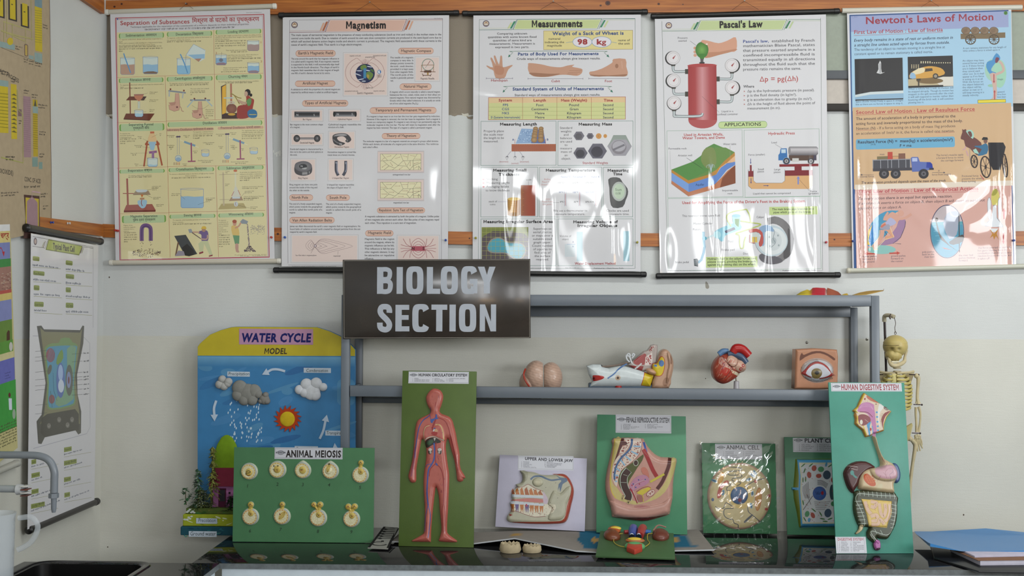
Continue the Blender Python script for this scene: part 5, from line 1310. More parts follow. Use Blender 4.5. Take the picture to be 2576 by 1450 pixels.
for x,y in((1715,700),(1725,830),(1600,720),(1610,840)):a.ell(x,y,12,14,'8a9498')
a.poly([(1470,600),(1560,560),(1640,590),(1660,650),(1600,640),(1540,660),(1535,820),(1500,830),(1505,700)],'7d97b4',2);a.poly([(1335,625),(1430,610),(1510,660),(1520,800),(1480,850),(1460,800),(1490,700),(1430,650),(1350,665)],'a84a44',2);a.poly([(1350,670),(1430,655),(1480,720),(1450,800),(1355,790)],'b4b8b4');a.rect(1372,720,1440,790,'c0a448');a.line([(1406,720),(1406,790)],8,'8a8078');a.line([(1345,690),(1340,790),(1410,800)],10,'a84a44')
a.line([(258,1163),(2308,1163)],3,'5f6a62');a.text(250,1170,'All rights reserved. The chart has been made with great care and the publisher is not responsible for any mistake',9,TX,w=958);a.text(1400,1165,'Size 75 x 100 cm Code',10,TX,w=186);a.text(1778,1168,'Published by : Chart House, Delhi',12,TX,w=440,bold=.02)
ch.finish((44,64))
ch.rod('top_rod',(1639,41.5),(2110,28),.0113,'16',.022,'1a1a1c');ch.rod('bottom_rod',(1652,695),(2112,692),.0113,'16',.022,'1a1a1c')
ch.cord([(1842,25),(1872,3),(1908,24)],'3a3430')
# ---- Newton's Laws of Motion ----------------------------------------------------
hs=ripple(WOB+[(.004,0,1,pi/2,.045,.5,.015,.5),(.004,0,1,pi/2,.085,.4,.018,.3),(.0045,0,1,pi/2,.62,.45,.02,.3),(.003,0,1,pi/2,.67,.3,.012,.35),(.0012,42,37,.3,.35,.35,.12,.16),(.003,5,26,.2,.55,.14,.2,.07),(.0016,30,-40,0,.5,.28,.15,.12)],.005)
ch=Chart('wall_chart',"blue, tan and pink banded chart about laws of motion, rightmost of the charts",[(2130,34.5),(2543,22),(2555,672),(2144,683)],Y=D-.02,hf=hs,maxe=.012)
a=ch.art.view(2096,0,5.367)
NV='2c4a7c'
a.rect(214,205,2437,3600,NV);a.rect(232,222,2420,1440,'93b4cb');a.rect(232,222,2362,370,'8b94b8');a.rect(257,1455,2420,2500,'b99a78');a.rect(290,2505,2425,3575,'bc938a');a.rect(288,2498,2420,2508,'c9bcae')
TX='33364a';RDN='a03a44'
a.text(430,328,"Newton's Laws of Motion",92,'8a2c3c',w=1732,bold=.02,res=3);a.ell(2322,180,25,25,'4a7a34');a.line([(2310,175),(2320,190),(2334,168)],8,'2c4a24');a.text(285,242,'TROGP',11,'5a6a9a',w=38);a.ring(266,234,18,14,3,'6a78a0')
a.text(274,464,'First Law of Motion : Law of Inertia',50,RDN,w=1200,bold=.015);a.line([(274,486),(1474,440)],4,RDN)
a.text(274,568,'Every body remains in a state of rest or uniform motion in',37,'2a2c40',w=1336,bold=.012,ital=.2);a.text(278,632,'a straight line unless acted upon by forces from outside.',37,'2a2c40',w=1288,bold=.012,ital=.2);a.text(280,692,'The tendency of an object to remain moving in a straight line at',34,TX,w=1222);a.text(280,750,'constant speed or to remain stationary is called inertia.',34,TX,w=1060)
a.rect(284,802,942,1345,'1e1d22');a.poly([(292,1285),(500,1245),(942,1225),(946,1330),(292,1348)],'7f9fb8',0);a.poly([(292,1285),(500,1245),(942,1225),(944,1262),(500,1280),(292,1318)],'b5bfc2');a.poly([(628,822),(642,850),(642,930),(652,985),(696,978),(650,998),(632,1002),(580,990),(606,940),(604,870)],'b5b5b8');a.rect(622,860,634,990,'6a6a70')
a.rect(1000,772,1616,1170,'1c1a1e');a.poly([(1008,1075),(1500,1050),(1614,1035),(1618,1165),(1008,1170)],'a89a7c');a.poly([(1340,1070),(1480,1040),(1614,1040),(1616,1165),(1440,1165)],'c0bcb4');a.ell(1300,1095,180,40,'6a5434');a.rect(1008,1165,1480,1178,'141216')
for i in range(14):[a.ell(1182+i*30,852+j,7,8,'d5c9a8',n=8)for j in((0,-14)if i<5 else(0,))]
for i in range(16):a.ell(1055+(i%4)*30,880+(i//4)*14,8,5,'c5b490',n=6)
a.poly([(1025,1060),(1040,990),(1130,940),(1230,905),(1330,898),(1440,920),(1490,960),(1492,1010),(1340,1050),(1150,1065)],'b98a3c',2);a.poly([(1240,930),(1330,925),(1340,960),(1230,975)],'3a3028');a.poly([(1040,1000),(1140,930),(1225,920),(1220,980),(1110,1010)],'c9bb9a',2);a.poly([(1030,1060),(1045,985),(1095,1000),(1110,1062)],'7f9fbc',2);a.ell(1376,1032,38,38,'2a2624');a.ell(1376,1032,22,22,'8a8070');a.rect(1118,1068,1175,1092,'2e2824');a.rect(1138,1090,1158,1165,'2e2824')
a.para(298,1388,640,['Space shuttle moves freely in space in straight','line as there are no forces in space to stop it.'],24,38,TX);a.para(1008,1216,610,['When a vehicle hits a wall, its motion will','be stopped abruptly. Though its motion has','stopped, in the split seconds after the crash','it will still respond to inertia: rather than','bouncing off the brick wall, it will continue','plowing into it.'],24,37,TX,last=212)
a.rect(1714,460,2318,514,'6e5c44')
for i in range(4):x=1786+i*125;a.ell(x,418,63,50,'4a3c30');a.ell(x,418,57,45,'7a6450');[a.line([(x-40,410+j*14),(x+20,388+j*12)],4,'5a4838')for j in range(4)]
for x in(1848,2166):
 a.ring(x,538,66,62,15,'4e4032');[a.line([(x,538),(x+60*cos(t),538+56*sin(t))],7,'4e4032')for t in np.radians(range(0,360,36))];a.ell(x,538,14,14,'4e4032')
a.line([(1920,525),(2095,525)],6,'6e5c44');a.text(1746,668,'A cart remains stationary for any length of',24,TX,w=582);a.text(1746,702,'time unless a force is acted upon it',24,TX,w=498)
a.para(1740,836,290,['An object may have','several forces acting','on it. If these forces','are in balance then','they cancel each','other out. So it shall','appear as if no force','is acting on it at all.','With the forces on','the object balanced,','the object will be','either at rest or it','will keep moving at a','steady velocity.'],24,36,TX,al='l',cond=1.02)
a.ell(2150,950,110,150,'8fb4a4');a.ell(2240,1000,90,190,'8fb8a2');a.ell(2130,1160,50,20,'86ad9a');BLU='3f7fb0'
a.poly([(2145,800),(2195,722),(2240,760),(2245,810),(2180,860),(2130,930),(2135,965),(2190,985),(2185,1010),(2110,1005),(2060,910),(2075,840),(2140,815)],BLU,2);a.poly([(2190,780),(2235,790),(2210,850),(2180,845)],'6a3448',2);a.poly([(2110,1000),(2190,995),(2200,1160),(2195,1340),(2100,1350),(2150,1320),(2150,1180),(2120,1060)],'b39a90',2);a.line([(2190,1010),(2290,960),(2270,870),(2230,830)],34,'b39a90',3);a.arrow(2163,1005,2163,1130,13,RDN,2.4,32);a.arrow(2172,1345,2172,1218,13,RDN,2.4,32)
a.rect(1944,1352,2324,1388,'3a3a30');a.rect(1948,1357,2320,1384,'c9b93c');a.text(2208,1086,'Weight',22,TX,w=80);a.para(2208,1256,118,['upward','force from','bent bean'],22,34,TX,al='l')
a.view(2096,240,5.367)
a.text(303,256,'Second Law of Motion : Law of Resultant Force',48,RDN,w=1600,bold=.015);a.line([(303,270),(1908,218)],4,RDN)
for i,(t,w,b)in enumerate((('The amount of acceleration of a body is proportional to the',1340,.012),('acting force and inversely proportional to the mass of the body.',1438,.012),('Newton (N) - If a force acting on a body of mass 1kg produces',1338,0),('an acceleration of 1m/s² in it, the force is called one newton.',1330,0))):a.text(304,338+i*66,t,36,'3a3036',w=w,bold=b)
a.line([(304,478),(550,470)],3,RDN);a.line([(1380,510),(1630,500)],3,RDN)
a.rr(300,596,1638,700,22,'5f96b4');a.text(326,654,'Resultant Force (N) =  mass(kg) x acceleration(m/s²)',38,'2a2c3a',w=1284,bold=.025);a.text(500,676,'(A-B)',18,'2a2c3a',w=70,ital=.2);a.text(890,700,'F = ma',36,'2a2c3a',w=162,bold=.02,ital=.1)
a.text(622,812,'mass',26,TX,w=66);a.rect(586,828,970,880,'6f6244');a.rect(730,768,798,880,'a63c30');a.rect(800,828,876,880,'b58a64');a.rect(876,788,970,880,'6f4a3c')
a.rect(526,872,1040,995,'7f8088');[a.rect(536,884+i*22,1030,894+i*22,'3c3c44')for i in range(5)];[a.rect(x,872,x+10,995,'8f9098')for x in(630,728,778,874,970)];a.rect(530,992,1060,1015,'34323a')
a.poly([(1042,850),(1060,835),(1140,835),(1165,900),(1300,905),(1330,930),(1345,1005),(1290,1010),(1180,1030),(1060,1035)],'4f5f9a',0);a.poly([(1256,905),(1305,905),(1330,930),(1340,990),(1250,980)],'22348a');a.rect(1060,850,1130,895,'9fa8c8');a.rect(1290,985,1352,1008,'2a2a3a')
for x in(682,838,1215):a.ell(x,1062,68,66,'26242a');a.ell(x,1062,34,34,'56545a');a.ell(x,1062,14,14,'2a282c')
a.arrow(542,1076,362,1076,4,TX,6,24);a.arrow(1330,1046,1508,1046,4,TX,6,24);a.text(330,1114,'frictional force',26,TX,w=214);a.text(1328,1086,'force from engine',26,TX,w=256);a.text(1408,1032,'A',22,TX,ital=.2);a.text(372,1198,'The acceleration produced depends upon the mass of the truck',32,'2e2a34',w=1138,bold=.015,ital=.2)
a.para(1386,814,366,["The horse's muscles apply",'a forward force to move','the carriage forward'],25,37,TX,al='r');a.para(1730,1106,275,['Frictional force','prevents the wheel','from turning'],25,36,TX,al='l');a.arrow(1978,1075,2030,1145,9,RDN,2.6,24)
HB_='5e3834'
a.poly([(1735,458),(1755,470),(1785,458),(1800,490),(1880,560),(1990,640),(2010,780),(1930,810),(1840,720),(1780,690),(1760,610),(1720,595),(1718,560),(1738,500)],HB_,2);a.poly([(1790,480),(1860,470),(1895,530),(1880,590),(1840,560),(1800,510)],'8fb4a8',2);a.poly([(1810,500),(1850,490),(1870,540),(1850,570)],HB_,2);a.line([(1780,690),(1780,720),(1740,740)],16,'b08a90');a.line([(1790,750),(1815,820)],16,'b08a90');a.line([(1835,720),(1842,880)],18,'a08a78');a.poly([(1880,740),(1920,720),(1970,800),(1900,780)],'8fb4a8')
a.poly([(2085,640),(2290,640),(2322,700),(2300,800),(2250,1010),(2150,1010),(2100,900)],'1e1c22',0);a.poly([(1990,680),(2050,650),(2085,690),(2070,790),(1960,820),(1950,800),(2000,730),(1910,700),(1910,685)],'2a5f80',2);a.ell(2050,620,26,32,'6a4a42');a.poly([(2000,592),(2020,566),(2075,570),(2085,602),(2005,606)],'1c1c20')
for x,y,rx,ry in((1898,895,42,82),(2052,970,66,142),(2312,950,30,155)):
 a.ring(x,y,rx,ry,18,'241a1c',rot=-6);[a.line([(x,y),(x+rx*cos(t),y+ry*sin(t))],6,'3a2a28')for t in np.radians(range(10,360,45))];a.ell(x,y,rx*.22,ry*.2,'241a1c')
a.view(2096,460,5.367)
a.text(328,146,'Third Law of Motion : Law of Reciprocal Actions',48,RDN,w=1626,bold=.015);a.line([(345,162),(1954,120)],4,RDN)
for i,(t,w,b)in enumerate((('To every action there is an equal but opposite reaction.',1272,.014),('If an object A exerts a force on object B, then object B will exert an equal but',1706,.004),('opposite force on object A.',588,.004))):a.text(330,234+i*64,t,35,'40303a',w=w,bold=b,ital=.2)
a.poly([(455,840),(470,640),(560,480),(700,390),(840,378),(900,420),(700,720),(530,850)],'3a82a4',2);a.poly([(455,840),(465,650),(530,560),(490,840)],'c9a83c');a.poly([(470,790),(520,580),(560,540),(600,680),(560,800),(520,840)],'2f74b0',2);a.poly([(970,500),(965,600),(900,750),(800,825),(600,850),(720,760),(850,600),(880,510)],'8a6a8c',2);a.line([(968,520),(966,590),(905,740),(800,822),(910,828)],7,'3a3440')
a.ell(650,905,190,60,'79a8a4');SKT='bb8c7c'
a.line([(880,415),(800,480),(720,520)],60,'c99c84');a.poly([(730,440),(790,395),(860,430),(900,480),(860,540),(790,590),(750,660),(640,620),(650,560),(720,520),(690,510),(670,490)],SKT,2);a.poly([(720,520),(770,470),(850,540),(760,590),(700,550)],'9a9ab8',2);a.poly([(640,590),(740,560),(765,610),(740,640),(625,625)],'8a8898',2);a.line([(700,560),(640,600)],26,'b4604c');a.line([(860,490),(960,480),(1050,425)],36,SKT,3);a.ell(905,415,44,42,SKT);a.line([(735,400),(690,470),(680,510)],28,SKT)
a.line([(660,640),(650,720),(600,800),(550,870)],58,SKT);a.line([(740,640),(800,720),(700,750)],50,'c08a6c');a.poly([(515,850),(560,850),(600,905),(545,912)],SKT);a.line([(620,640),(610,740),(520,850),(545,912),(600,900)],6,'d5c49a');a.line([(760,600),(815,740),(700,765),(590,880)],6,'d5c49a');a.line([(690,660),(720,700),(690,720)],5,'4a3030')
a.arrow(562,960,412,960,18,'a8382c',2.6,46);a.arrow(752,954,900,950,18,'a8382c',2.6,46)
a.para(390,1008,195,['runner pushes','backward on','the ground'],25,37,TX,al='l');a.para(776,1003,196,['ground pushes','forward on','the runner'],25,36,TX,al='l');a.para(1195,944,164,['pole pushes','back on the','river bed'],25,34,TX,al='r');a.para(1690,994,220,['the river bed','pushes the boat','forward'],25,35,TX,al='l');a.para(1946,894,455,['The force exerted on earth by','hot gases blasting from the','combustion chamber produce a','reaction force on the rocket and','it takes-off.'],25,36,TX,al='l')
a.ell(1532,660,230,362,'2a2c50',n=48);a.ell(1532,660,221,352,'a89ca0',n=48);P=[(1532+219*cos(t),660+350*sin(t))for t in np.linspace(-.35,pi+.35,30)];a.poly(P,'3a7f9a');a.rect(1330,535,1740,568,'4a8a98');a.poly([(1376,500),(1400,560),(1440,700),(1560,840),(1680,930),(1560,850),(1450,770),(1400,650)],'3a2c28');a.ell(1390,500,22,26,'4a3830');a.poly([(1480,560),(1530,420),(1600,390),(1690,400),(1680,560),(1660,700),(1560,760)],'8f94a4',2);a.line([(1690,400),(1700,940)],12,'3a3438');a.poly([(1560,800),(1740,700),(1750,790),(1620,840)],'3a3230',2);a.poly([(1460,870),(1600,910),(1500,895)],'a84a3c');[a.line([(1330+i*20,600+i*60),(1390+i*20,596+i*60)],5,'6aa5bc')for i in range(4)]
a.poly([(2130,170),(2150,100),(2178,82),(2210,100),(2235,170),(2225,300),(2140,300)],'b9ae5c',2);a.poly([(2130,170),(2178,82),(2215,110),(2180,170)],'8f8a3c',2);W_='c9ccd2'
for x in(2100,2240):a.poly([(x-26,290),(x-20,230),(x,195),(x+20,230),(x+26,290),(x+16,480),(x-16,480)],'7f828a',2);a.poly([(x-21,290),(x-15,235),(x,204),(x+15,235),(x+21,290),(x+11,475),(x-11,475)],W_,2)
a.poly([(2160,300),(2190,300),(2205,470),(2288,580),(2288,605),(2040,590),(2045,560),(2120,490)],'85888f');a.poly([(2150,320),(2195,320),(2200,480),(2280,585),(2195,600),(2130,600),(2050,575),(2130,490)],W_);a.poly([(2110,620),(2220,620),(2195,665),(2140,668)],'c9cccf');a.poly([(2100,625),(2140,690),(2110,750),(2150,720),(2165,770),(2190,720),(2225,770),(2200,690),(2220,625),(2165,690)],'a8742c')
a.arrow(2298,492,2298,345,18,'a02c2c',2.2,44);a.arrow(2293,680,2290,832,16,'a02c2c',2.2,44)
ch.finish((48,68))
ch.rod('top_rod',(2118,27),(2570,18.5),.0113,'c2bfb4',0,'c');ch.rod('bottom_rod',(2132,681),(2620,669),.0105,'b5b5a8',.012,'bcb9aa')
ch.cord([(2318,17),(2341,2.5),(2362,16)],'6a4a38')
# ---- charts on the left wall -----------------------------------------------------
hs=ripple(WOB,.004)
ch=Chart('wall_chart','white chart titled Typical Plant Cell on the left wall',[(75,587),(245,618),(235,1264),(66,1333)],X=XL+.03,hf=hs)
a=ch.art.view(0,560,4.531);TX='2a2c38';OL='7f8a44'
a.line([(362,160),(1050,282)],4,TX);a.line([(1050,282),(1050,1200)],3,'7a7a84');a.line([(358,270),(500,292),(530,205)],4,TX);a.line([(1050,295),(935,278),(905,355)],4,TX)
a.poly([(540,192),(930,268),(890,376),(508,312)],'6a7440');a.poly([(545,204),(920,276),(885,362),(518,304)],'98a258');a.text(590,300,'Typical Plant Cell',66,'1c1e20',w=262,bold=.045,res=3);a.ell(390,216,19,42,'5a4a54');a.ell(390,216,12,28,'a8948c')
for p in(((505,212),(480,288)),((925,280),(905,350))):a.line(p,9,'5a3040');a.line([(p[0][0]+15*(1 if p[0][0]>700 else-1),p[0][1]+12),(p[1][0]+15*(1 if p[0][0]>700 else-1),p[1][1])],7,OL)
for x,y,w,t,L in((360,382,76,'Cell Wall',310),(366,548,128,'Plasma Membrane',275),(372,714,64,'Nucleus',325),(378,902,106,'Nuclear Envelope',135),(738,430,78,'Ribosomes',220),(738,585,95,'Plasmodesmata',175),(738,738,58,'Vacuole',290),(738,914,86,'Golgi Complex',275)):
 a.rr(x,y,x+w,y+62,12,OL);a.text(x+5,y+50,t,34,'3c4420',w=w-10);a.greek(x,y+110,L,1,22,20,'5a6070',last=1);a.line([(x,y+128),(x+320 if x<500 else x+300,y+146)],4,'8a8c54')
a.view(0,860,4.833)
a.line([(385,-70),(1000,-60),(1080,20),(1085,1040),(1040,1120),(390,1300)],9,'a2a2ac')
a.poly([(435,-190),(490,-195),(520,-150),(960,-140),(990,-195),(1010,-190),(1000,20),(925,400),(930,640),(975,850),(972,1110),(940,1130),(905,1080),(530,1165),(490,1245),(450,1240),(430,970),(490,890),(540,500),(480,100)],'4f4e48');a.poly([(475,-170),(530,-120),(960,-110),(985,-165),(960,60),(900,420),(950,860),(960,1000),(930,1000),(900,850),(600,905),(490,990),(470,1010),(520,880),(560,520),(510,110)],'77755a');a.poly([(490,930),(560,880),(900,820),(945,880),(945,1080),(900,1080),(520,1160),(480,1110)],'44423c')
a.poly([(540,60),(620,20),(700,15),(730,-40),(830,-45),(870,10),(920,30),(930,110),(890,500),(905,720),(850,790),(610,830),(555,760),(560,500),(530,140)],'6f8a5c',2);a.poly([(560,80),(640,55),(900,50),(915,120),(880,500),(890,710),(840,770),(620,810),(570,740),(580,500),(550,160)],'4f88a4',2);a.poly([(800,90),(900,60),(905,130),(870,500),(880,700),(700,790),(660,700),(800,500)],'74967a',2)
a.ell(600,165,55,85,'84505c');[a.line([(555+i*14,240),(590+i*12,90)],5,'5c98b4')for i in range(7)];a.poly([(740,95),(755,200),(700,280),(670,260),(690,170)],'6a8a44',2);a.ell(588,340,24,62,'5a5c54',rot=15);a.ell(722,470,52,215,'5f78ae',col2='4f66a0');a.ell(722,380,30,100,'93a8cc');a.ell(728,540,36,80,'b5c0d0');a.ell(828,470,45,190,'5a5f58');a.ell(822,465,26,100,'7a84a8');a.ell(822,470,10,46,'6a3f4c');a.ell(615,700,36,55,'7a4f58');a.line([(630,380),(640,600),(680,720)],5,'3a4f68');a.line([(600,600),(620,800)],8,'4a5a44')
for x,y in((580,1025),(705,950),(862,948),(808,1015)):a.ell(x,y,24,34,'6f6c66');a.line([(x-12,y),(x,y+18),(x+14,y-8)],5,'a5a29c')
for y in(140,235,372,425,460,520,575,640):a.line([(860,y+12),(990,y)],3,'3a3c40');a.greek(1005,y+8,62,1,16,20,TX,last=1)
for y in(120,190,238,372,466,540,592,775,880):a.line([(412,y),(560,y-15)],3,'3a3c40')
a.view(0,1120,4.394)
for x,y,w,L in((696,24,84,205),(696,172,140,210),(696,355,76,180),(700,525,62,280),(335,160,52,140),(335,310,92,130),(335,490,78,230),(330,650,152,330)):
 sl=-.18 if x>600 else-.2
 a.poly([(x,y+6),(x+w,y+6+w*sl),(x+w,y+56+w*sl),(x,y+58)],OL);a.text(x+6,y+46,'Golgi Body'if w>100 else 'Vesicle',26,'3c4420',w=w-12);a.greek(x,y+88,L,1,16,20,'5a6070',last=1);a.line([(x,y+110),(x+300,y+110+300*sl)],3,'8a8c54')
ch.finish()
ch.rod('top_rod',(66,573),(253,608),.0135,'2c2a2a',.016,'16');ch.rod('bottom_rod',(72,1335),(244,1262),.0135,'2c2a2a',.02,'12')
ch=Chart('wall_chart','old beige chemistry chart of acid making with yellow towers, at the top left corner',[(-160,-145),(122,-20),(128,577),(-150,640)],X=XL+.012,hf=ripple(WOB,.003),sheet_col='a3937a')
ch.art.gain=1.6;a=ch.art.view(0,0,4.266);TX='3a3632';YL='ad9a2e';GB='7d8f8c';PU='8c7278';OLV='8f9150'
a.line([(520,-40),(530,600),(525,1000),(540,1900),(535,2450)],9,'4a2a28')
for x0,y0,x1,y1 in((-40,-60,22,180),(92,-20,155,215),(225,60,285,285)):a.rect(x0-16,y0-20,x1+16,y1+20,'3a3634');a.rect(x0,y0-30,x1,y1,YL);a.rect(x0+16,y0+60,x0+34,y0+75,TX)
a.rect(360,-70,442,560,YL);a.rect(360,-70,440,90,'6a8088');[a.line([(362,110+i*26),(438,122+i*26)],6,'87803a')for i in range(14)];a.rect(358,560,442,680,GB);a.rect(296,590,350,640,'7d8f8c')
for P in([(20,230),(330,330),(330,440)],[(10,330),(250,440)],[(30,240),(30,480)],[(120,250),(120,440)],[(262,300),(262,470)],[(320,-40),(330,420)],[(60,0),(60,400)],[(0,330),(180,385),(345,420)]):a.line(P,13,OLV);a.line(P,7,'a3966c')
a.rect(-30,440,145,540,GB);a.ell(95,445,32,40,YL);a.rr(248,468,290,610,18,'6a5a54');a.rr(256,480,282,600,12,'a08a4c');a.line([(0,510),(440,690)],3,TX)
a.text(-118,720,'CONTACT PROCESS',46,TX,w=328,bold=.01,ang=-11)
a.rect(-60,850,78,1430,YL);a.rect(-60,850,78,935,GB);[a.line([(-40,1000+i*36),(76,1012+i*36)],8,'7c7428')for i in range(11)];a.rect(104,900,172,1495,YL);[a.poly([(108,1020+i*44),(140,1005+i*44),(172,1032+i*44)],'5c5630')for i in range(10)]
a.rect(238,1030,322,1690,PU);[a.line([(240,1070+i*22),(320,1080+i*22)],3,'7a6068')for i in range(26)];a.rect(340,1068,396,1680,'a08c30');a.rect(340,1140,396,1220,GB);[a.line([(342,1230+i*24),(394,1236+i*24)],6,'7a6c2c')for i in range(16)];a.poly([(352,1140),(366,1060),(380,1140)],'4a4a40');a.rect(182,1170,222,1250,'6f5a5c');a.line([(172,960),(186,1180),(232,1230),(236,1750),(0,1690)],12,OLV)
a.rect(334,1690,394,1790,'6f857f');a.rect(404,1740,444,1815,'6f857f')
a.text(-215,1818,'(SULPHUR DIOXIDE)',52,TX,w=370,bold=.005,ang=-6);a.text(250,1945,'CONC. OF ACID',48,TX,w=182,bold=.005,ang=-5);a.hgreek(245,2022,190,1,22,20,TX,last=1)
a.poly([(245,2090),(412,2105),(412,2130),(245,2115)],'3a3f34');a.poly([(245,2090),(412,2110),(415,2440),(335,2560),(240,2560),(262,2350)],'4a3430');a.poly([(262,2120),(405,2135),(405,2440),(265,2440)],'a8963a');a.poly([(278,2160),(320,2120),(345,2122),(390,2175),(395,2440),(275,2440)],PU);a.line([(330,2140),(332,2055),(420,2070)],14,'a58890')
for x,y,w in((450,270,60),(155,500,70),(245,640,42),(300,660,50),(365,680,70),(330,1020,60),(245,975,50),(400,1130,100),(0,770,90),(105,850,50),(410,1420,70),(190,1300,30),(50,1690,100),(0,2080,190),(425,2090,70),(450,2220,50),(410,1660,50)):a.greek(x,y,w,2,15,28,TX,last=.8)
ch.finish(mat=M_paper)
ch=Chart('wall_chart','farm scenes chart cut off by the left edge of the picture, under the chemistry chart',[(-170,548),(24,598),(42,1127),(-160,1290)],X=XL+.012,hf=ripple(WOB,.003),sheet_col='b5ad7c')
ch.art.gain=1.5;a=ch.art.view(0,560,4.531);RDC='8c2f2c'
a.rect(-400,90,102,235,'b9ac74');a.rect(-400,40,100,95,'c2c2c2');a.text(-130,190,dev('फसल चक्र'),60,RDC,w=225,bold=.03);a.rect(-400,262,105,460,'6f76a2');a.line([(-60,300),(0,290),(22,340)],12,'9c3038');a.poly([(10,335),(40,330),(30,390)],'9c3038');a.rect(-400,462,112,555,'3f7a44');a.rect(-400,560,118,850,'8c6a60')
rn=random.Random(5)
for i in range(60):a.ell(rn.uniform(0,105),rn.uniform(570,840),12,5,rn.choice(('a58a78','74544c','9a8a80')),n=7)
a.rect(-400,845,118,880,'a05048');a.rect(-400,885,118,965,'b9a868');a.text(20,940,'सल',40,RDC,w=70,bold=.03);a.rect(-400,968,122,1215,'767ca8');a.rect(-400,1215,128,1460,'5f7a3c');a.poly([(60,1260),(95,1240),(90,1420),(65,1440)],'4a3628',2)
a.view(0,860,4.833)
a.rect(-400,110,145,258,'56843c');a.ell(115,60,22,55,'b0ada8');a.rect(-400,265,152,350,'b5ae84');a.rect(-400,352,168,660,'5f62a2');a.rect(-400,650,185,1030,'3f8a40');a.ell(97,650,14,30,'5a2c2c');a.poly([(85,690),(125,690),(128,830),(92,830)],'b9c0cc');a.ell(152,880,20,60,'8a9a88');a.para(40,395,70,['Lands get','ready','to be sown'],16,32,'2c2c4a',al='l')
for i in range(8):a.greek(-60,1065+i*36,250,1,20,20,'4a4a34',last=1,seed=i)
ch.finish(mat=M_paper)
ch.rod('bottom_rod',(-120,1235),(44,1166),.012,'a5a49c',.012,'9a9a94')
# ------------------------------------------------------------------ steel rack and sign
YS,YB_=4.36,4.575
def pprism(mb,P,Y,dep,col,bev=0.0):
 mb.prism([at(x,y,Y)for x,y in P],(0,dep,0),col,bev)
STEEL=C('69717b',.85)
rack=thing('steel_rack',at_z(1530,1359,ZC),'grey enamelled steel rack of square tube standing on the worktop','rack')
zb=ZC+.001
def post(x0,x1,ytop,Y,dep):
 p=at(x0,ytop,Y);q=at(x1,ytop,Y)
 mb=MB();mb.box((p[0],Y,zb),(q[0],Y+dep,p[2]),STEEL,.003);return mb.build('post',M_steel,rack)
post(859,880,742,YS,.03);post(2192,2212.5,744,YS,.03);post(893,912,773,YB_-.01,.028);post(2140,2158,774,YB_-.01,.028)
for nm,P,Y,dep in(('top_rail',[(880,741),(2192,743),(2192,771),(880,769)],YS+.001,.028),('top_rail',[(912,770),(2140,772),(2140,798),(912,796)],YB_-.008,.022),('middle_rail',[(880,970.5),(1500,976),(2192,983),(2192,1009.5),(1500,1004),(880,998)],YS+.001,.028),('middle_rail',[(912,1000),(1500,1005),(2140,1010),(2140,1025),(1500,1019.5),(912,1014)],YB_-.008,.022)):
 mb=MB();pprism(mb,P,Y,dep,STEEL,.002);mb.build(nm,M_steel,rack)
for x,xb,y0,y1 in((889,906,742,769),(2203,2149,744,771),(889,906,972,997),(2203,2149,984,1009)):
 hw=.006 if x<1000 else.014
 p=at(x,y0,YS);q=at(x,y1,YS);r=at(xb,y0,YB_)
 mb=MB();mb.prism([p+[-hw,.03,-.001],p+[hw,.03,-.001],q+[hw,.03,0],q+[-hw,.03,0]],(r[0]-p[0],YB_-YS-.04,0),STEEL,.001);mb.build('side_rail',M_steel,rack)
zsh=at(1530,992,YS)[2];ztop=at(1530,744,YS)[2]
for z in(zsh,ztop):
 mb=MB();mb.box((at(882,900,YS)[0],YS+.03,z-.004),(at(2190,900,YS)[0],YB_-.012,z),STEEL,.001);mb.build('shelf_board',M_steel,rack)
SY=YS-.014
sq=[(862,654),(1334,651.5),(1335,851),(863,853)]
sg=thing('hanging_sign',at(1098,851,SY),'dark brown board lettered BIOLOGY SECTION in pale capitals, fixed across the rack','sign')
mb=MB();pprism(mb,sq,SY,.012,C('29221e',1.0),.001)
mb.build('board',mat_attr('sign_board',.2,.5,coat=.4,coat_rough=.1,vary=.35,vscale=9,bump=.02,bump_scale=30),sg)
ss=Surf(at(862,853,SY),(1,0,0),(0,0,1));a=Art(ss,1.0);a.view(840,640,4.531)
for p in([(113,75),(2229,62)],[(2229,62),(2230,948)],[(2230,948),(118,955)],[(118,955),(113,75)]):a.line(p,3.5,'9a958c')
mb=MB();a.flush(mb);mb.build('border_line',M_satin,sg)
a=Art(ss,1.15,1.2e-4);a.view(840,640,4.531);LT='aeb4bf'
def R(*q):a.rect(*q,LT)
def band(x0,y0,x1,y1,tx,ty,a0=0,a1=360,n=40):
 cx,cy=(x0+x1)/2,(y0+y1)/2;T=np.radians(np.linspace(a0,a1,n+1));V=[]
 for rx,ry in(((x1-x0)/2,(y1-y0)/2),((x1-x0)/2-tx,(y1-y0)/2-ty)):
  e=.55 if rx>60 else.5
  V.append([(cx+rx*np.sign(cos(t))*abs(cos(t))**e,cy-ry*np.sign(sin(t))*abs(sin(t))**(e*.9))for t in T])
 P=a.pxs(V[0]+V[1]);m=n+1
 a._op(P,[q for i in range(n)for q in((i,i+1,m+i+1),(i,m+i+1,m+i))],a.col(LT))
R(493,147,562,452);a.line([(556,173),(600,173),(632,190),(638,226),(628,268),(598,285),(556,285)],52,LT,4);a.line([(556,304),(606,304),(638,325),(644,362),(632,410),(600,426),(556,426)],56,LT,4)
R(716,146,784,452);band(824,138,1020,458,70,62);R(1060,145,1128,452);R(1128,393,1210,452);band(1218,136,1414,458,70,62)
band(1450,136,1634,455,69,60,22,338);R(1548,282,1636,336);R(1590,300,1636,446)
a.poly([(1640,142),(1716,142),(1744,236),(1770,142),(1842,142),(1778,320),(1708,320)],LT);R(1708,318,1778,447)
a.line([(632,668),(632,640),(618,606),(580,598),(542,606),(528,648),(545,690),(600,745),(630,790),(628,832),(606,856),(578,860),(545,850),(526,826),(524,780)],64,LT,3)
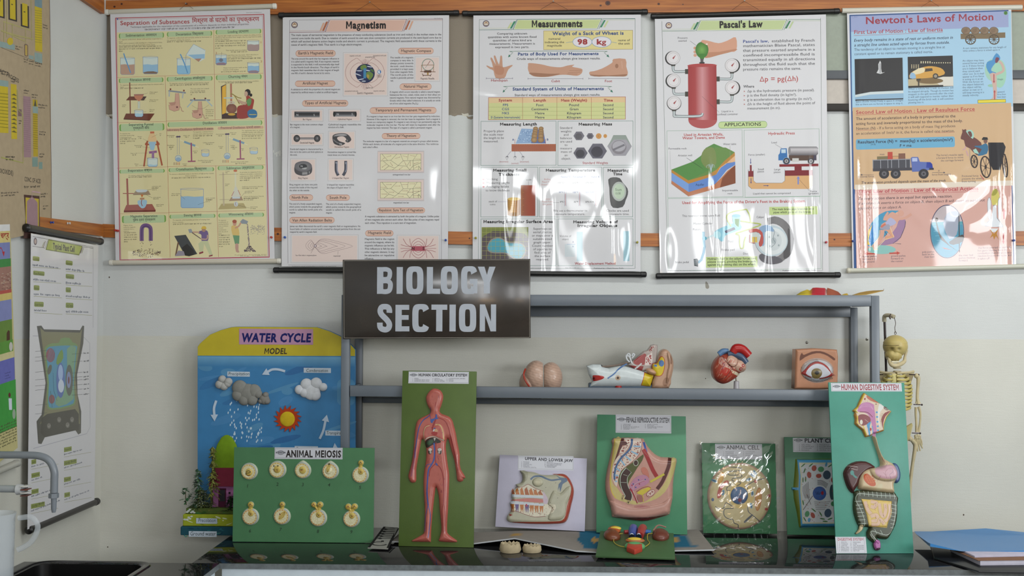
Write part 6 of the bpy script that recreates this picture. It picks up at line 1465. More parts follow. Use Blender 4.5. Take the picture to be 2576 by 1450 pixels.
R(702,577,772,880);R(772,577,858,634);R(772,694,852,748);R(772,822,860,880)
band(893,568,1088,888,70,60,25,335);R(1112,574,1292,634);R(1166,634,1236,880);R(1318,574,1388,880);band(1425,566,1622,886,70,62)
R(1663,572,1722,880);R(1790,572,1848,880);a.poly([(1690,572),(1722,572),(1820,860),(1812,880),(1785,880),(1690,600)],LT)
mb=MB();a.flush(mb);mb.build('lettering',M_satin,sg)
# ------------------------------------------------------------------ teaching boards leaning on the worktop
ZON=ZC+.0012
class Board:
 def __init__(s,name,label,quad,col,lean,view,th=.008,z=0.0,group='plaster teaching boards on the worktop',foot=None):
  BL=at_z(*quad[3],ZON+z);BR=at_z(*quad[2],ZON+z)
  if foot is not None:BR=at_z(quad[2][0],quad[3][1]+foot,ZON+z)
  U=unit(BR-BL);B=unit(np.array([-U[1],U[0],0]));V=unit(np.array([0,0,1.0])+B*lean)
  s.S=Surf(BL,U,V);s.q=quad;s.col=col;s.lab=[]
  c=[on_plane(*p,BL,s.S.N)for p in quad]
  s.c=c;s.t=thing(name,(c[2]+c[3])/2,label,'teaching board',group);s.th=th
  s.art=Art(s.S,1.3,1.5e-4);s.art.view(*view);s.view=view
 def label(s,x0,y0,x1,y1,mat=None):
  """white title sticker; returns its Art"""
  v=s.view;P=[(v[0]+x/v[2],v[1]+y/v[2])for x,y in((x0,y0),(x1,y0),(x1,y1),(x0,y1))]
  a=Art(s.S,1.3,6e-4);a.view(*v)
  A=a.px(x0,y1);B=a.px(x1,y0)
  Q=[(A[0],A[1]),(B[0],A[1]),(B[0],B[1]),(A[0],B[1])]
  mb=MB();mb.prism(s.S.P(Q,4e-4),s.S.N*-3.6e-4,C('b9bac2',1.4))
  s.lab.append((mb,a));a.frame(x0+6,y0+6,x1-6,y1-6,2.5,'6a6a74');return a
 def emblem(s,a,x,y,w,h):
  a.ell(x+w/2,y+h/2,w*.36,h/2,'6a6c76');a.ell(x+w/2,y+h/2,w*.3,h*.36,'a4a6ae');a.rect(x,y+h*.3,x+w,y+h*.68,'50525c');a.greek(x+w*.1,y+h*.6,w*.8,1,h*.22,9,'b4b6bc',last=1)
 def finish(s):
  mb=MB();c=[p-s.S.N*s.th for p in s.c];mb.prism(c,s.S.N*s.th,C(s.col,1.3),.0008);s.art.flush(mb)
  mb.build('panel',M_board,s.t)
  for mb,a in s.lab:a.flush(mb);mb.build('title_label',M_plastic,s.t)
 def relief(s,parts,cell=.0016,add=()):
  v=s.view;f=lambda L:[([(v[0]+x/v[2],v[1]+y/v[2])for x,y in P],H,w/v[2],sm)for P,H,w,sm in L]
  r=Relief(s.S,f(parts),cell,f(add));a=Art(r,1.3,1.2e-4,6e-5);a.view(*v)
  return r,a
 def put(s,name,r,a,col,mat=None):
  mb=MB();r.body(mb,C(col,1.3));a.flush(mb);return mb.build(name,mat or M_gloss,s.t)
def circ(x,y,rx,ry=None,n=20,rot=0):
 ry=ry or rx;r=radians(rot)
 return[(x+rx*cos(t)*cos(r)-ry*sin(t)*sin(r),y+rx*cos(t)*sin(r)+ry*sin(t)*cos(r))for t in np.linspace(0,2*pi,n,endpoint=False)]
def speck(a,P,col,n,r,seed=1):
 """spongy bone: specks inside an outline"""
 P=np.asarray(P,float);rn=random.Random(seed);lo,hi=P.min(0),P.max(0);k=0
 for _ in range(n*6):
  q=np.array([[rn.uniform(lo[0],hi[0]),rn.uniform(lo[1],hi[1])]])
  if inside(q,P)[0]and near(q,P)[0][0]>r*1.6:
   a.ell(q[0][0],q[0][1],r*rn.uniform(.6,1.3),r*rn.uniform(.6,1.2),col,rot=rn.uniform(0,90),n=6);k+=1
   if k>=n:return
# ---- animal meiosis
b=Board('teaching_board','green board titled Animal Meiosis with nine numbered yellow cells',[(589,1126),(942,1128),(939,1367),(584.6,1363.6)],'44734e',.03,(440,1080,4.531))
L=b.label(1135,215,1912,340);b.emblem(L,1152,244,108,50);L.text(1268,318,'ANIMAL MEIOSIS',74,'1c1618',w=628,bold=.04)
for t,x,y in(('1',825,668),('2',1167,648),('3',1455,652),('4',1755,655),('5',2108,685),('6',853,1180),('7',1200,1165),('8',1628,1185),('9',2008,1192)):b.art.text(x,y,t,37,'1c3020',al='c',ital=.15,bold=.01)
for i,(x,y,r,buds,pt)in enumerate(((850,482,98,[],0),(1172,462,101,[],0),(1460,470,96,[],20),(1775,476,97,[],20),(2116,522,97,[(2122,385,33)],0),(864,998,99,[(867,862,37)],0),(1223,993,99,[(1225,860,34)],0),(1636,1012,101,[(1586,862,33),(1658,862,37)],0),(2014,1024,99,[(1978,886,38),(2050,884,38)],0))):
 O=[(px_,py_-(pt*max(0,1-abs(px_-x)/60)if py_<y else 0))for px_,py_ in circ(x,y,r,n=32)]
 dom=(y+25 if buds else y-22)if i!=6 else y
 parts=[(O,.0075,26,0)]+[(circ(u,v,w),.010,w*.8,0)for u,v,w in buds]+[([(u-w*.5,v),(u+w*.5,v),(x+w*.6,y-r*.8),(x-w*.6,y-r*.8)],.007,22,0)for u,v,w in buds]
 ny=y-40 if buds and i!=6 else y+(8 if i==0 else-5)
 nr=34 if buds else 42
 dx=x+(0 if i in(0,1,2)else-20 if i==3 else 8)
 r_,a=b.relief(parts,.0011,[(circ(dx,ny,nr*.9,nr),.004,nr*.7,0)]if i!=6 else[])
 a.ell(x-5,y+1,r*.9,r*.92,'7d86a4',n=30);a.ell(x-7,y+2,r*.86,r*.88,'c0bd92',n=30);a.ell(x-7,y+2,r*.80,r*.82,'b58344'if i>2 else 'b99b50',n=30);a.ell(x-7,y+3,r*.70,r*.70,'c9c39e',n=30)
 rn=random.Random(i)
 for k in range(16):t=k/16*2*pi;a.ell(x-7+r*.73*cos(t),y+2+r*.73*sin(t),8,8,'cdb98a',n=8)
 for k in range(22):t=rn.uniform(0,2*pi);q=r*.6*sqrt(rn.random());a.ell(x-7+q*cos(t),y+8+q*sin(t),7,7,'d5d1b4',n=7)
 for u,v,w in buds:a.ell(u,v,w*.92,w*.92,'b9a14e',n=20);a.poly([(u-w*.6,v),(u+w*.6,v),(x+w*.7,y-r*.82),(x-w*.7,y-r*.82)],'b9a14e')
 if i==6:a.ell(x+4,y-10,60,27,'c5ae62',rot=-52);[a.line([(x-30,y+30),(x+2+d,y-10+d),(x+38,y-52)],3,'6a5420',4)for d in(-14,0,14)]
 elif i==3:a.ell(x-20,y-38,22,55,'c5ae62',rot=12);[a.line([(x-30,y+14),(x-22+d,y-30),(x-8,y-88)],3,'5a4a20',4)for d in(-14,0,14)]
 else:a.ell(dx,ny,nr*.95,nr*1.05,'b59c48',n=22,col2='bfa95a')
 K,RD='2c2420','7e2a28'
 if i==0:a.line([(x-30,y+8),(x-8,y-10),(x+18,y-2),(x+10,y+14),(x-30,y+18),(x-36,y+34)],7,K,3);a.line([(x-34,y+34),(x-10,y+48),(x+16,y+38)],7,RD)
 elif i==1:[a.line([(x+u,y+v),(x+u+24,y+v+2)],6,c)for u,v,c in((-50,-4,K),(-14,-4,K),(-46,12,RD),(-10,12,RD))];a.ell(x-38,y-42,7,9,K);a.ell(x+8,y-44,7,9,K)
 elif i==2:a.line([(x-24,y-12),(x+4,y-16)],7,K);a.line([(x-22,y+2),(x+2,y-2)],7,RD)
 elif i==3:a.poly([(x-12,y-92),(x-30,y-70),(x+2,y-72)],K)
 elif i!=6:a.line([(dx-10,ny-12),(dx-2,ny+12)],6,K);a.line([(dx,ny+14),(dx+12,ny)],6,RD)
 else:a.ell(x-22,y-26,7,9,RD)
 for q,(u,v,w)in enumerate(buds):a.line([(u-10,v+10),(u-2,v-14)],6,RD if q==0 and len(buds)>1 else K);a.line([(u+2,v-14),(u+12,v+8)],6,K if i==4 else RD)
 b.put('cell_model',r_,a,'a9b09c')
b.finish()
# ---- human circulatory system
b=Board('teaching_board','tall olive board titled Human Circulatory System with a red figure',[(1012.8,933),(1199,935),(1191.3,1378.7),(1002.4,1374.6)],'4a5e28',.18,(980,920,5.575))
L=b.label(262,92,1114,250);b.emblem(L,285,112,105,42);L.text(405,150,'HUMAN CIRCULATORY SYSTEM',36,'1c1820',w=684,bold=.04)
for j,(x,c)in enumerate(((318,('1   HEART','2   SUPERIOR VENA CAVA','3   INFERIOR VENA CAVA')),(602,('4   AORTA','5   BRONCHIAL','6   FACIAL ARTERY')),(800,('7   COMMON ILIAC ARTERY','8   RADIAL','9   ULNAR')))):
 for i,t in enumerate(c):L.text(x,190+i*18,t,13,'3a3a44',maxw=(262,190,282)[j],cond=1.1)
y2=lambda P:[(x,y+1282)for x,y in P]
BODY=[(640,322),(715,350),(752,420),(745,500),(720,580),(700,640),(735,680),(830,715),(880,770),(905,850),(930,950),(952,1080),(985,1250)]+y2([(985,100),(1005,185),(1040,240),(1065,296),(1040,305),(1032,335),(990,352),(950,335),(942,280),(930,180),(905,40)])+[(862,1180),(825,1035),(800,1060),(790,1150),(805,1300)]+y2([(820,130),(838,260),(832,480),(826,620),(820,760),(810,900),(808,1040),(830,1090),(940,1170),(942,1196),(880,1202),(700,1188),(696,1150),(722,1060),(724,950),(704,760),(690,550),(655,428),(640,480),(620,640),(605,780),(590,950),(582,1080),(580,1185),(555,1196),(330,1192),(322,1168),(460,1090),(482,1040),(490,880),(492,700),(478,480),(478,280),(500,110)])+[(512,1300),(515,1180),(492,1055),(455,1038),(440,1090),(400,1300)]+y2([(375,180),(375,330),(345,362),(300,360),(275,320),(262,262),(292,150)])+[(312,1350),(338,1150),(352,950),(372,820),(405,760),(480,715),(555,680),(575,640),(550,590),(525,540),(510,450),(545,380),(590,335)]
r,a=b.relief([(BODY,.016,70,2)],.0014,[([(500,1060),(480,960),(500,870),(560,835),(640,860),(700,830),(760,880),(780,1060),(640,1010)],.004,40,4)])
BLU_,RED_='2f4a8c','84242a'
a.poly([(490,1050),(482,950),(510,860),(570,840),(590,930),(575,1010)],'a55850',3);a.line([(495,1050),(488,950),(515,870),(570,848)],13,'b59a7a',4);a.poly([(650,840),(720,840),(765,930),(775,1040),(690,1020)],'ab5c54',3);a.line([(650,836),(715,842),(755,920),(772,1045)],18,'b59468',4)
a.line([(495,1058),(560,1015),(640,1005),(700,1030),(768,1058)],13,'b8b0a4',4);a.poly([(505,1075),(570,1025),(650,1018),(720,1060),(720,1085),(660,1100),(610,1120),(540,1160),(505,1130)],'26221c',3);a.poly([(530,1090),(600,1045),(620,1080),(560,1120)],'2c4a30',3);a.poly([(625,1020),(658,1022),(640,1065)],'a9a49c')
a.line([(570,700),(540,730),(480,775),(425,870),(395,1020),(372,1190),(365,1300)],13,BLU_,4);a.line([(585,590),(570,700),(595,780)],8,'5a3f74');a.poly([(580,762),(640,745),(655,692),(672,690),(678,735),(696,750),(650,765),(620,790),(612,812),(588,810)],BLU_);a.line([(655,760),(640,800),(612,880),(620,920)],22,RED_,4);a.line([(655,520),(648,620),(652,740)],7,RED_);a.line([(690,735),(780,780),(830,870),(860,980),(910,1180),(960,1400),(970,1480)],9,RED_,4);a.line([(850,960),(890,1150),(940,1380)],6,RED_,4)
for x in(345,320,360):a.line([(x+20,1150),(x-5,1350),(x-30,1500),(x-40,1560)],6,'6a2c5a'if x!=320 else RED_,4)
a.poly([(600,945),(640,930),(680,945),(675,975),(640,985),(600,965)],'8e2424',3);a.line([(640,900),(625,930)],22,'b9b4b0');a.line([(655,885),(630,890)],12,BLU_);a.poly([(645,905),(670,895),(690,930),(650,938)],'b58a6a',3)
a.line([(660,1080),(650,1300),(655,1390)],14,RED_,3);a.line([(632,1090),(640,1200),(632,1320),(600,1390),(555,1470),(540,1640),(535,1800),(550,1960)],19,BLU_,4);a.line([(655,1380),(610,1420),(575,1470),(565,1560)],12,RED_,4);a.line([(655,1380),(720,1440),(755,1540),(770,1700),(765,1930)],12,RED_,4);a.line([(600,1385),(540,1395),(515,1430)],9,BLU_,4);a.ell(668,1390,12,22,BLU_,rot=-35)
for P in([(550,1960),(510,2130),(500,2330)],[(550,1960),(578,2100),(560,2330),(545,2420)]):a.line(P,9,BLU_,4)
for P in([(765,1930),(742,2050),(760,2340)],[(765,1930),(785,2060),(780,2340)],[(530,2200),(522,2400)]):a.line(P,6,RED_,4)
for x,sg_ in((578,1),(710,-1)):a.ell(x,1205,30,46,'3c2c28',rot=10*sg_);a.ell(x,1185,26,22,'b3aaa6');a.ell(x+6*sg_,1222,14,20,'9a928e')
rn=random.Random(3)
for _ in range(70):
 x,y=rn.choice(((640+rn.uniform(-90,90),rn.uniform(360,560)),(rn.uniform(500,790),rn.uniform(880,1000)),(580+rn.uniform(-40,40),rn.uniform(1280,1380)),(710+rn.uniform(-40,30),rn.uniform(1260,1360)),(rn.uniform(490,600),rn.uniform(1650,2000)),(rn.uniform(690,800),rn.uniform(1500,1800))))
 a.line([(x,y),(x+rn.uniform(-8,8),y+rn.uniform(14,40))],2.5,rn.choice(('7a2c2c','6a2c50')))
b.put('relief_figure',r,a,'a2544a');b.finish()
# ---- upper and lower jaw
b=Board('teaching_board','pale lilac board titled Upper and Lower Jaw with a cut jaw model',[(1257,1144.8),(1476.7,1154),(1470.9,1337.7),(1245.7,1326)],'b3b0c2',.2,(1230,1120,6.041),z=.026,foot=3)
L=b.label(440,172,1285,380);L.text(545,228,'UPPER AND LOWER JAW',42,'262433',w=728,bold=.04,ang=-2)
for j,(x,c)in enumerate(((490,('1.  INCISOR','2.  CANINE','3.  PREMOLARS','4.  MOLARS','5.  INFERIOR DENTAL')),(845,('6.  LINGUAL','7.  MUCOUS MEMBRANE','8.  POSTERIOR DENTAL','9.  MANDIBULAR','10. MAXILLARY')))):
 for i,t in enumerate(c):L.text(x,262+i*20,t,15,'555666',maxw=(300,390)[j],cond=1.1,ang=-2)
JAW=[(470,390),(560,400),(690,415),(800,452),(950,455),(1060,438),(1150,445),(1215,500),(1265,590),(1292,690),(1280,800),(1255,900),(1225,1030),(1190,1140),(1130,1190),(980,1205),(720,1205),(500,1195),(330,1180),(270,1140),(275,1080),(325,1010),(335,960),(315,880),(350,840),(335,760),(370,690),(420,640),(405,600),(470,580),(505,530),(500,450)]
r,a=b.relief([(JAW,.020,60,3)],.0015,[(circ(745,570,82,68),.006,50,0),([(980,700),(1080,745),(1180,650),(1250,640),(1240,780),(1180,900),(1150,1080),(1060,1140),(900,1130),(960,960),(900,900)],.006,50,3)])
a.poly([(960,445),(1060,440),(1150,448),(1215,500),(1265,590),(1290,690),(1280,800),(1255,900),(1225,1030),(1190,1140),(1130,1188),(980,1200),(720,1204),(480,1192),(340,1172),(700,1172),(1000,1165),(1110,1150),(1160,1080),(1180,950),(1215,830),(1250,700),(1240,620),(1190,540),(1120,480)],'96402f',2)
a.line([(635,530),(690,485),(790,482),(880,520),(960,540),(1080,525),(1150,535)],26,'4a5f78',4);a.poly([(1080,520),(1020,470),(1090,500),(1180,510),(1185,560),(1120,600),(1085,720),(1070,640),(1050,710),(1060,600),(1100,560)],'4a5f78',2);a.ell(745,572,70,60,'b5ad90',col2='a8a48e')
a.poly([(350,835),(600,812),(820,830),(820,880),(600,870),(360,850)],'b06a62',2);a.poly([(820,720),(850,740),(900,830),(880,905),(830,890)],'b3a2b0',2)
UP=[(400,650),(500,640),(600,605),(700,660),(800,690),(828,760),(818,800),(345,745)];a.poly(UP,'c2bba8');speck(a,UP,'6e3a34',40,6,2)
for i in range(7):
 x=358+i*69;w=46 if i<3 else 54;yy=650+max(0,i-3)*14+max(0,2-i)*8
 a.poly([(x-12,760),(x-w*.4,yy+30),(x+6+i*2,yy-5),(x+w*.5-4,yy+25),(x+w-2,765)],'a86430'if i%3 else '96522a');a.rr(x-20,752+i*5,x+w+4,800+i*2,14,'b5bcc4')
LO=[(335,880),(830,900),(1010,910),(1020,960),(980,1030),(860,1080),(700,1095),(560,1060),(430,1012),(330,990)];a.poly(LO,'c5beaa',0);speck(a,LO,'6e3230',90,6,5)
for i in range(7):
 x=338+i*73;w=48 if i<3 else 56;c='5a4a78'if i in(1,3)else 'a8652e'
 a.poly([(x-14,880),(x+w,890+i*4),(x+w*.9,960),(x+w*.75,1040+(i>2)*10),(x+w*.45,960),(x+w*.2,1030+(i>2)*10),(x-4,960)],c);a.rr(x-20,852+i*7,x+w+2,900+i*5,13,'b5bcc4')
 if i==3:a.poly([(x+4,900),(x+26,900),(x+34,950),(x+16,930),(x,950)],'9c3440')
for P in([(400,645),(520,640),(600,602),(700,660),(825,705)],[(330,1008),(430,1012),(560,1060),(700,1098),(860,1085)]):a.line(P,6,'7e3434',3)
a.poly([(310,1050),(370,1065),(320,1085)],'843430');a.poly([(470,392),(590,405),(580,540),(490,585),(505,530),(500,450)],'8f8d78',2)
for x,y in((1015,580),(1045,810),(935,880),(865,650)):a.ell(x,y,6,6,'55564c',n=7)
b.put('relief_jaw',r,a,'a3a08c');b.finish()
# ---- female reproductive system
b=Board('teaching_board','green board titled Female Reproductive System with a cut pelvis model',[(1502.3,1043.4),(1725.2,1048.2),(1729,1346),(1500,1340.5)],'4a8463',.09,(1480,1030,4.833),z=.0125)
L=b.label(332,74,1008,286);b.emblem(L,350,102,108,44);L.text(462,158,'FEMALE REPRODUCTIVE SYSTEM',58,'262430',w=524,bold=.035)
for j,(x,c)in enumerate(((395,('1   URETHRA','2   BLADDER','3   FUNDUS OF UTERUS','4   PERINEAL BODY','5   VAGINA')),(688,('6   ANAL CANAL','7   RECTUM','8   POSTERIOR FORNIX','9   URINE TUBE')))):
 for i,t in enumerate(c):L.text(x,190+i*14.5,t,11,'4a4a58',maxw=(235,258)[j],cond=1.3)
PEL=[(305,350),(640,352),(680,380),(720,450),(800,540),(880,580),(970,585),(1070,598),(1066,680),(1045,780),(1030,920),(1025,1080),(1000,1200),(985,1278),(880,1315),(720,1360),(620,1362),(460,1340),(300,1315),(285,1290),(265,1180),(235,1100),(208,1000),(205,880),(225,740),(262,580),(290,440)]
r,a=b.relief([(PEL,.030,80,2)],.0018,[([(260,1110),(500,1180),(700,1170),(900,1130),(1010,1060),(1000,1240),(700,1320),(320,1290)],.008,60,3)])
a.poly([(300,1308),(460,1310),(720,1308),(880,1290),(980,1272),(880,1312),(720,1356),(620,1358),(460,1336)],'5e1c18',0)
FT=[(322,355),(400,352),(345,540),(300,680),(282,800),(300,900),(350,950),(420,1040),(560,1110),(640,1130),(720,1100),(850,990),(940,860),(1000,700),(1010,595),(1062,602),(1050,720),(1000,870),(930,1000),(820,1085),(690,1130),(560,1155),(450,1125),(330,1080),(285,1000),(262,880),(275,720),(310,500)];a.poly(FT,'b5a66c',2);a.line([(325,360),(280,700),(265,880),(290,1010),(335,1075)],9,'c5ad3c',3)
a.poly([(400,355),(440,352),(430,385),(480,400),(480,430),(415,440),(400,475),(450,480),(450,500),(380,520),(350,600),(310,660),(340,560)],'4e2422',0)
SPN=[(548,358),(640,358),(645,440),(620,530),(560,610),(470,680),(400,740),(360,860),(345,940),(300,860),(290,760),(310,660),(360,570),(450,520),(530,460)];a.poly(SPN,'c5b4a8',2);speck(a,SPN,'7e2c28',95,7.5,4);SP2=[(430,358),(515,358),(500,440),(440,520),(380,530),(410,460),(480,420)];a.poly(SP2,'c5b4a8',2);speck(a,SP2,'7e2c28',22,7,8)
a.line([(530,360),(525,430),(490,500),(400,590),(345,680),(320,780),(320,850)],[.0054*1]if False else 24,'3f5a80',4)
for p in(((545,448),(640,452)),((520,510),(602,548)),((450,565),(515,620)),((395,615),(445,680)),((340,715),(390,750)),((325,795),(365,805)),((325,868),(350,875))):a.line(p,17,'7fa4c0')
a.line([(645,360),(650,440),(620,535),(560,615),(465,690)],4,'7a3c38',3)
GRN_='4a4f26';a.poly([(668,545),(655,620),(600,700),(545,790),(500,860),(480,940),(520,1020),(500,1080),(450,1080),(430,1010),(380,930),(365,850),(400,750),(470,690),(560,630)],GRN_,2)
a.line([(490,735),(440,800),(430,880),(450,960),(490,1040),(475,1095)],92,'a9b4a8',4);a.line([(490,738),(440,805),(430,880),(450,960),(490,1040),(475,1098)],78,'38201e',4);a.ell(577,650,31,38,'b0b4a6');a.ell(577,650,25,31,'38201e');a.line([(425,790),(475,805)],5,'9aa094');a.line([(395,885),(465,888)],5,'9aa094')
a.line([(672,400),(690,470),(705,520)],26,'3f4f8c',3);a.line([(670,485),(720,590),(780,730),(830,815)],46,'8e1f22',3);a.poly([(640,720),(680,700),(720,740),(740,830),(700,800),(660,780)],'b06a5c',3)
UT=[(500,930),(540,860),(600,810),(680,795),(730,830),(735,880),(690,920),(600,960),(545,990),(510,960)];a.poly(UT,'a8748c',3);a.line([(545,965),(570,910),(640,875),(690,860)],12,'b59aa8',4);a.line([(550,960),(575,910),(640,880),(685,864)],5,'8e3040',4)
for x,y,c in((610,855,'3a4a80'),(620,905,'943040'),(690,850,'3a4a80'),(545,905,'3a4a80'),(575,945,'3a4a80'),(530,920,'943040')):a.ell(x,y,9,9,c,n=8)
a.line([(505,960),(555,1030),(600,1135)],22,'8e2430',3);a.line([(540,985),(575,1060),(605,1135)],5,'c9bcb4');a.poly([(590,1010),(650,970),(740,940),(760,960),(710,1000),(660,1035),(620,1030)],'bba83a',3);a.line([(580,1000),(650,955),(720,935),(760,955)],6,'8e3430',3);a.line([(660,1035),(668,1120)],9,'bba83a');a.poly([(590,1040),(655,1050),(660,1115),(610,1115)],'8f5c54',2);a.ell(757,1015,58,36,'843430',rot=-35);a.ell(757,1015,53,31,'c5ada2',rot=-35);speck(a,circ(757,1015,50,28,rot=-35),'7e2c28',16,5,3)
a.line([(990,590),(970,700),(900,870),(835,965)],42,'4e201f',4);a.line([(750,880),(840,830),(920,785)],26,'b5a83c',3);a.ell(420,1070,20,34,'b5a070');speck(a,circ(420,1070,20,34),'3a2c20',8,5,1);a.ell(492,1125,24,24,'b5a070');speck(a,circ(492,1125,22,22),'3a2c20',8,5,2);a.ell(650,1180,100,22,'9a5f62',col2='a5776c')
b.put('relief_pelvis',r,a,'b08478');b.finish()
# ---- animal cell (in clear film)
b=Board('teaching_board','green board titled Animal Cell wrapped in clear film',[(1765.1,1115.1),(1950.5,1116.7),(1955.3,1344),(1769,1342)],'467a56',.11,(1740,1090,5.178))
L=b.label(308,146,915,340);b.emblem(L,330,166,105,44);L.text(452,212,'ANiMAL CELL',50,'262430',w=432,bold=.025)
for j,(x,c)in enumerate(((410,('1.  NUCLEOUS','2.  CHROMATIN','3.  CHROMOSOME','4.  GOLGI APPARATUS')),(672,('5.  CYTOPLASM','6.  VACUOLE','7.  MITOCHONDRIA')))):
 for i,t in enumerate(c):L.text(x,252+i*23,t,14,'444654',maxw=(200,182)[j],cond=1.05)
r,a=b.relief([(circ(620,822,418,436,40),.014,90,0)],.0016,[(circ(612,812,115,116),.006,60,0)])
a.ell(622,820,392,408,'b9a982',n=48,col2='b5a67c');a.ell(640,815,160,170,'c2a868',n=30);a.ell(612,812,115,116,'4a6a8e',n=30,col2='3c5a80');a.poly(circ(625,850,82,62),'33507a');a.ell(617,870,26,26,'6a2434')
rn=random.Random(6)
for _ in range(26):t=rn.uniform(0,6.28);q=100*sqrt(rn.random());a.ell(612+q*cos(t),800+q*sin(t),4,4,'22344c',n=6)
DK='42464e'
for P in([(475,425),(485,440),(620,452),(640,470),(610,492),(480,500),(465,530),(500,548),(630,545),(645,565),(610,582),(530,590),(520,615),(560,632),(630,640),(620,665),(580,690)],[(495,745),(450,745),(455,705),(490,685),(495,660),(470,650)],[(300,955),(350,985),(410,975),(440,905),(520,955),(530,980),(430,985),(410,1040),(430,1090),(480,1118),(530,1125),(545,1170),(595,1190),(600,1235)],[(720,940),(730,1020),(780,1065),(900,1165)],[(680,700),(800,630),(940,590)],[(710,690),(722,730)]):a.line(P,10,DK,3)
a.poly([(770,1060),(790,1070),(720,1140),(690,1168),(670,1160),(690,1130)],DK,2);a.ell(375,585,34,80,'b58240',rot=18);a.ell(375,585,22,62,'c59a4c',rot=18);a.poly([(435,620),(470,620),(470,660),(410,700),(380,760),(375,830),(330,850),(325,790),(350,710),(400,650)],'a4463e',2)
a.ell(860,860,42,152,'a5542e',rot=5);a.ell(860,860,34,140,'b58440',rot=5)
for x,y,rt in((815,515,55),(785,550,35),(733,605,-25),(402,775,100),(782,790,95),(290,622,20),(766,945,80)):a.ell(x,y,38,17,'5f8fae',rot=rt);a.ell(x,y,28,6,'22344c',rot=rt)
a.ell(268,866,18,22,'3a4f74');a.ell(825,628,22,22,'a4504e');a.ell(1000,815,20,20,'a4504e');a.ell(965,990,22,18,'a4343a')
b.put('relief_cell',r,a,'b08f7c');b.finish()
film=bpy.data.materials.new('clear_film');film.use_nodes=True;nt=film.node_tree;nt.nodes.remove(nt.nodes['Principled BSDF'])
fm=nt.nodes.new('ShaderNodeMixShader');ft=nt.nodes.new('ShaderNodeBsdfTransparent');fg=nt.nodes.new('ShaderNodeBsdfGlossy');fg.inputs['Roughness'].default_value=.07;fm.inputs[0].default_value=.10
nt.links.new(ft.outputs[0],fm.inputs[1]);nt.links.new(fg.outputs[0],fm.inputs[2]);nt.links.new(fm.outputs[0],nt.nodes['Material Output'].inputs[0])
rn=random.Random(9);nx,ny=30,36;S=b.S;p0=S.px(1762,1345);p1=S.px(1958,1112)
G=np.zeros((ny+1,nx+1,2));Hh=np.zeros((ny+1,nx+1))
for j in range(ny+1):
 for i in range(nx+1):
  G[j,i]=[p0[0]+(p1[0]-p0[0])*i/nx,p0[1]+.002+(p1[1]-p0[1]-.002)*j/ny]
  Hh[j,i]=.0225*max(0,1-(2*i/nx-1)**4)*max(0,1-(2*j/ny-1)**6)+.002+rn.uniform(0,.0034)
V=S.P(G.reshape(-1,2))+np.outer(Hh.ravel(),S.N)
F=[t for j in range(ny)for i in range(nx)for t in(((j*(nx+1)+i),j*(nx+1)+i+1,(j+1)*(nx+1)+i+1),((j*(nx+1)+i),(j+1)*(nx+1)+i+1,(j+1)*(nx+1)+i))]
mb=MB();mb.add(V,F,(1,1,1,1));mb.build('clear_wrapping',film,b.t,sharp=25)
# ---- plant cell
b=Board('teaching_board','green board titled Plant Cell, half hidden behind the Human Digestive System board',[(1972.7,1100),(2158,1102),(2166,1349),(1980.4,1346)],'42795a',.12,(1740,1090,5.178))
L=b.label(1322,72,2080,248);b.emblem(L,1332,72,110,46);L.text(1470,122,'PLANT CELL',50,'262430',w=440,bold=.03)
for j,(x,c)in enumerate(((1398,('1.  CELL WALL','2.  CHLOROPLAST','3.  CYTOPLASM','4.  NUCLEUS')),(1632,('5.  NUCLEOLUS','6.  NUCLEAR MEMBRANE','7.  MITOCHONDRIA','8.  CENTRAL VACUOLE')))):
 for i,t in enumerate(c):L.text(x,160+i*23,t,14,'33343e',maxw=230,cond=1.15)
OUT=[(1350,340),(2050,335),(2140,360),(2100,560),(2110,760),(2150,1000),(2110,1225),(1450,1225),(1398,1232),(1370,1050),(1330,860),(1320,740),(1335,560)]
r,a=b.relief([(OUT,.018,60,0),([(1298,706),(1370,700),(1370,745),(1300,742)],.014,16,0)],.0018)
a.poly([(1365,345),(2120,352),(2080,560),(2090,760),(2130,1215),(1415,1232),(1400,980),(1380,750),(1385,560)],'3f86b0');a.poly([(1386,385),(2080,385),(2060,560),(2070,760),(2095,1178),(1432,1180),(1418,960),(1402,750),(1408,560)],'b5b49c');a.poly([(1410,410),(2060,400),(2050,560),(2060,760),(2080,1160),(1450,1160),(1436,960),(1420,750),(1425,560)],'b9bcc0');a.rect(1300,708,1385,742,'3f86b0')
a.ell(1652,785,88,90,'3f5fa0',n=30,col2='34508c');a.ell(1690,780,18,25,'8e2434');[a.line([(1600+i*20,760),(1615+i*18,800),(1628+i*20,770)],5,'1c2a50',3)for i in range(3)]
for x,y,rx,ry,c,rt in((1582,458,32,38,'9a4a40',10),(1518,545,28,42,'9a4a40',-10),(1642,558,36,28,'9a4a40',0),(1566,1070,26,40,'9a4a40',-25),(1672,472,40,36,'4f8a62',0),(1492,1052,30,40,'4f8a62',15),(1830,920,30,32,'3f7a50',0),(1748,545,50,58,'3c4c5c',0),(1815,770,32,100,'35454f',0),(1762,1040,46,56,'3c4c60',10),(1518,1130,18,28,'4f92b8',5),(1740,410,14,30,'4f86a8',15),(1825,610,22,36,'943c36',0)):a.ell(x,y,rx,ry,c,rot=rt);a.ell(x,y,rx*.6,ry*.6,C(c,1.0),rot=rt)
for q in range(5):
 a.line([(1440+q*16,690-q*14),(1442+q*18,770),(1470+q*14,850)],6,'5a5254',4);a.line([(1625,615+q*14),(1690,620+q*14),(1765-q*6,665+q*12)],6,'4e484c',4);a.line([(1580+q*6,895+q*24),(1680,900+q*24),(1790-q*16,890+q*24)],5,'6a6264',4)
a.line([(1565,815),(1440,1000)],8,'5a5254');a.line([(1490,800),(1540,930)],6,'5a5254')
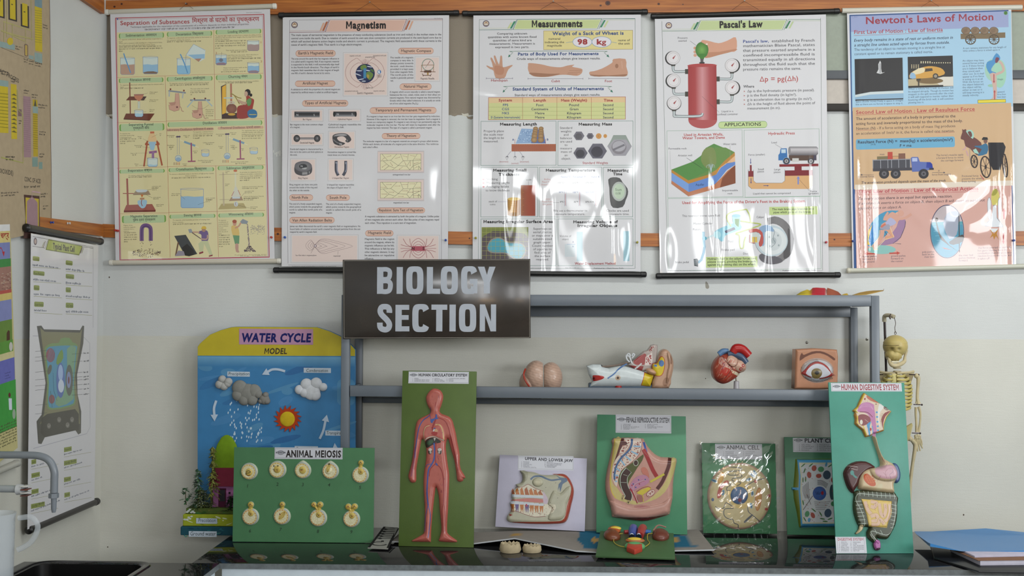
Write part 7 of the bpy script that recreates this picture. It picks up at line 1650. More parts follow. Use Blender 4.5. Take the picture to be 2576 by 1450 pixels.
for x,y,rt in((1440,420,-40),(1540,418,-40),(1458,490,-70),(1790,425,-35),(1438,610,90),(1472,600,90),(1440,905,80),(1578,1003,40),(1668,1052,60),(1462,1122,60),(1690,1115,10),(1726,1148,5),(1790,1115,-20)):a.ell(x,y,36,8,'3f6a3a',rot=rt,n=12)
rn=random.Random(8)
for _ in range(60):a.ell(rn.uniform(1420,2040),rn.uniform(410,1160),5,5,'96463c',n=6)
b.put('relief_cell',r,a,'5f6a22');b.finish()
# ---- human digestive system
b=Board('teaching_board','tall sea-green board titled Human Digestive System at the worktop edge',[(2084,962.4),(2274.8,963.3),(2298.6,1393.2),(2103.7,1393.8)],'468b7b',.21,(2070,940,5.577))
L=b.label(120,136,1100,252);b.emblem(L,140,162,105,42);L.text(258,232,'HUMAN DIGESTIVE SYSTEM',76,'8a2a34',w=816,bold=.03)
o=1282.7
L=b.label(190,1010+o,600,1244+o);L.text(208,1064+o,'DIGESTIVE SYSTEM',34,'9a2a38',w=364,bold=.02)
for j,(x,c)in enumerate(((228,('1.  MOUTH','2.  TONGUE','3.  LARYNX','4.  SPINAL CORD','5.  OESOPHAGUS','6.  STOMACH')),(388,('7.   PANCREAS','8.   LIVER','9.   GALL BLADDER','10.  LARGE INTESTINE','11.  SMALL INTESTINE','12.  RECTUM')))):
 for i,t in enumerate(c):L.text(x,1096+o+i*24,t,16,'444654',maxw=(140,188)[j],cond=.95)
HEAD=[(570,272),(760,400),(960,535),(890,620),(855,720),(850,810),(760,840),(700,850),(670,880),(590,900),(545,800),(480,750),(440,710),(445,640),(430,590),(440,550),(408,525),(470,470),(500,400),(540,310)]
r,a=b.relief([(HEAD,.014,30,0)],.0014)
a.poly([(575,300),(745,412),(935,535),(870,615),(835,715),(830,795),(740,825),(690,850),(600,880),(560,790),(490,740),(460,700),(465,600),(440,535),(490,470),(530,380)],'c5b3a0',0);a.line([(572,290),(520,400),(490,470),(432,525),(470,560)],17,'c2a83c');a.line([(470,600),(470,700),(550,745),(600,880)],15,'c2a83c');a.line([(945,540),(870,625),(840,720),(838,800)],14,'bfa43c')
a.poly([(600,320),(690,350),(765,405),(740,420),(650,390),(600,350)],'a8644c',2);a.poly([(475,510),(510,440),(600,410),(690,440),(715,480),(715,600),(740,840),(735,910),(690,860),(660,680),(600,570),(480,545)],'ab6d98',3);[a.line([(490,500-i*4),(560,470-i*20),(650,480-i*14),(690,520)],6,'b98aac',3)for i in range(3)]
a.poly([(480,600),(560,580),(640,620),(650,690),(600,720),(540,740),(490,700)],'7a3c40',3);a.line([(570,650),(620,690)],5,'b59a94');a.poly([(600,720),(660,680),(640,740),(650,870),(628,868),(612,780)],'3f86b4',2);a.line([(672,740),(690,860)],11,'3f86b4');a.ell(652,790,14,22,'9c2c2c');a.ell(522,690,20,34,'c9c2b4');a.poly([(700,450),(760,420),(830,480),(775,560),(760,700),(800,780),(740,810),(720,600)],'c2b09a',2);a.poly([(780,420),(850,470),(790,540),(770,650),(790,770),(760,700),(750,560)],'c9c8c4',2);a.poly([(930,535),(860,610),(830,700),(828,790),(800,650),(850,560)],'7a2e2a',2)
for y in(552,617,685,748,804):a.ell(738+(y-552)*.07,y,15,13,'3f86b4')
a.ell(872,495,40,26,'55302c',rot=30);[a.line([(845+i*14,480+i*4),(860+i*14,515+i*3)],4,'c9c4bc')for i in range(5)];a.ell(572,366,12,14,'843430');a.ell(728,438,14,6,'843430');a.line([(500,545),(610,555),(680,620)],9,'6a2c34',3);speck(a,[(560,320),(640,400),(530,430)],'8a6a54',10,3);speck(a,[(780,560),(850,560),(800,700),(780,780)],'9a8468',22,4)
b.put('relief_head',r,a,'a8783a')
r,a=b.relief([([(285,1440),(290,1370),(350,1285),(460,1235),(600,1235),(700,1290),(720,1330),(600,1400),(520,1480),(490,1560),(440,1640),(415,1686),(360,1640),(320,1560)],.022,60,2)],.0016)
a.poly([(300,1440),(310,1370),(380,1300),(350,1450),(370,1600),(410,1660),(340,1590)],'33181a',2);a.line([(330,1300),(460,1320),(458,1362),(370,1340)],5,'b3aaa6');a.line([(388,1395),(410,1440),(450,1470)],26,'3f7a74',3);a.ell(384,1400,26,34,'3f7a74');b.put('relief_liver',r,a,'45201f')
r,a=b.relief([(circ(1010,1400,72,145,rot=-8),.016,40,0)],.0016);b.put('relief_spleen',r,a,'3c4f78')
ST=[(685,880),(735,900),(760,1000),(790,1090),(850,1200),(960,1260),(1020,1350),(1030,1460),(980,1560),(990,1640),(970,1690),(760,1670),(560,1640),(490,1620),(480,1500),(530,1380),(640,1330),(760,1320),(800,1280),(770,1150),(720,1000)]
r,a=b.relief([(ST,.030,60,2)],.0016,[([(640,1340),(800,1310),(930,1290),(1010,1380),(1000,1480),(880,1520),(720,1490),(640,1420)],.012,70,3)])
a.poly([(540,1430),(590,1415),(650,1470),(700,1540),(690,1585),(620,1580),(545,1510)],'a8481f',3);[a.ell(560+(i%4)*32+(i//4)*14,1450+(i//4)*28,15,9,'b5602c',rot=40,n=8)for i in range(15)];a.poly([(700,1340),(900,1290),(1000,1380),(960,1480),(780,1480),(690,1420)],'b8919c',3)
rn=random.Random(2)
for x,y in((790,1400),(850,1360),(880,1440),(760,1440),(920,1350),(800,1180),(830,1230)):a.line([(x,y),(x+rn.uniform(-40,40),y+40),(x+rn.uniform(-60,60),y+80)],3.5,rn.choice(('8a5a64','6a5a74','9a4a4c')),3)
a.line([(760,980),(800,1120),(830,1230)],5,'8a6a5c');a.poly([(720,1600),(780,1550),(800,1590),(760,1660),(715,1660)],'b3a888',2);b.put('relief_stomach',r,a,'b5a282')
CO=[(470,1640),(1000,1670),(1035,1850),(1035,2000),(1010,2130),(960,2230),(920,2300),(880,2332),(780,2320),(740,2300),(790,2370),(760,2420),(700,2380),(620,2310),(605,2230),(640,2165),(560,2160),(530,2170),(480,2120),(430,1980),(415,1850),(430,1720)]
r,a=b.relief([(CO,.020,42,2),([(720,2340),(790,2345),(800,2460),(760,2490),(715,2470),(695,2400)],.018,30,2),([(500,2110),(560,2140),(540,2210),(470,2260),(448,2245),(490,2190)],.014,22,2)],.0016,[([(510,1770),(940,1800),(925,1960),(870,2160),(620,2150),(590,1990)],.004,30,0)])
a.poly([(512,1765),(940,1798),(925,1960),(870,2168),(620,2150),(588,1990)],'c5a95e',0)
for P,w in(([(560,1800),(600,1920),(650,1980)],52),([(640,1800),(720,1820),(690,1880),(640,1870)],50),([(760,1830),(780,1960),(820,2010),(850,1920),(840,1830)],46),([(640,2010),(720,1990),(740,2060),(650,2080)],50),([(900,1840),(910,1940),(880,2040),(820,2090)],46),([(650,2125),(740,2120),(770,2050),(830,2120)],44)):a.line(P,w+14,'b3963e',4);a.line(P,w,'c2a18a',4)
for x,y in((700,1820),(840,1850),(700,1990),(800,2080),(690,1880),(590,1840)):a.line([(x,y),(x+14,y+18),(x+4,y+34),(x+20,y+50)],3.5,'8e4a48')
WH='a5b0a4';a.line([(1005,1725),(740,1715),(500,1690),(450,1720),(445,1800),(500,1900),(555,2050),(560,2150)],7,WH,3);a.line([(985,1800),(985,1990),(940,2200),(860,2270),(680,2215),(650,2240),(720,2340)],7,WH,3);a.line([(1000,1800),(1005,1980)],5,WH)
for i in range(9):a.line([(490+i*60,1650+i*4),(496+i*60,1720+i*6)],6,WH)
for i in range(7):a.line([(428+i*9,1800+i*52),(520+i*10,1795+i*52)],6,WH);a.line([(920,1840+i*54),(1010-i*6,1860+i*52)],6,WH)
for x,y in((700,2190),(780,2200),(640,2260),(680,2310)):a.line([(x,y),(x+30,y+60)],6,WH)
a.poly([(720,2340),(785,2345),(795,2460),(760,2485),(718,2468),(698,2400)],'a05a94',2);a.ell(760,2465,30,20,'3c1c30');a.poly([(505,2125),(550,2145),(535,2205),(468,2255),(452,2243),(492,2190)],'b9a884',2);b.put('relief_intestines',r,a,'363a26');b.finish()
# ---- small kidney board lying on the folded chart
A=at_z(1498.4,1403.5,ZON+.014);B=at_z(1698.3,1408.8,ZON+.014);Cc=at_z(1694.5,1341.9,ZON+.054);Dd=at_z(1510.3,1336.6,ZON+.054)
U=unit(B-A);W=unit(((Cc-B)+(Dd-A))-U*np.dot((Cc-B)+(Dd-A),U));N_=np.cross(U,W)
bk=thing('kidney_board',(A+B)/2,'small flat green board with two kidneys and a bladder, tilted on the folded chart','teaching board')
ks=Surf(A,U,W);q4=[on_plane(*p,A,N_)for p in((1510.3,1336.6),(1694.5,1341.9),(1698.3,1404),(1498.4,1398))]
mb=MB();mb.prism([p-N_*.009 for p in q4],N_*.009,C('42603c',1.25),.001);mb.build('panel',M_board,bk)
K=lambda x,y,h=0:ks.P([ks.px(1460+x/7.156,1300+y/7.156)],h)[0]
RM=np.array([U,W,N_]).T
for x,c in((585,'6a3a24'),(1435,'64352a')):
 mb=MB();fn=lambda d:1-.25*np.exp(-((d[:,0]-(.9 if x<900 else-.9))**2+d[:,1]**2)/.12)
 mb.ball(K(x,370,.006),(.036,.05,.024),C(c,1.4),rot=RM,fn=fn)
 k_=mb.build('kidney',M_gloss,bk)
 if x<900:
  mb=MB();mb.ball(K(x+25,330,.020),(.026,.034,.012),C('a0522c',1.4),rot=RM);mb.ball(K(x+50,335,.027),(.022,.012,.008),C('c2a83c',1.5),rot=RM)
  mb.build('cut_face',M_gloss,k_)
 else:
  mb=MB();mb.tube([K(1310,390,.03),K(1400,330,.038),K(1540,330,.03)],.003,C('8a6a5c',1.4),8,4);mb.build('vessel',M_gloss,k_)
for x,c,e in((935,'3a4f94',0),(1075,'943030',30)):
 mb=MB();mb.tube([K(x+e+20,300,.02),K(x+e*.6+5,360,.022),K(x,440,.020)],[.017,.017,.014],C(c,1.4),14,4);o_=mb.build('blood_vessel',M_gloss,bk)
 mb=MB();mb.tube([K(x-10 if x<1000 else x-25,450,.020),K(x-10 if x<1000 else x-25,462,.019)],[.012,.011],C('1c2430',1),14);mb.tube([K(x-10+18*cos(t)*1.9-(15 if x>1000 else 0),455,.020+.012*sin(t))for t in np.linspace(0,pi,9)],.0022,C('b8bcc4',1.4),6);mb.build('cut_end',M_gloss,o_)
for P,c in(([(790,355),(870,350)],'9c3434'),([(1150,345),(1270,350)],'2f64a4')):
 mb=MB();mb.tube([K(P[0][0],P[0][1],.016),K(P[1][0],P[1][1],.016)],.008,C(c,1.4),10);mb.build('side_vessel',M_gloss,bk)
for P in([(760,370),(640,400),(600,470),(680,540),(800,570)],[(1300,370),(1215,380),(1210,440),(1245,500),(1160,570)]):
 mb=MB();mb.tube([K(x,y,.014 if i<2 else.004)for i,(x,y)in enumerate(P)],.0016,C('a8983c',1.4),8,5);mb.build('ureter',M_gloss,bk)
mb=MB();mb.ball(K(980,570,.006),(.040,.022,.018),C('56905f',1.4),rot=RM);ob=mb.build('bladder',M_gloss,bk)
mb=MB();mb.ball(K(985,525,.020),(.037,.017,.010),C('9a5a34',1.4),rot=RM);mb.ball(K(975,530,.027),(.026,.011,.006),C('c0a234',1.5),rot=RM);mb.build('lining',M_gloss,ob)
mb=MB();mb.prism([K(830,640,0),K(850,570,.0),K(1110,580,0),K(1115,640,0),K(975,695,0)],N_*.020,C('a03a2c',1.5),.003);mb.build('urethra_block',M_gloss,bk)
for x in(425,1545):
 p=K(x,640,-.009);mb=MB();mb.tube([p,(p[0],p[1],ZC+.0005)],.006,C('55',1),10);mb.build('foot',M_plastic,bk)
mb=MB();p=K(1000,300,-.0095);mb.box((p[0]-.05,p[1]-.01,ZC+.0215),(p[0]+.05,p[1]+.01,p[2]-.004),C('3a',1),.002);mb.build('foot',M_plastic,bk)
# ------------------------------------------------------------------ models on the middle shelf
def V3(ox,oy,k,Y):return lambda x,y,d=0.0:at(ox+x/k,oy+y/k,Y-d)
def roty(a):c,s_=cos(a),sin(a);return np.array([[c,0,s_],[0,1,0],[-s_,0,c]])
def rotx(a):c,s_=cos(a),sin(a);return np.array([[1,0,0],[0,c,-s_],[0,s_,c]])
ZS=zsh+.0005
p=V3(1240,840,5.152,4.475)
br=thing('brain_model',[p(635,690)[0],4.44,ZS],'pinkish brown brain model with a red band, leftmost on the middle shelf','anatomy model','anatomy models on the middle shelf')
for sx,cx,cy,rx,rz in((-1,548,560,.052,.068),(1,765,575,.048,.066)):
 g=lambda d:1-.022*np.exp(-(np.sin(5.5*d[:,2]+2.5*np.sin(4*d[:,0]+1))/.16)**2)-.012*np.exp(-(np.sin(9*d[:,0]+3*np.sin(5*d[:,2]))/.2)**2)
 cf=lambda d:np.array([C('a68a7a',1.45+.12*sin(40*q[2]+9*q[0]))for q in d])
 mb=MB();c=p(cx,cy);mb.ball((c[0]+sx*-.004,c[1],c[2]),(rx,.06,rz),cf,72,60,fn=g)
 V=mb.v[0];m=p(655,560)[0]-sx*-.001;V[:,0]=np.minimum(V[:,0],m-.001)if sx<0 else np.maximum(V[:,0],m+.001);V[:,2]=np.maximum(V[:,2],ZS)
 mb.build('hemisphere',M_gloss,br)
mb=MB();c=p(470,610);mb.ball((c[0],c[1]+.01,c[2]-.012),(.042,.06,.055),C('a08474',1.45));mb.v[0][:,2]=np.maximum(mb.v[0][:,2],ZS);mb.build('temporal_lobe',M_gloss,br)
mb=MB();mb.tube([p(422,455,.03),p(400,520,.05),p(410,580,.058),p(440,640,.06),p(475,690,.058)],.0035,C('96301f',1.3),8,5,flat=((0,1,0),.6));mb.build('red_band',M_gloss,br)
def slab_model(t,name,view,Y,outs,dep,col,paint,cell=.0014,add=(),mat=None):
 """full-depth plaster piece: rounded painted face, solid body behind"""
 S=Surf(at(view[0],view[1],Y),(1,0,0),(0,0,1));f=lambda L:[([(view[0]+x/view[2],view[1]+y/view[2])for x,y in P],H,w/view[2],sm)for P,H,w,sm in L]
 r=Relief(S,f(outs),cell,f(add));a=Art(r,1.35,1.2e-4,6e-5);a.view(*view);paint(a)
 mb=MB();r.body(mb,C(col,1.35));a.flush(mb)
 for P,H,w,sm in f(outs):
  q=S.pxs(smooth_closed(P,sm)if sm else np.array(P,float));T=[S.P(q,0),S.P(q,-dep*.8),S.P(q.mean(0)+(q-q.mean(0))*.8,-dep)]
  cw=np.sum(q[:,0]*np.roll(q[:,1],-1)-np.roll(q[:,0],-1)*q[:,1])>0
  n=len(q);V=np.concatenate(T);F=[(i*n+j,i*n+(j+1)%n,i*n+n+(j+1)%n,i*n+n+j)for i in range(2)for j in range(n)]+[tuple(range(2*n,3*n))]
  F=[x[::-1]for x in F]if cw else F
  cs=np.concatenate([(x-x.mean(0))for x in T]);nn=cs/np.maximum(np.linalg.norm(cs,axis=1,keepdims=True),1e-6)
  mb.add(V,F,C(col,1.35),nn)
 return mb.build(name,mat or M_gloss,t)
vw=(1240,840,5.152)
er=thing('ear_model',[at(1590,985,4.44)[0],4.46,ZS],'large cut ear model in white, yellow and flesh colour on the shelf','anatomy model','anatomy models on the middle shelf')
mb=MB();p=V3(*vw,4.44);a_=p(1245,700);b_=p(2060,600);mb.box((a_[0],4.42,ZS),(b_[0],4.52,p(0,640)[2]),C('4a627a',1.3),.006);mb.build('base',M_satin,er)
def f(a):
 a.poly([(1290,560),(1300,535),(1400,540),(1438,560),(1400,590),(1310,612),(1290,590)],'a02420',3);a.ell(1305,575,12,16,'4a1414');a.line([(1480,575),(1560,520),(1620,460),(1680,420),(1740,390)],[.0012]and 17,'4a6a98',4);a.ell(1612,566,34,34,'b09a86',n=20);a.ell(1612,566,14,18,'4a3a34');a.poly([(1960,495),(2090,535),(2040,690),(1912,668)],'a83424');a.poly([(1965,505),(2085,540),(2036,684),(1920,664)],'bda625')
slab_model(er,'temporal_bone',vw,4.425,[([(1215,420),(1290,398),(1395,400),(1410,430),(1500,450),(1640,420),(1720,425),(1830,455),(1960,495),(2090,535),(2040,688),(1250,690),(1290,620),(1240,530)],.03,150,0)],.05,'b9c0c2',f)
def f(a):
 a.poly([(1820,350),(1960,255),(1985,300),(1960,400),(1850,400)],'8f4444',2);a.poly([(1975,300),(2060,240),(2065,330),(2060,410),(1965,410)],'c5b8b4');speck(a,[(1975,300),(2060,245),(2060,410),(1965,405)],'8e2424',26,8,3);a.poly([(2030,160),(2110,145),(2050,250),(1990,240)],'a89a94');speck(a,[(2035,165),(2105,150),(2050,245),(2000,235)],'7e2828',16,7,5);a.poly([(1750,410),(1950,420),(1930,480),(1830,455)],'7e2c2c');a.line([(1850,450),(1925,385)],20,'b4b4b4')
slab_model(er,'bone_section',vw,4.432,[([(1745,400),(1850,320),(1950,230),(2000,215),(2045,150),(2090,138),(2135,148),(2130,260),(2120,380),(2070,400),(2060,480),(1940,490),(1830,458)],.010,30,0)],.03,'9a8f8a',f)
def f(a):
 a.poly([(2140,340),(2160,300),(2190,292),(2220,330),(2222,420),(2200,510),(2160,550),(2090,540),(2060,480),(2062,385),(2110,385)],'a03424',2);a.poly([(2146,345),(2165,308),(2190,300),(2212,335),(2214,420),(2194,505),(2158,542),(2095,534),(2068,480),(2068,392),(2118,390)],'bda625',2);a.ell(2178,382,34,42,'4a6a98');a.ell(2102,412,20,16,'4a6a98',rot=10);a.ell(2300,330,16,65,'7a5844');a.ell(2235,620,40,60,'8f6c58',rot=20)
slab_model(er,'outer_ear',vw,4.42,[([(2060,705),(2090,545),(2060,480),(2062,385),(2115,385),(2145,300),(2165,240),(2210,205),(2260,210),(2310,270),(2338,360),(2335,470),(2310,580),(2280,705)],.02,60,2)],.06,'ab8872',f,add=[([(2250,240),(2310,290),(2325,400),(2290,560),(2240,640),(2250,500),(2270,400)],.008,30,3)])
mb=MB();mb.ball(p(2050,490,.02),(.024,.03,.012),C('b08a70',1.4),rot=roty(.35));mb.build('ear_canal',M_gloss,er)
mb=MB()
for P in([(1870,430),(1800,380),(1775,310),(1730,280),(1735,330),(1770,370)],[(1775,300),(1770,265),(1745,265),(1735,300)],[(1800,320),(1835,275),(1815,262),(1800,290)],[(1840,455),(1925,385)]):mb.tube([p(x,y,.015)for x,y in P],.0034,C('b5b8bc',1.4),8,4)
mb.build('inner_ear_canals',M_gloss,er)
mb=MB();mb.tube([p(1410,432,.005),p(1600,410,.008),p(1720,380,.012),p(1770,370,.014)],.004,C('75655a',1.2),8,4);mb.build('nerve',M_gloss,er)
mb=MB();q=p(1626,692,.02);mb.tube([(q[0],q[1],p(0,690)[2]-.005),(q[0],q[1],p(0,662)[2])],.0135,C('a02420',1.3),16);mb.build('peg',M_gloss,er)
vw=(1720,840,5.152);p=V3(*vw,4.45)
ht=thing('heart_model',[p(683,710)[0],4.45,ZS],'red and flesh coloured heart model on a small metal stand','anatomy model','anatomy models on the middle shelf')
mb=MB();q=p(683,700);mb.lathe([(.0135,0),(.0135,.004),(.0125,.01),(.0105,p(0,614)[2]-ZS),(.008,p(0,610)[2]-ZS)],(q[0],q[1],ZS),C('a09ca0',1.3));mb.build('stand',M_plastic,ht)
mb=MB();mb.tube([(q[0],q[1],p(0,616)[2]),p(672,540)],.003,C('8a8078',1.2),8);mb.build('rod',M_metal,ht)
HT=[(455,300),(500,268),(600,250),(690,300),(760,330),(805,400),(800,470),(745,505),(715,520),(690,560),(620,610),(560,640),(500,650),(440,625),(390,570),(374,500),(380,420),(410,350)]
def f(a):
 FL='b5917f';a.poly([(535,340),(570,280),(620,255),(670,290),(688,340),(660,395),(610,420),(560,395)],FL,3);a.poly([(690,330),(760,335),(803,400),(798,470),(740,505),(640,455),(610,430),(670,390)],FL,2);a.poly([(480,300),(530,330),(555,395),(600,440),(580,470),(500,420),(440,380),(450,320)],'b0857a',2);a.poly([(530,420),(600,460),(720,520),(690,545),(600,500),(520,455)],'c2b59c',2)
 a.poly([(480,430),(560,440),(600,490),(560,560),(490,520),(440,510)],'a02c20',2);rn=random.Random(1)
 for _ in range(90):
  x,y=rn.uniform(385,660),rn.uniform(300,630);E_=np.array([(x,y),(x-22,y+40)])
  if inside(E_,np.array(HT)).all()and near(E_,np.array(HT))[0].min()>14:a.line([(x,y),(x-22,y+40)],6,rn.choice(('a0301f','8e2c22','b05a48','b07a68')))
 a.line([(495,290),(530,360),(600,430),(590,470),(520,560),(440,590)],6,'5a2c28',3);a.line([(610,430),(660,395),(690,330)],5,'6a4038',3);a.line([(600,450),(660,480),(715,520)],5,'6a4038');a.line([(480,370),(510,400),(470,460)],4,'5a3a6a')
 for x,y in((748,408),(717,452)):a.ell(x,y,20,22,'982a26',rot=20);a.ell(x+2,y,9,11,'b0a4a0')
slab_model(ht,'heart_body',vw,4.45,[(HT,.04,150,3)],.055,'96402f',f,add=[(circ(612,340,76,84),.008,60,0),(circ(725,420,80,80),.006,60,0)])
for nm,P,R_,c in(('aorta',[(640,250),(680,195),(760,205),(845,285)],[.017,.020,.019,.017],'a01c1c'),('pulmonary_artery',[(570,270),(640,262),(740,300),(810,380)],[.013,.014,.016,.013],'3a4a64'),('vena_cava',[(455,270),(510,232),(580,225)],[.012,.013,.010],'4f7096')):
 mb=MB();mb.tube([p(x,y,.018 if nm[0]!='v'else.004)for x,y in P],R_,C(c,1.3),16,5);mb.build(nm,M_gloss,ht)
mb=MB();mb.lathe([(.009,-.004),(.0088,.006),(.007,.009)],p(728,162,.01),C('2f2c50',1.3));mb.build('branch_stub',M_gloss,ht)
p=V3(*vw,4.44)
ey=thing('eye_model',[p(1715,715)[0],4.46,ZS],'flesh coloured block model of a wide open eye with eyebrow','anatomy model','anatomy models on the middle shelf')
LID=[(1515,510),(1560,450),(1620,385),(1700,355),(1780,375),(1850,430),(1900,510),(1940,530),(1870,560),(1780,580),(1700,585),(1620,565),(1560,540)]
def f(a):
 a.ell(1720,475,210,160,'9a8a84',n=36);a.ell(1725,480,185,140,'a0a0a4',n=36);a.poly([(1495,350),(1500,285),(1525,245),(1545,275),(1650,232),(1760,225),(1860,260),(1950,320),(1935,345),(1860,290),(1760,252),(1660,262),(1560,305)],'5e3424',2);a.poly(LID,'8e2f2c',2);a.poly([(1560,510),(1600,440),(1660,395),(1720,385),(1790,410),(1850,470),(1885,515),(1800,560),(1700,570),(1620,550)],'b4b4bc',2)
 a.poly([(1910,505),(1965,550),(1900,530)],'8e5a54');a.ell(1532,508,20,18,'9a3f3c')
 for i in range(20):x=1560+i*18;a.line([(x,545+38*sin(i/19*pi)),(x+14,585+34*sin(i/19*pi))],5,'44484c')
 for i in range(16):t=i/15;a.line([(1530+t*200,470-110*sin(t*1.5)),(1515+t*200,430-100*sin(t*1.5))],4,'5a6064')
slab_model(ey,'face_block',vw,4.43,[([(1450,205),(1700,190),(1985,207),(1998,300),(1995,500),(1990,718),(1700,722),(1435,716),(1442,450)],.012,30,0)],.07,'a8765a',f,cell=.0013,add=[([(x,y)for x,y in circ(1720,475,215,150)],.012,110,0),(LID,.006,30,3)])
mb=MB();cf=lambda d:np.array([C('b9bac4',1.4)if hypot(q[0],q[2])>.80 else C('15',1)if hypot(q[0],q[2])<.26 else C('6a5a34',1.25+.3*sin(30*atan2(q[2],q[0])))for q in d])
mb.ball(p(1712,505,.026),(.036,.018,.0305),cf,60,50);mb.build('eyeball',M_plastic,ey)
p=V3(1960,700,8.587,4.44)
def leafy(name,label,P,cols,th,mat=None):
 t=MB();n=len(P);Q=[];K_=[]
 for(x,y),c in zip(P,cols):Q+=[p(x,y+(.75*max(0,368-y)if x<1900 else max(3,.75*(368-y)*(2262-x)/362)),.03),p(x+6,y,-.05)];K_+=[C(c,1.5)]*2
 V=np.array(Q);V[1::2,2]=np.maximum(V[1::2,2],ztop+.001);V[0::2,2]=np.maximum(V[0::2,2],ztop+.001)
 V2=V+[0,0,-th];V2[:,2]=np.maximum(V2[:,2],ztop+.0003)
 m=len(V);F=[]
 for i in range(n-1):a=2*i;F+=[(a,a+2,a+3,a+1),(m+a,m+a+1,m+a+3,m+a+2),(a,m+a,m+a+2,a+2),(a+1,a+3,m+a+3,m+a+1)]
 t.add(np.concatenate([V,V2]),F,np.array(K_*2));o=t.build(name,mat or M_paper);tag(o,label,'paper cutout'if 'dry'not in name else 'leaf');return o
leafy('paper_cutout','crumpled red, yellow and brown painted paper cutout on top of the rack',[(355,375),(460,300),(600,245),(660,270),(720,210),(800,205),(980,215),(1025,250),(1035,210),(1150,245),(1270,295),(1345,370)],['7a6a1c','a8951f','b5a02c','b0952a','a03034','a6242f','a32c38','b59a94','8a4a34','94503a','8a4630','7a3c2a'],.03)
leafy('paper_scrap','small yellow paper scrap on top of the rack',[(1340,365),(1400,340),(1465,328),(1495,372)],['b5922c','bd9a2c','c09c2c','a58a2c'],.004)
leafy('dry_leaf','curled dry tan leaf on the right end of the rack top',[(1560,372),(1720,315),(1880,283),(2030,268),(2200,262),(2250,262),(2258,228)],['94783a','a5843e','a08040','a28240','9a7c40','8a6c38','8a6c38'],.003)
# ------------------------------------------------------------------ hanging skeleton
p=V3(2180,770,3.9167,4.45);BN=C('b3a684',1.5);SK_=C('ad9c62',1.5)
sk=thing('skeleton_model',at_z(2240,1352,ZC+.0),'small cream plastic skeleton hanging from a dark stand beside the rack','skeleton')
X0=p(290,0)[0];mb=MB();q=p(232,640);base=(q[0]-.005,4.50,ZC+.001)
mb.tube([base,(q[0],4.50,p(0,640)[2]),(p(215,0)[0],4.50,p(0,150)[2])],.005,C('2c1c1c',1.2),10);mb.lathe([(.06,0),(.06,.006),(.02,.014)],base,C('2c1c1c',1.2));mb.build('stand',M_plastic,sk)
mb=MB();mb.tube([(p(213,0)[0],4.50,p(0,155)[2]),(p(213,0)[0],4.495,p(0,100)[2]),(p(240,0)[0],4.47,p(0,92)[2]),p(272,108)],.0085,C('b0a890',1.3),10,4);mb.tube([p(238,80,.01),p(225,110,.015),p(235,130,.01)],.0025,C('3a2824',1),6);mb.build('hook_arm',M_bone,sk)
mb=MB();mb.tube([p(272,115),p(286,170),p(278,215),p(283,262)],.0012,C('5a4438',1),6,4);mb.tube([p(283+9*cos(t),268+14*sin(t))for t in np.linspace(0,6.28,12)],.0012,C('6a5a4c',1),6);mb.build('wire',M_metal,sk)
mb=MB();fn=lambda d:1-.10*np.exp(-((d[:,0]+.62)**2+(d[:,2]+.42)**2)/.06)*(d[:,1]<.2)-.13*(np.exp(-((d[:,0]+.62)**2+(d[:,2]+.22)**2)/.022)+np.exp(-((d[:,0]+.02)**2+(d[:,2]+.24)**2)/.022))*(d[:,1]<0)+.03*(d[:,2]>.3)
cf=lambda d:np.outer(1-.5*(np.exp(-((d[:,0]+.62)**2+(d[:,2]+.22)**2)/.02)+np.exp(-((d[:,0]+.02)**2+(d[:,2]+.24)**2)/.02))*(d[:,1]<0),np.array(SK_))  # shade of the eye socket hollows put into the bone colour
mb.ball(p(283,398),(.0485,.052,.0450),cf,60,48,fn=fn)
fn=lambda d:1-.14*np.exp(-((d[:,0]+.2)**2+(d[:,2]-.35)**2)/.04)*(d[:,1]<0)+.04*np.sin(16*d[:,0])*(d[:,2]<-.3)
mb.ball(p(264,484,.010),(.033,.037,.028),SK_,40,30,fn=fn);sku=mb.build('skull',M_bone,sk)
mb=MB();mb.tube([p(172+223*(.5-.5*cos(t)),388,.0535*sin(t))for t in np.linspace(0,pi,20)],.0012,C('7a6a3c',1.2),6);mb.build('cap_seam',M_bone,sku)
mb=MB();mb.tube([p(398,436),p(378,500,.01),p(370,550,.02),p(310,585,.045),p(255,585,.05),p(228,550,.035),p(215,500,.02)],[.005,.005,.008,.009,.009,.008,.005],BN,10,4);mb.tube([p(245+i*12,552,.048-.001*i)for i in range(7)],.004,C('c2bca4',1.5),8);mb.build('jaw',M_bone,sk)
for i in range(16):mb=MB();z=612+i*36;mb.lathe([(.010,-.0035),(.013,-.002),(.0125,.002),(.010,.0035)],p(290+(i<2)*2,z,-.01),BN,n=12);mb.ball(p(320+(i<2)*2,z,-.016),(.009,.004,.003),BN,8,6);mb.build('vertebra',M_bone,sk)
mb=MB();mb.prism([p(250,672,.035),p(298,668,.035),p(292,760,.045),p(286,880,.048),p(262,880,.048),p(245,750,.04)],(0,.006,0),C('b5ab74',1.5),.002);mb.build('breastbone',M_bone,sk)
for i in range(10):
 for sg_ in(-1,1):
  w=(85,120,140,150,155,155,152,150,148,140)[i];z=665+i*36;dr=30
  mb=MB();mb.tube([p(290,z,-.012),p(290+sg_*w*.6,z-4,-.02),p(290+sg_*w,z+dr*.4,.008),p(290+sg_*w*.75,z+dr,.036),p(290+sg_*18-12,z+dr*(.8 if i<7 else 1.4),.043)],[.0035,.004,.0045,.0045,.0035],C('ad9f5e',1.5),8,5,flat=((0,0,1),1.3));mb.build('rib',M_bone,sk)
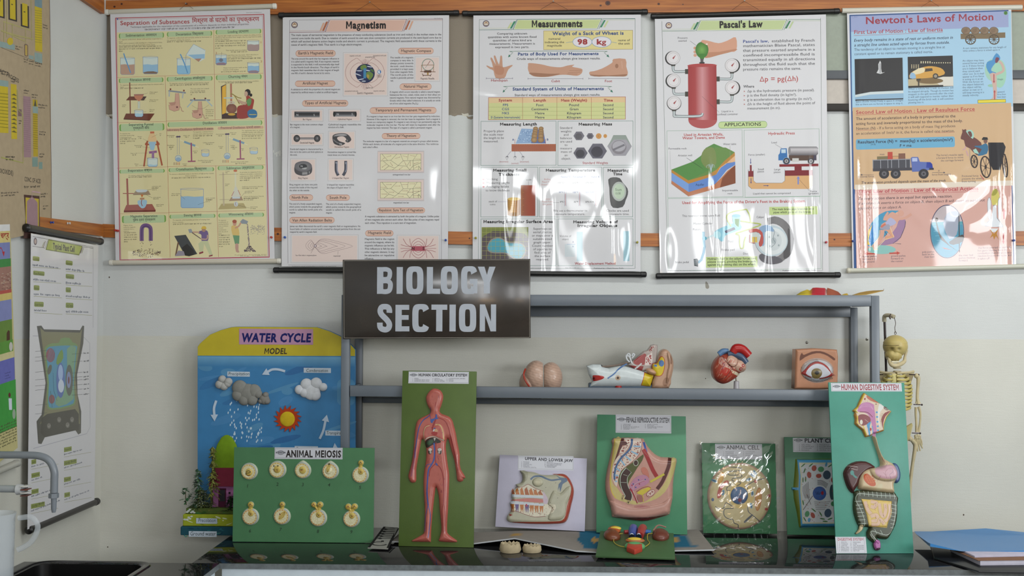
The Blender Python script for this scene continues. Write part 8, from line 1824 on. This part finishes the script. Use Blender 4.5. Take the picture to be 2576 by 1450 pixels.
for sg_ in(-1,1):
 q=lambda x,y,d=0:p(290+sg_*(x-290),y,d)
 mb=MB();mb.tube([q(300,668,.03),q(350,660,.03),q(420,655,.02),q(465,645,.005)],.0045,BN,8,4);mb.build('collarbone',M_bone,sk)
 mb=MB();mb.prism([q(440,640,-.02),q(470,660,-.018),q(420,800,-.03),q(360,690,-.034)],(0,-.004,0),BN,.001);mb.build('shoulder_blade',M_bone,sk)
 mb=MB();mb.ball(q(492,690),.0105,BN,12,10);mb.tube([q(500,690),q(510,720),q(505,800),q(500,910),q(512,968)],[.008,.008,.006,.006,.009],BN,10,4);mb.tube([q(500,910),q(490,965)],[.004,.005],BN,8);mb.build('upper_arm',M_bone,sk)
 mb=MB()
 for y0,a_,b_ in((676,418,512),(972,462,545),(1253,446,528)):mb.tube([q(a_,y0,.004),q(b_,y0+3,.004)],.0022,C('3a3034',1),6);mb.ball(q(b_,y0+3,.004),.004,C('4a4040',1),8,6)
 mb.build('joint_pin',M_metal,sk)
 mb=MB();mb.tube([q(488,1000),q(485,1060),q(490,1150),q(492,1245)],[.0065,.005,.005,.006],BN,8,4);mb.tube([q(515,995),q(530,1070),q(524,1170),q(512,1245)],[.006,.0045,.0045,.006],BN,8,4);mb.build('forearm',M_bone,sk)
 mb=MB()
 for x,y in((485,1285),(503,1280),(520,1285),(490,1300),(512,1300)):mb.ball(q(x,y),.0075,BN,8,6)
 for P in([(482,1295),(474,1330),(470,1350)],[(492,1300),(498,1370),(505,1435)],[(505,1300),(516,1370),(528,1430)],[(516,1300),(532,1360),(552,1405)],[(524,1295),(540,1330),(546,1375)]):mb.tube([q(*v)for v in P],[.0042,.0036,.0028],BN,8,4)
 mb.build('hand',M_bone,sk)
 mb=MB();mb.prism([q(300,1230,.0),q(360,1210,.005),q(450,1155,.01),q(458,1180,.012),q(430,1300,.02),q(400,1350,.02),q(330,1340,.01)],(0,.012,0),C('a0945e',1.5),.003);mb.build('hip_bone',M_bone,sk)
 mb=MB();mb.ball(q(428,1310,.01),.0105,BN,12,10);mb.tube([q(430,1310,.01),q(470,1350),q(478,1400),q(455,1550),q(430,1750),q(415,1935)],[.007,.010,.008,.0065,.007,.010],BN,10,4);mb.tube([q(414,1950),q(408,2120),q(404,2280)],[.009,.0055,.006],BN,8,4);mb.build('leg_bones',M_bone,sk)
# ------------------------------------------------------------------ water cycle model
YW=4.50;vw=(440,800,4.531);p=V3(*vw,YW);p2=V3(440,1080,4.531,YW)
wc=thing('water_cycle_model',(p(1150,0)[0],4.45,ZC+.001),'handmade blue and yellow water cycle model board, left of the rack','school model')
S=Surf(p(258,2400),(1,0,0),(0,0,1));OUT=[(258,2330),(258,328),(285,292),(400,190),(520,140),(640,106),(700,100),(1620,105),(1760,150),(1895,212),(2000,300),(2056,362),(2056,2330)]
mb=MB();mb.prism([p(x,y)for x,y in OUT],(0,.02,0),C('2f6a98',1.6),.001)
a=Art(S,1.55,2e-4);a.view(*vw);a.poly([(260,432),(260,330),(286,294),(400,193),(520,143),(640,109),(700,103),(1620,108),(1760,153),(1895,216),(2000,303),(2054,364),(2054,436)],'a8991f');rn=random.Random(4)
for _ in range(26):x,y=rn.uniform(330,1960),rn.uniform(520,1500);a.ell(x,y,rn.uniform(60,200),rn.uniform(18,50),rn.choice(('3a72a0','2a6292','44799f','255a8c')),rot=rn.uniform(-30,10),n=18)
a.vgrad(262,440,2052,560,'5f8fae','336d9a');a.rr(1850,700,2052,1000,60,'44799f')
for _ in range(75):x=rn.uniform(-1,1);y=rn.uniform(930,1420);a.ell(780+x*190+(y-930)*.1,y,7,15,'a9bccb',rot=8,n=8)
a.text(1015,410,'MODEL',62,'2a2018',w=262,bold=.03,ital=.1);mb_=mb;a.flush(mb_);mb_.build('back_board',M_satin,wc)
def strip(x0,y0,x1,y1,t,tx,tw,ty,h,col='a5b0bc',ink='22302c',bold=.0,view=vw,Y=YW,ital=.08):
 P_=V3(*view,Y);mb=MB();mb.prism([P_(x0,y0,.0012),P_(x1,y0+4,.0012),P_(x1,y1+4,.0012),P_(x0,y1,.0012)],(0,.0008,0),C(col,1.6))
 s_=Surf(P_(x0,y1,.0012),(1,0,0),(0,0,1));a=Art(s_,1.4,1e-4);a.view(*view);a.text(tx,ty,t,h,ink,w=tw,bold=bold,ital=ital);a.flush(mb);return mb.build('caption_strip',M_paper,wc)
strip(732,124,1575,304,'WATER CYCLE',760,790,272,92,'a07a94','1c1f5c',.045,ital=.1)
strip(598,612,853,668,'Precipitation',608,240,655,36);strip(1468,570,1778,626,'Condensation',1495,250,618,36);strip(1715,1286,1960,1342,'Transpiration',1725,232,1330,36);strip(1365,1462,1630,1520,'Evaporation',1380,230,1508,34)
for nm,L,c in(('rain_cloud',[(740,800,90),(830,860,110),(900,840,85),(720,880,70),(790,930,70),(880,930,70),(950,870,50)],'777773'),('rain_cloud',[(1020,930,60),(1035,880,35),(1050,950,38),(980,950,30)],'74726e'),('rain_cloud',[(540,700,45),(610,730,48),(510,760,50),(560,780,48),(600,750,45)],'9a9a98'),('white_cloud',[(1500,760,70),(1610,750,70),(1560,840,100),(1420,820,55),(1690,790,48),(1600,880,65),(1480,850,60)],'b9bcc2')):
 mb=MB();[mb.ball(p(x,y,.004),(r/4.531*.00166,.016,r/4.531*.00166),C(c,1.55),16,12)for x,y,r in L];mb.build(nm,M_matte,wc)
mb=MB();P_=[]
for i in range(48):t=i/48*2*pi+.1*(i%3==1);r=(155 if i%3==1 else 108 if i%3 else 116);P_.append(p(1284+r*1.04*cos(t),1152+r*sin(t),.005))
mb.prism(P_,(0,.005,0),C('a03a1c',1.4));su=mb.build('sun',M_matte,wc)
mb=MB();mb.ball(p(1282,1155,.005),(.0315,.004,.0315),C('b59a20',1.5));mb.build('sun_disc',M_matte,su)
for P,w in(([(1255,610),(1180,590),(1110,590),(1060,615)],26),([(470,945),(445,1030),(448,1105)],26),([(1650,1380),(1690,1290),(1715,1180)],26)):
 a=np.array(P,float);d=unit(a[-1]-a[-2]);n=np.array([-d[1],d[0]]);Q=smooth_open(a,4);T=np.gradient(Q,axis=0);T/=np.linalg.norm(T,axis=1,keepdims=True);Nn=np.c_[-T[:,1],T[:,0]]*w/2
 L=list(Q+Nn)+[a[-1]+n*42,a[-1]+d*75,a[-1]-n*42]+list((Q-Nn)[::-1]);mb=MB();mb.prism([p(x,y,.003)for x,y in L],(0,.003,0),C('a5b4c5',1.5));mb.build('arrow',M_paper,wc)
mb=MB();mb.prism([p(1790,1510,.003),p(1820,1430,.003),p(1860,1495,.003)],(0,.003,0),C('a5b4c5',1.5));mb.build('arrow',M_paper,wc)
mb=MB();c=p2(600,470);top=p2(600,62)[2];z0_=p2(0,900)[2];hh=top-c[2];mb.lathe([(.063,z0_-c[2]),(.062,0),(.060,.03),(.053,.07),(.040,.11),(.024,hh-.012),(.010,hh-.002),(.001,hh)],(c[0],0,c[2]),C('6a8a1c',1.3),n=32);mb.v[0][:,1]=4.485+mb.v[0][:,1]*.22;mb.build('hill',M_matte,wc)
YF2=4.40;q=V3(440,1080,4.531,YF2);xr=at(895,1300,YW)[0]
for nm,x,y0,y1,c,dy in(('water_layer',75,1112,1240,'1c4652',0),('soil_layer',95,975,1110,'8a9428',.006),('grass_layer',125,905,975,'4a5a2a',.012)):
 z1=q(0,y0)[2];z0=q(0,y1)[2];z0=max(z0,ZC+.0012)if nm[0]=='w'else z0
 mb=MB();mb.box((q(x,0)[0],YF2+dy,z0),(xr,YW-.001,z1),C(c,1.5),.004)
 a=Art(Surf((0,YF2+dy,0),(1,0,0),(0,0,1)),1.5,3e-4);a.view(440,1080,4.531)
 for _ in range(16):X_,Y_=rn.uniform(x+20,640),rn.uniform(y0+14,y1-14);a.ell(X_,Y_,rn.uniform(8,40),rn.uniform(3,9),rn.choice({'w':('2a6a70','143a4c','4a7a6a'),'s':('a5b03c','6f7c1e','b9bfa0'),'g':('3a6a34','2c4a20','5a5a30')}[nm[0]]),rot=rn.uniform(-30,30),n=9)
 if nm[0]!='w':[a.ell(x+15+i*16,y0+rn.uniform(12,60),16,10,'b5bab8',n=8)for i in range(6)]
 a.flush(mb);mb.build(nm,M_matte,wc)
strip(242,1016,482,1078,'Precolation',265,200,1060,42,view=(440,1080,4.531),Y=YF2+.005);strip(158,1164,476,1228,'Ground water',172,290,1214,44,view=(440,1080,4.531),Y=YF2-.001)
zg=q(0,905)[2];YH=4.435;h=V3(440,1080,4.531,YH)
mb=MB();mb.box((h(430,0)[0],YH,zg),(h(690,0)[0],YH+.045,h(0,650)[2]),C('8e5a84',1.5),.001);ho=mb.build('house',M_matte,wc)
mb=MB();mb.prism([h(388,655,.012),h(690,655,.012),h(690,452,-.02),h(425,452,-.02)],(0,.004,.003),C('5e1c2c',1.5));mb.build('roof',M_matte,ho)
mb=MB();mb.box((h(505,0)[0],YH-.001,zg),(h(592,0)[0],YH,h(0,672)[2]),C('4a1c34',1.2));mb.box((h(520,0)[0],YH-.002,h(0,820)[2]),(h(580,0)[0],YH-.0005,h(0,690)[2]),C('2c2c30',1));mb.build('door',M_matte,ho)
mb=MB();mb.box((h(620,0)[0],YH-.0015,h(0,738)[2]),(h(642,0)[0],YH,h(0,712)[2]),C('2a2028',1));mb.build('window_opening',M_matte,ho)
def plant(nm,x,y0,y1,w,cols,n,droop,Y,seed,leaf=.011):
 P_=V3(440,1080,4.531,Y);rn=random.Random(seed);b=P_(x,y1);t=P_(x,y0);b[2]=min(b[2],zg+.01)if True else b[2];W_=w/4.531*.00164
 s_=MB();s_.tube([b,(b+t)/2+[rn.uniform(-.004,.004),0,0],t],[.002,.0016,.0006],C('4a4428',1.2),6,3);H=s_
 m=MB()
 for i in range(n):
  f_=rn.random()**.8;c=b+(t-b)*f_;an=rn.uniform(0,2*pi);L=W_*(1-f_*.75)*rn.uniform(.5,1);d=np.array([cos(an),sin(an)*.6,-droop*rn.uniform(.3,1)]);e=c+d*L;k_=unit(np.cross(d,(0,0,1)));
  for g in range(5):
   u=c+d*L*(.2+g*.2);v=u+unit(d+[rn.uniform(-.6,.6),rn.uniform(-.6,.6),rn.uniform(-.5,.2)])*leaf;n_=k_*leaf*.3
   m.add([u,(u+v)/2+n_,v,(u+v)/2-n_],[(0,1,2,3)],C(rn.choice(cols),1.4))
 o=m.build(nm,M_matte,wc);H.build('stem',M_matte,o)
plant('conifer_tree',430,195,850,120,('7a7c3c','6c7436','8a8a4c'),170,.9,4.43,1);plant('conifer_tree',262,450,870,110,('3c5a44','34503a','8a9a94','4a6a40'),170,.6,4.42,2);plant('leafy_plant',128,670,860,95,('2f5a3a','3c6a44'),16,-.2,4.425,3,.016);plant('bush',300,690,900,190,('4a5430','3c4828','5a6038','8a9080'),170,.2,4.415,4);plant('bush',630,760,930,90,('1c2c1c','24361f'),60,.1,4.41,5)
# ------------------------------------------------------------------ things lying on the worktop
FR=[(983,1362,.012),(1193,1367,.012),(1295,1354,.036),(1450,1386,.012),(1500,1389,.008),(1650,1386,.008),(1797,1383,.014)];BK=[(1005,1342,.004),(1193,1340,.008),(1310,1336,.012),(1450,1336,.010),(1500,1337,.006),(1650,1336,.005),(1757,1333,.012)]
A_=np.array([at_z(x,y,ZON+z)for x,y,z in FR]);B_=np.array([at_z(x,y,ZON+z)for x,y,z in BK]);B_[:,1]=np.minimum(B_[:,1],D-.05)
mb=MB();n=60;m=12;V=[];K_=[];u_=np.linspace(0,6,n+1)
def lerp(L,u):i=min(int(u),5);return L[i]*(1-u+i)+L[i+1]*(u-i)
for u in u_:
 for j in range(m+1):
  f_=j/m;V.append(lerp(A_,u)*(1-f_)+lerp(B_,u)*f_)
  blue=u>3.3-.25*f_+.1*sin(f_*9)and f_>.12 and u<5.75-.2*f_;spot=any(hypot((u-a)*1.4,f_-b)<.16 for a,b in((1.95,.45),(3.9,.55),(5.35,.5)))
  K_.append(C('a8854a'if spot else '1f5f7c'if blue else '86807a',1.35))
V=np.array(V);k=len(V);F=[]
for i in range(n):
 for j in range(m):a=i*(m+1)+j;F+=[(a,a+m+1,a+m+2,a+1),(k+a,k+a+1,k+a+m+2,k+a+m+1)]
mb.add(np.concatenate([V,V-[0,0,.005]]),F,K_+[C('20',1)]*k)
E_=[V[i*(m+1)]for i in range(n+1)];mb.add(np.concatenate([E_,np.array(E_)-[0,0,.005]]),[(i,n+1+i,n+2+i,i+1)for i in range(n)],C('b5b8bc',1.3))
tag(mb.build('folded_chart',M_paper),'folded map chart with white edge lying under the boards on the worktop','chart')
q4=[at_z(967,1326,ZON+.030),at_z(1001,1329,ZON+.030),at_z(976,1380,ZON+.010),at_z(925,1378,ZON+.010)];N_=unit(np.cross(q4[2]-q4[3],q4[0]-q4[3]))
ct=thing('printed_card',(q4[2]+q4[3])/2,'small black and white lettered card lying tilted beside the olive board','card')
mb=MB();mb.prism([v-N_*.005 for v in q4],N_*.005,C('8a8a84',1.3));S=Surf(q4[3],q4[2]-q4[3],unit(unit(q4[0]-q4[3])+unit(q4[1]-q4[2])));a=Art(S,1,2e-4);a.view(900,1300,4.293);q=lambda u,v:(150+210*u+140*v,335-225*v)
a.line([(120,335),(290,112),(435,125)],8,'15');a.line([(325,342),(360,262),(435,130)],8,'15');a.ring(235,295,78,20,6,'1c',a0=20,a1=290);a.line([(265,262),(270,275)],8,'1c')
for y in(238,215,190,165,140):a.line([(200+(238-y)*.5,y),(375+(238-y)*.35,y-4)],5,'2a');a.line([(230+(238-y)*.6,y-8),(250+(238-y)*.6,y+6)],9,'1c')
a.flush(mb);mb.build('printed_face',M_paper,ct)
for x0,x1,y1,h_,nm in((1256,1310,1394,22,'left, taller one'),(1314,1362,1393.5,17,'right, lower one')):
 c=at_z((x0+x1)/2,y1,ZON);w=(x1-x0)/2700*c[1]/2;mb=MB();rn=random.Random(x0);n=26;R0=[];top=h_/2700*c[1]
 for j,(z,s_)in enumerate(((0,.92),(.3,1.0),(.6,.98),(.86,.94),(1,.86))):R0.append([c+[w*s_*cos(t)*(1+.04*rn.uniform(-1,1)),w*.8*s_*sin(t)+w*.8,top*z*(1 if j<4 else(1.0+(.12 if i%2 else-.1)))]for i,t in enumerate(np.linspace(0,2*pi,n,endpoint=False))])
 k=loft(mb,[np.array(r)for r in R0],C('a5977c',1.4));mb.add([np.mean(R0[-1],0)-[0,0,top*.25]]+R0[-1],[(0,1+i,1+(i+1)%n)for i in range(n)],C('a5977c',1.4))
 tag(mb.build('dental_cast',M_matte,sharp=50),'cream plaster tooth cast on the worktop, '+nm+' of the pair','dental cast','plaster tooth casts')
def flatbox(nm,label,cat,P,z0,z1,col,mat,bev=.002,sag=0):
 Q=[at_z(x,y,ZON+z0)for x,y in P];mb=MB();mb.prism([np.array([v[0],v[1],ZON+z0])for v in Q],(0,0,z1-z0),C(col,1.35),bev);return tag(mb.build(nm,mat),label,cat)
flatbox('black_folder','black folder lying at the bottom of the pile at the right end','folder',[(2462,1443),(2350,1408),(2340,1372),(2800,1372),(2800,1448)],0,.008,'1c1e22',M_plastic)
flatbox('paper_pile','pile of white and brown edged papers on the black folder','papers',[(2466,1424),(2390,1388),(2800,1380),(2800,1420)],.0085,.026,'b5b2c0',M_paper,.001)
flatbox('paper_pile','thinner sheaf of white papers directly under the blue folder','papers',[(2452,1404),(2392,1376),(2800,1368),(2800,1396)],.0292,.036,'b3aec0',M_paper,.001)
flatbox('card_folder','brown card folder between the paper piles at the right end','folder',[(2460,1412),(2384,1380),(2800,1374),(2800,1408)],.0262,.0290,'7a5a48',M_paper,.0005)
g=[[(2300,1358),(2345,1339),(2480,1330),(2576,1346),(2700,1352)],[(2305,1356),(2390,1352),(2480,1350),(2576,1358),(2700,1360)],[(2335,1366),(2405,1377),(2480,1372),(2576,1372),(2700,1368)],[(2340,1368),(2418,1392),(2490,1391),(2576,1386),(2700,1380)]];Yg=(4.42,4.36,4.15,4.05)
P_=np.array([[at(x,y,Y)for x,y in r]for r,Y in zip(g,Yg)]);P_[...,2]=np.maximum(P_[...,2],ZON+.0365);n=5;mb=MB();V=P_.reshape(-1,3);F=[]
for j in range(3):
 for i in range(4):a=j*n+i;F+=[(a,a+n,a+n+1,a+1),(20+a,20+a+1,20+a+n+1,20+a+n)]
F+=[(15+i,35+i,36+i,16+i)for i in range(4)]+[(j*n,20+j*n,20+j*n+n,j*n+n)for j in range(3)]
W_=V.copy();W_[15:,2]=np.maximum(W_[15:,2]-.012,ZON+.0362);W_[:15,2]=np.maximum(W_[:15,2]-.01,ZON+.0362)
mb.add(np.concatenate([V,W_]),F,C('2f70a8',1.5));tag(mb.build('blue_folder',M_plastic,sharp=60),'blue plastic folder on top of the pile at the right end','folder')
# ------------------------------------------------------------------ tap and jug by the sink
YT=3.55;p=V3(0,0,1,YT);PV=C('7f868f',1.15)
tp=thing('tap',(p(-14,1400)[0],YT,ZC),'grey plastic swan-neck tap at the sink on the left','tap')
mb=MB();x=p(-14,0)[0];mb.tube([(x,YT,ZC+.0005),(x,YT,p(0,716)[2]),(x,YT,p(0,708)[2])],[.031,.031,.026],PV,20);mb.build('standpipe',M_plastic,tp)
mb=MB();mb.tube([p(-12,1145),p(60,1145.5),p(100,1148),p(124,1160),p(136,1185),p(136.5,1212),p(136,1240)],.0122,PV,16,6);mb.build('spout',M_plastic,tp)
mb=MB();mb.lathe([(.0125,0),(.0165,.001),(.0165,.016),(.0125,.017)],p(135,1254),PV,n=6);mb.lathe([(.006,0),(.0085,.012),(.0095,.048)],p(135,1290),PV,n=14);mb.build('nozzle',M_plastic,tp)
mb=MB();mb.tube([p(-10,1230,.03),p(44,1231,.03)],.012,C('9aa0a6',1.2),14);mb.lathe([(.014,0),(.018,.002),(.016,.02)],p(42,1232,.03),C('b5b8bc',1.3),axis=(1,0,0),n=16);va=mb.build('valve',M_plastic,tp)
mb=MB();[mb.box(p(50,y+7,.048),p(80,y,.012),C(c,1.4),.001)for y,c in((1220,'c5c5c2'),(1228,'6a3a30'),(1236,'c5c5c2'),(1243,'54302a'))];mb.build('lever',M_plastic,va)
jug=mat_plain('clear_plastic',(.62,.67,.72,1),.25,alpha=.36);YJ=3.45;p=V3(0,0,1,YJ);cx=p(14,0)[0];r=p(56,0)[0]-cx;zt=p(0,1292)[2]
jg=thing('plastic_jug',(cx,YJ,ZC),'translucent plastic jug with a loop handle at the lower left corner','jug')
mb=MB();H=zt-ZC-.001;mb.lathe([(r*.9,.0),(r*.93,.01),(r*.98,H*.75),(r*1.0,H*.93),(r*1.06,H),(r*1.03,H),(r*.97,H*.93),(r*.95,H*.75),(r*.9,.012),(.001,.011)],(cx,YJ,ZC+.001),C('b5bcc5'),n=36,caps=False);mb.build('body',jug,jg)
mb=MB();mb.tube([p(46,1304),p(78,1302),p(94,1320),p(92,1340),p(78,1364),p(58,1378),p(44,1384)],.009,C('b5bcc5'),10,5,flat=((0,1,0),.7));mb.build('handle',jug,jg)
# ------------------------------------------------------------------ pins and nails
def pin(nm,label,x,y,col,Y=D-.022,X=None,side=0):
 c=at(x,y,Y)if X is None else at_x(x,y,X);ax=np.array([0,-1.0,0])if X is None else np.array([1.0,0,0]);mb=MB()
 if nm=='push_pin':mb.lathe([(.0006,-.012),(.0006,0),(.0042,.0005),(.0048,.002),(.003,.0035),(.003,.008),(.0045,.010),(.0045,.012),(.002,.0128)],c,C(col,1.4),axis=ax,n=14)
 else:mb.lathe([(.0009,-.012),(.0009,.009),(.003,.0092),(.003,.0105)],c,C(col,1.2),axis=ax,n=10)
 tag(mb.build(nm,M_plastic),label,'pin'if nm[0]=='p'else 'nail','push pins in the charts'if nm[0]=='p'else 'nails holding the chart cords')
YP=D-.027
for x,y,c,l in((292,580,'a02420','red push pin at the left edge of the yellow Separation chart, outer of two'),(297.5,581,'a02420','red push pin at the left edge of the yellow Separation chart, inner of two'),(683.5,597.5,'a82c20','red push pin at the right edge of the yellow Separation chart'),(717.5,597.5,'1f4a9a','blue push pin at the left edge of the Magnetism chart'),(1121.5,604.5,'1f3f8c','blue push pin at the right edge of the Magnetism chart'),(1197,599,'8a8420','yellow push pin at the left edge of the Measurements chart'),(1603,610,'8a8420','yellow push pin at the right edge of the Measurements chart'),(2077.5,610,'a02030',"red push pin at the right edge of the red cylinder chart"),(2145,607,'1f3a80',"blue push pin at the left edge of the blue and pink laws of motion chart"),(2548.5,605.5,'1f3a80',"blue push pin at the right edge of the blue and pink laws of motion chart")):pin('push_pin',l,x,y,c,YP)
pin('push_pin','blue push pin at the edge of the beige chemistry chart',127,560,'1f3f9a',X=XL+.019);pin('push_pin','white push pin in the left wall batten',169,562,'c5c5c5',X=XL+.019)
for x,y,l in((469,10,'yellow Separation chart'),(931,6.5,'Magnetism chart'),(1392,4.5,'Measurements chart'),(1872,3,"red cylinder chart"),(2341,2.5,'laws of motion chart')):pin('nail','small nail in the top batten holding the '+l,x,y,'8a8680',D-.0185)
for x,y,l in((2181,854,'between the right posts of the rack'),(2029.5,862,'above the eye model')):
 c=at(x,y,D);mb=MB();mb.lathe([(.006,-.001),(.006,.0012),(.0045,.0022)],c,C('9a9a94',1.2),axis=(0,-1,0),n=14);mb.lathe([(.0028,.0),(.0028,.0028)],c,C('4a4440',1),axis=(0,-1,0),n=8);tag(mb.build('wall_screw',M_metal),'screw head in the wall '+l,'screw','screws in the wall')
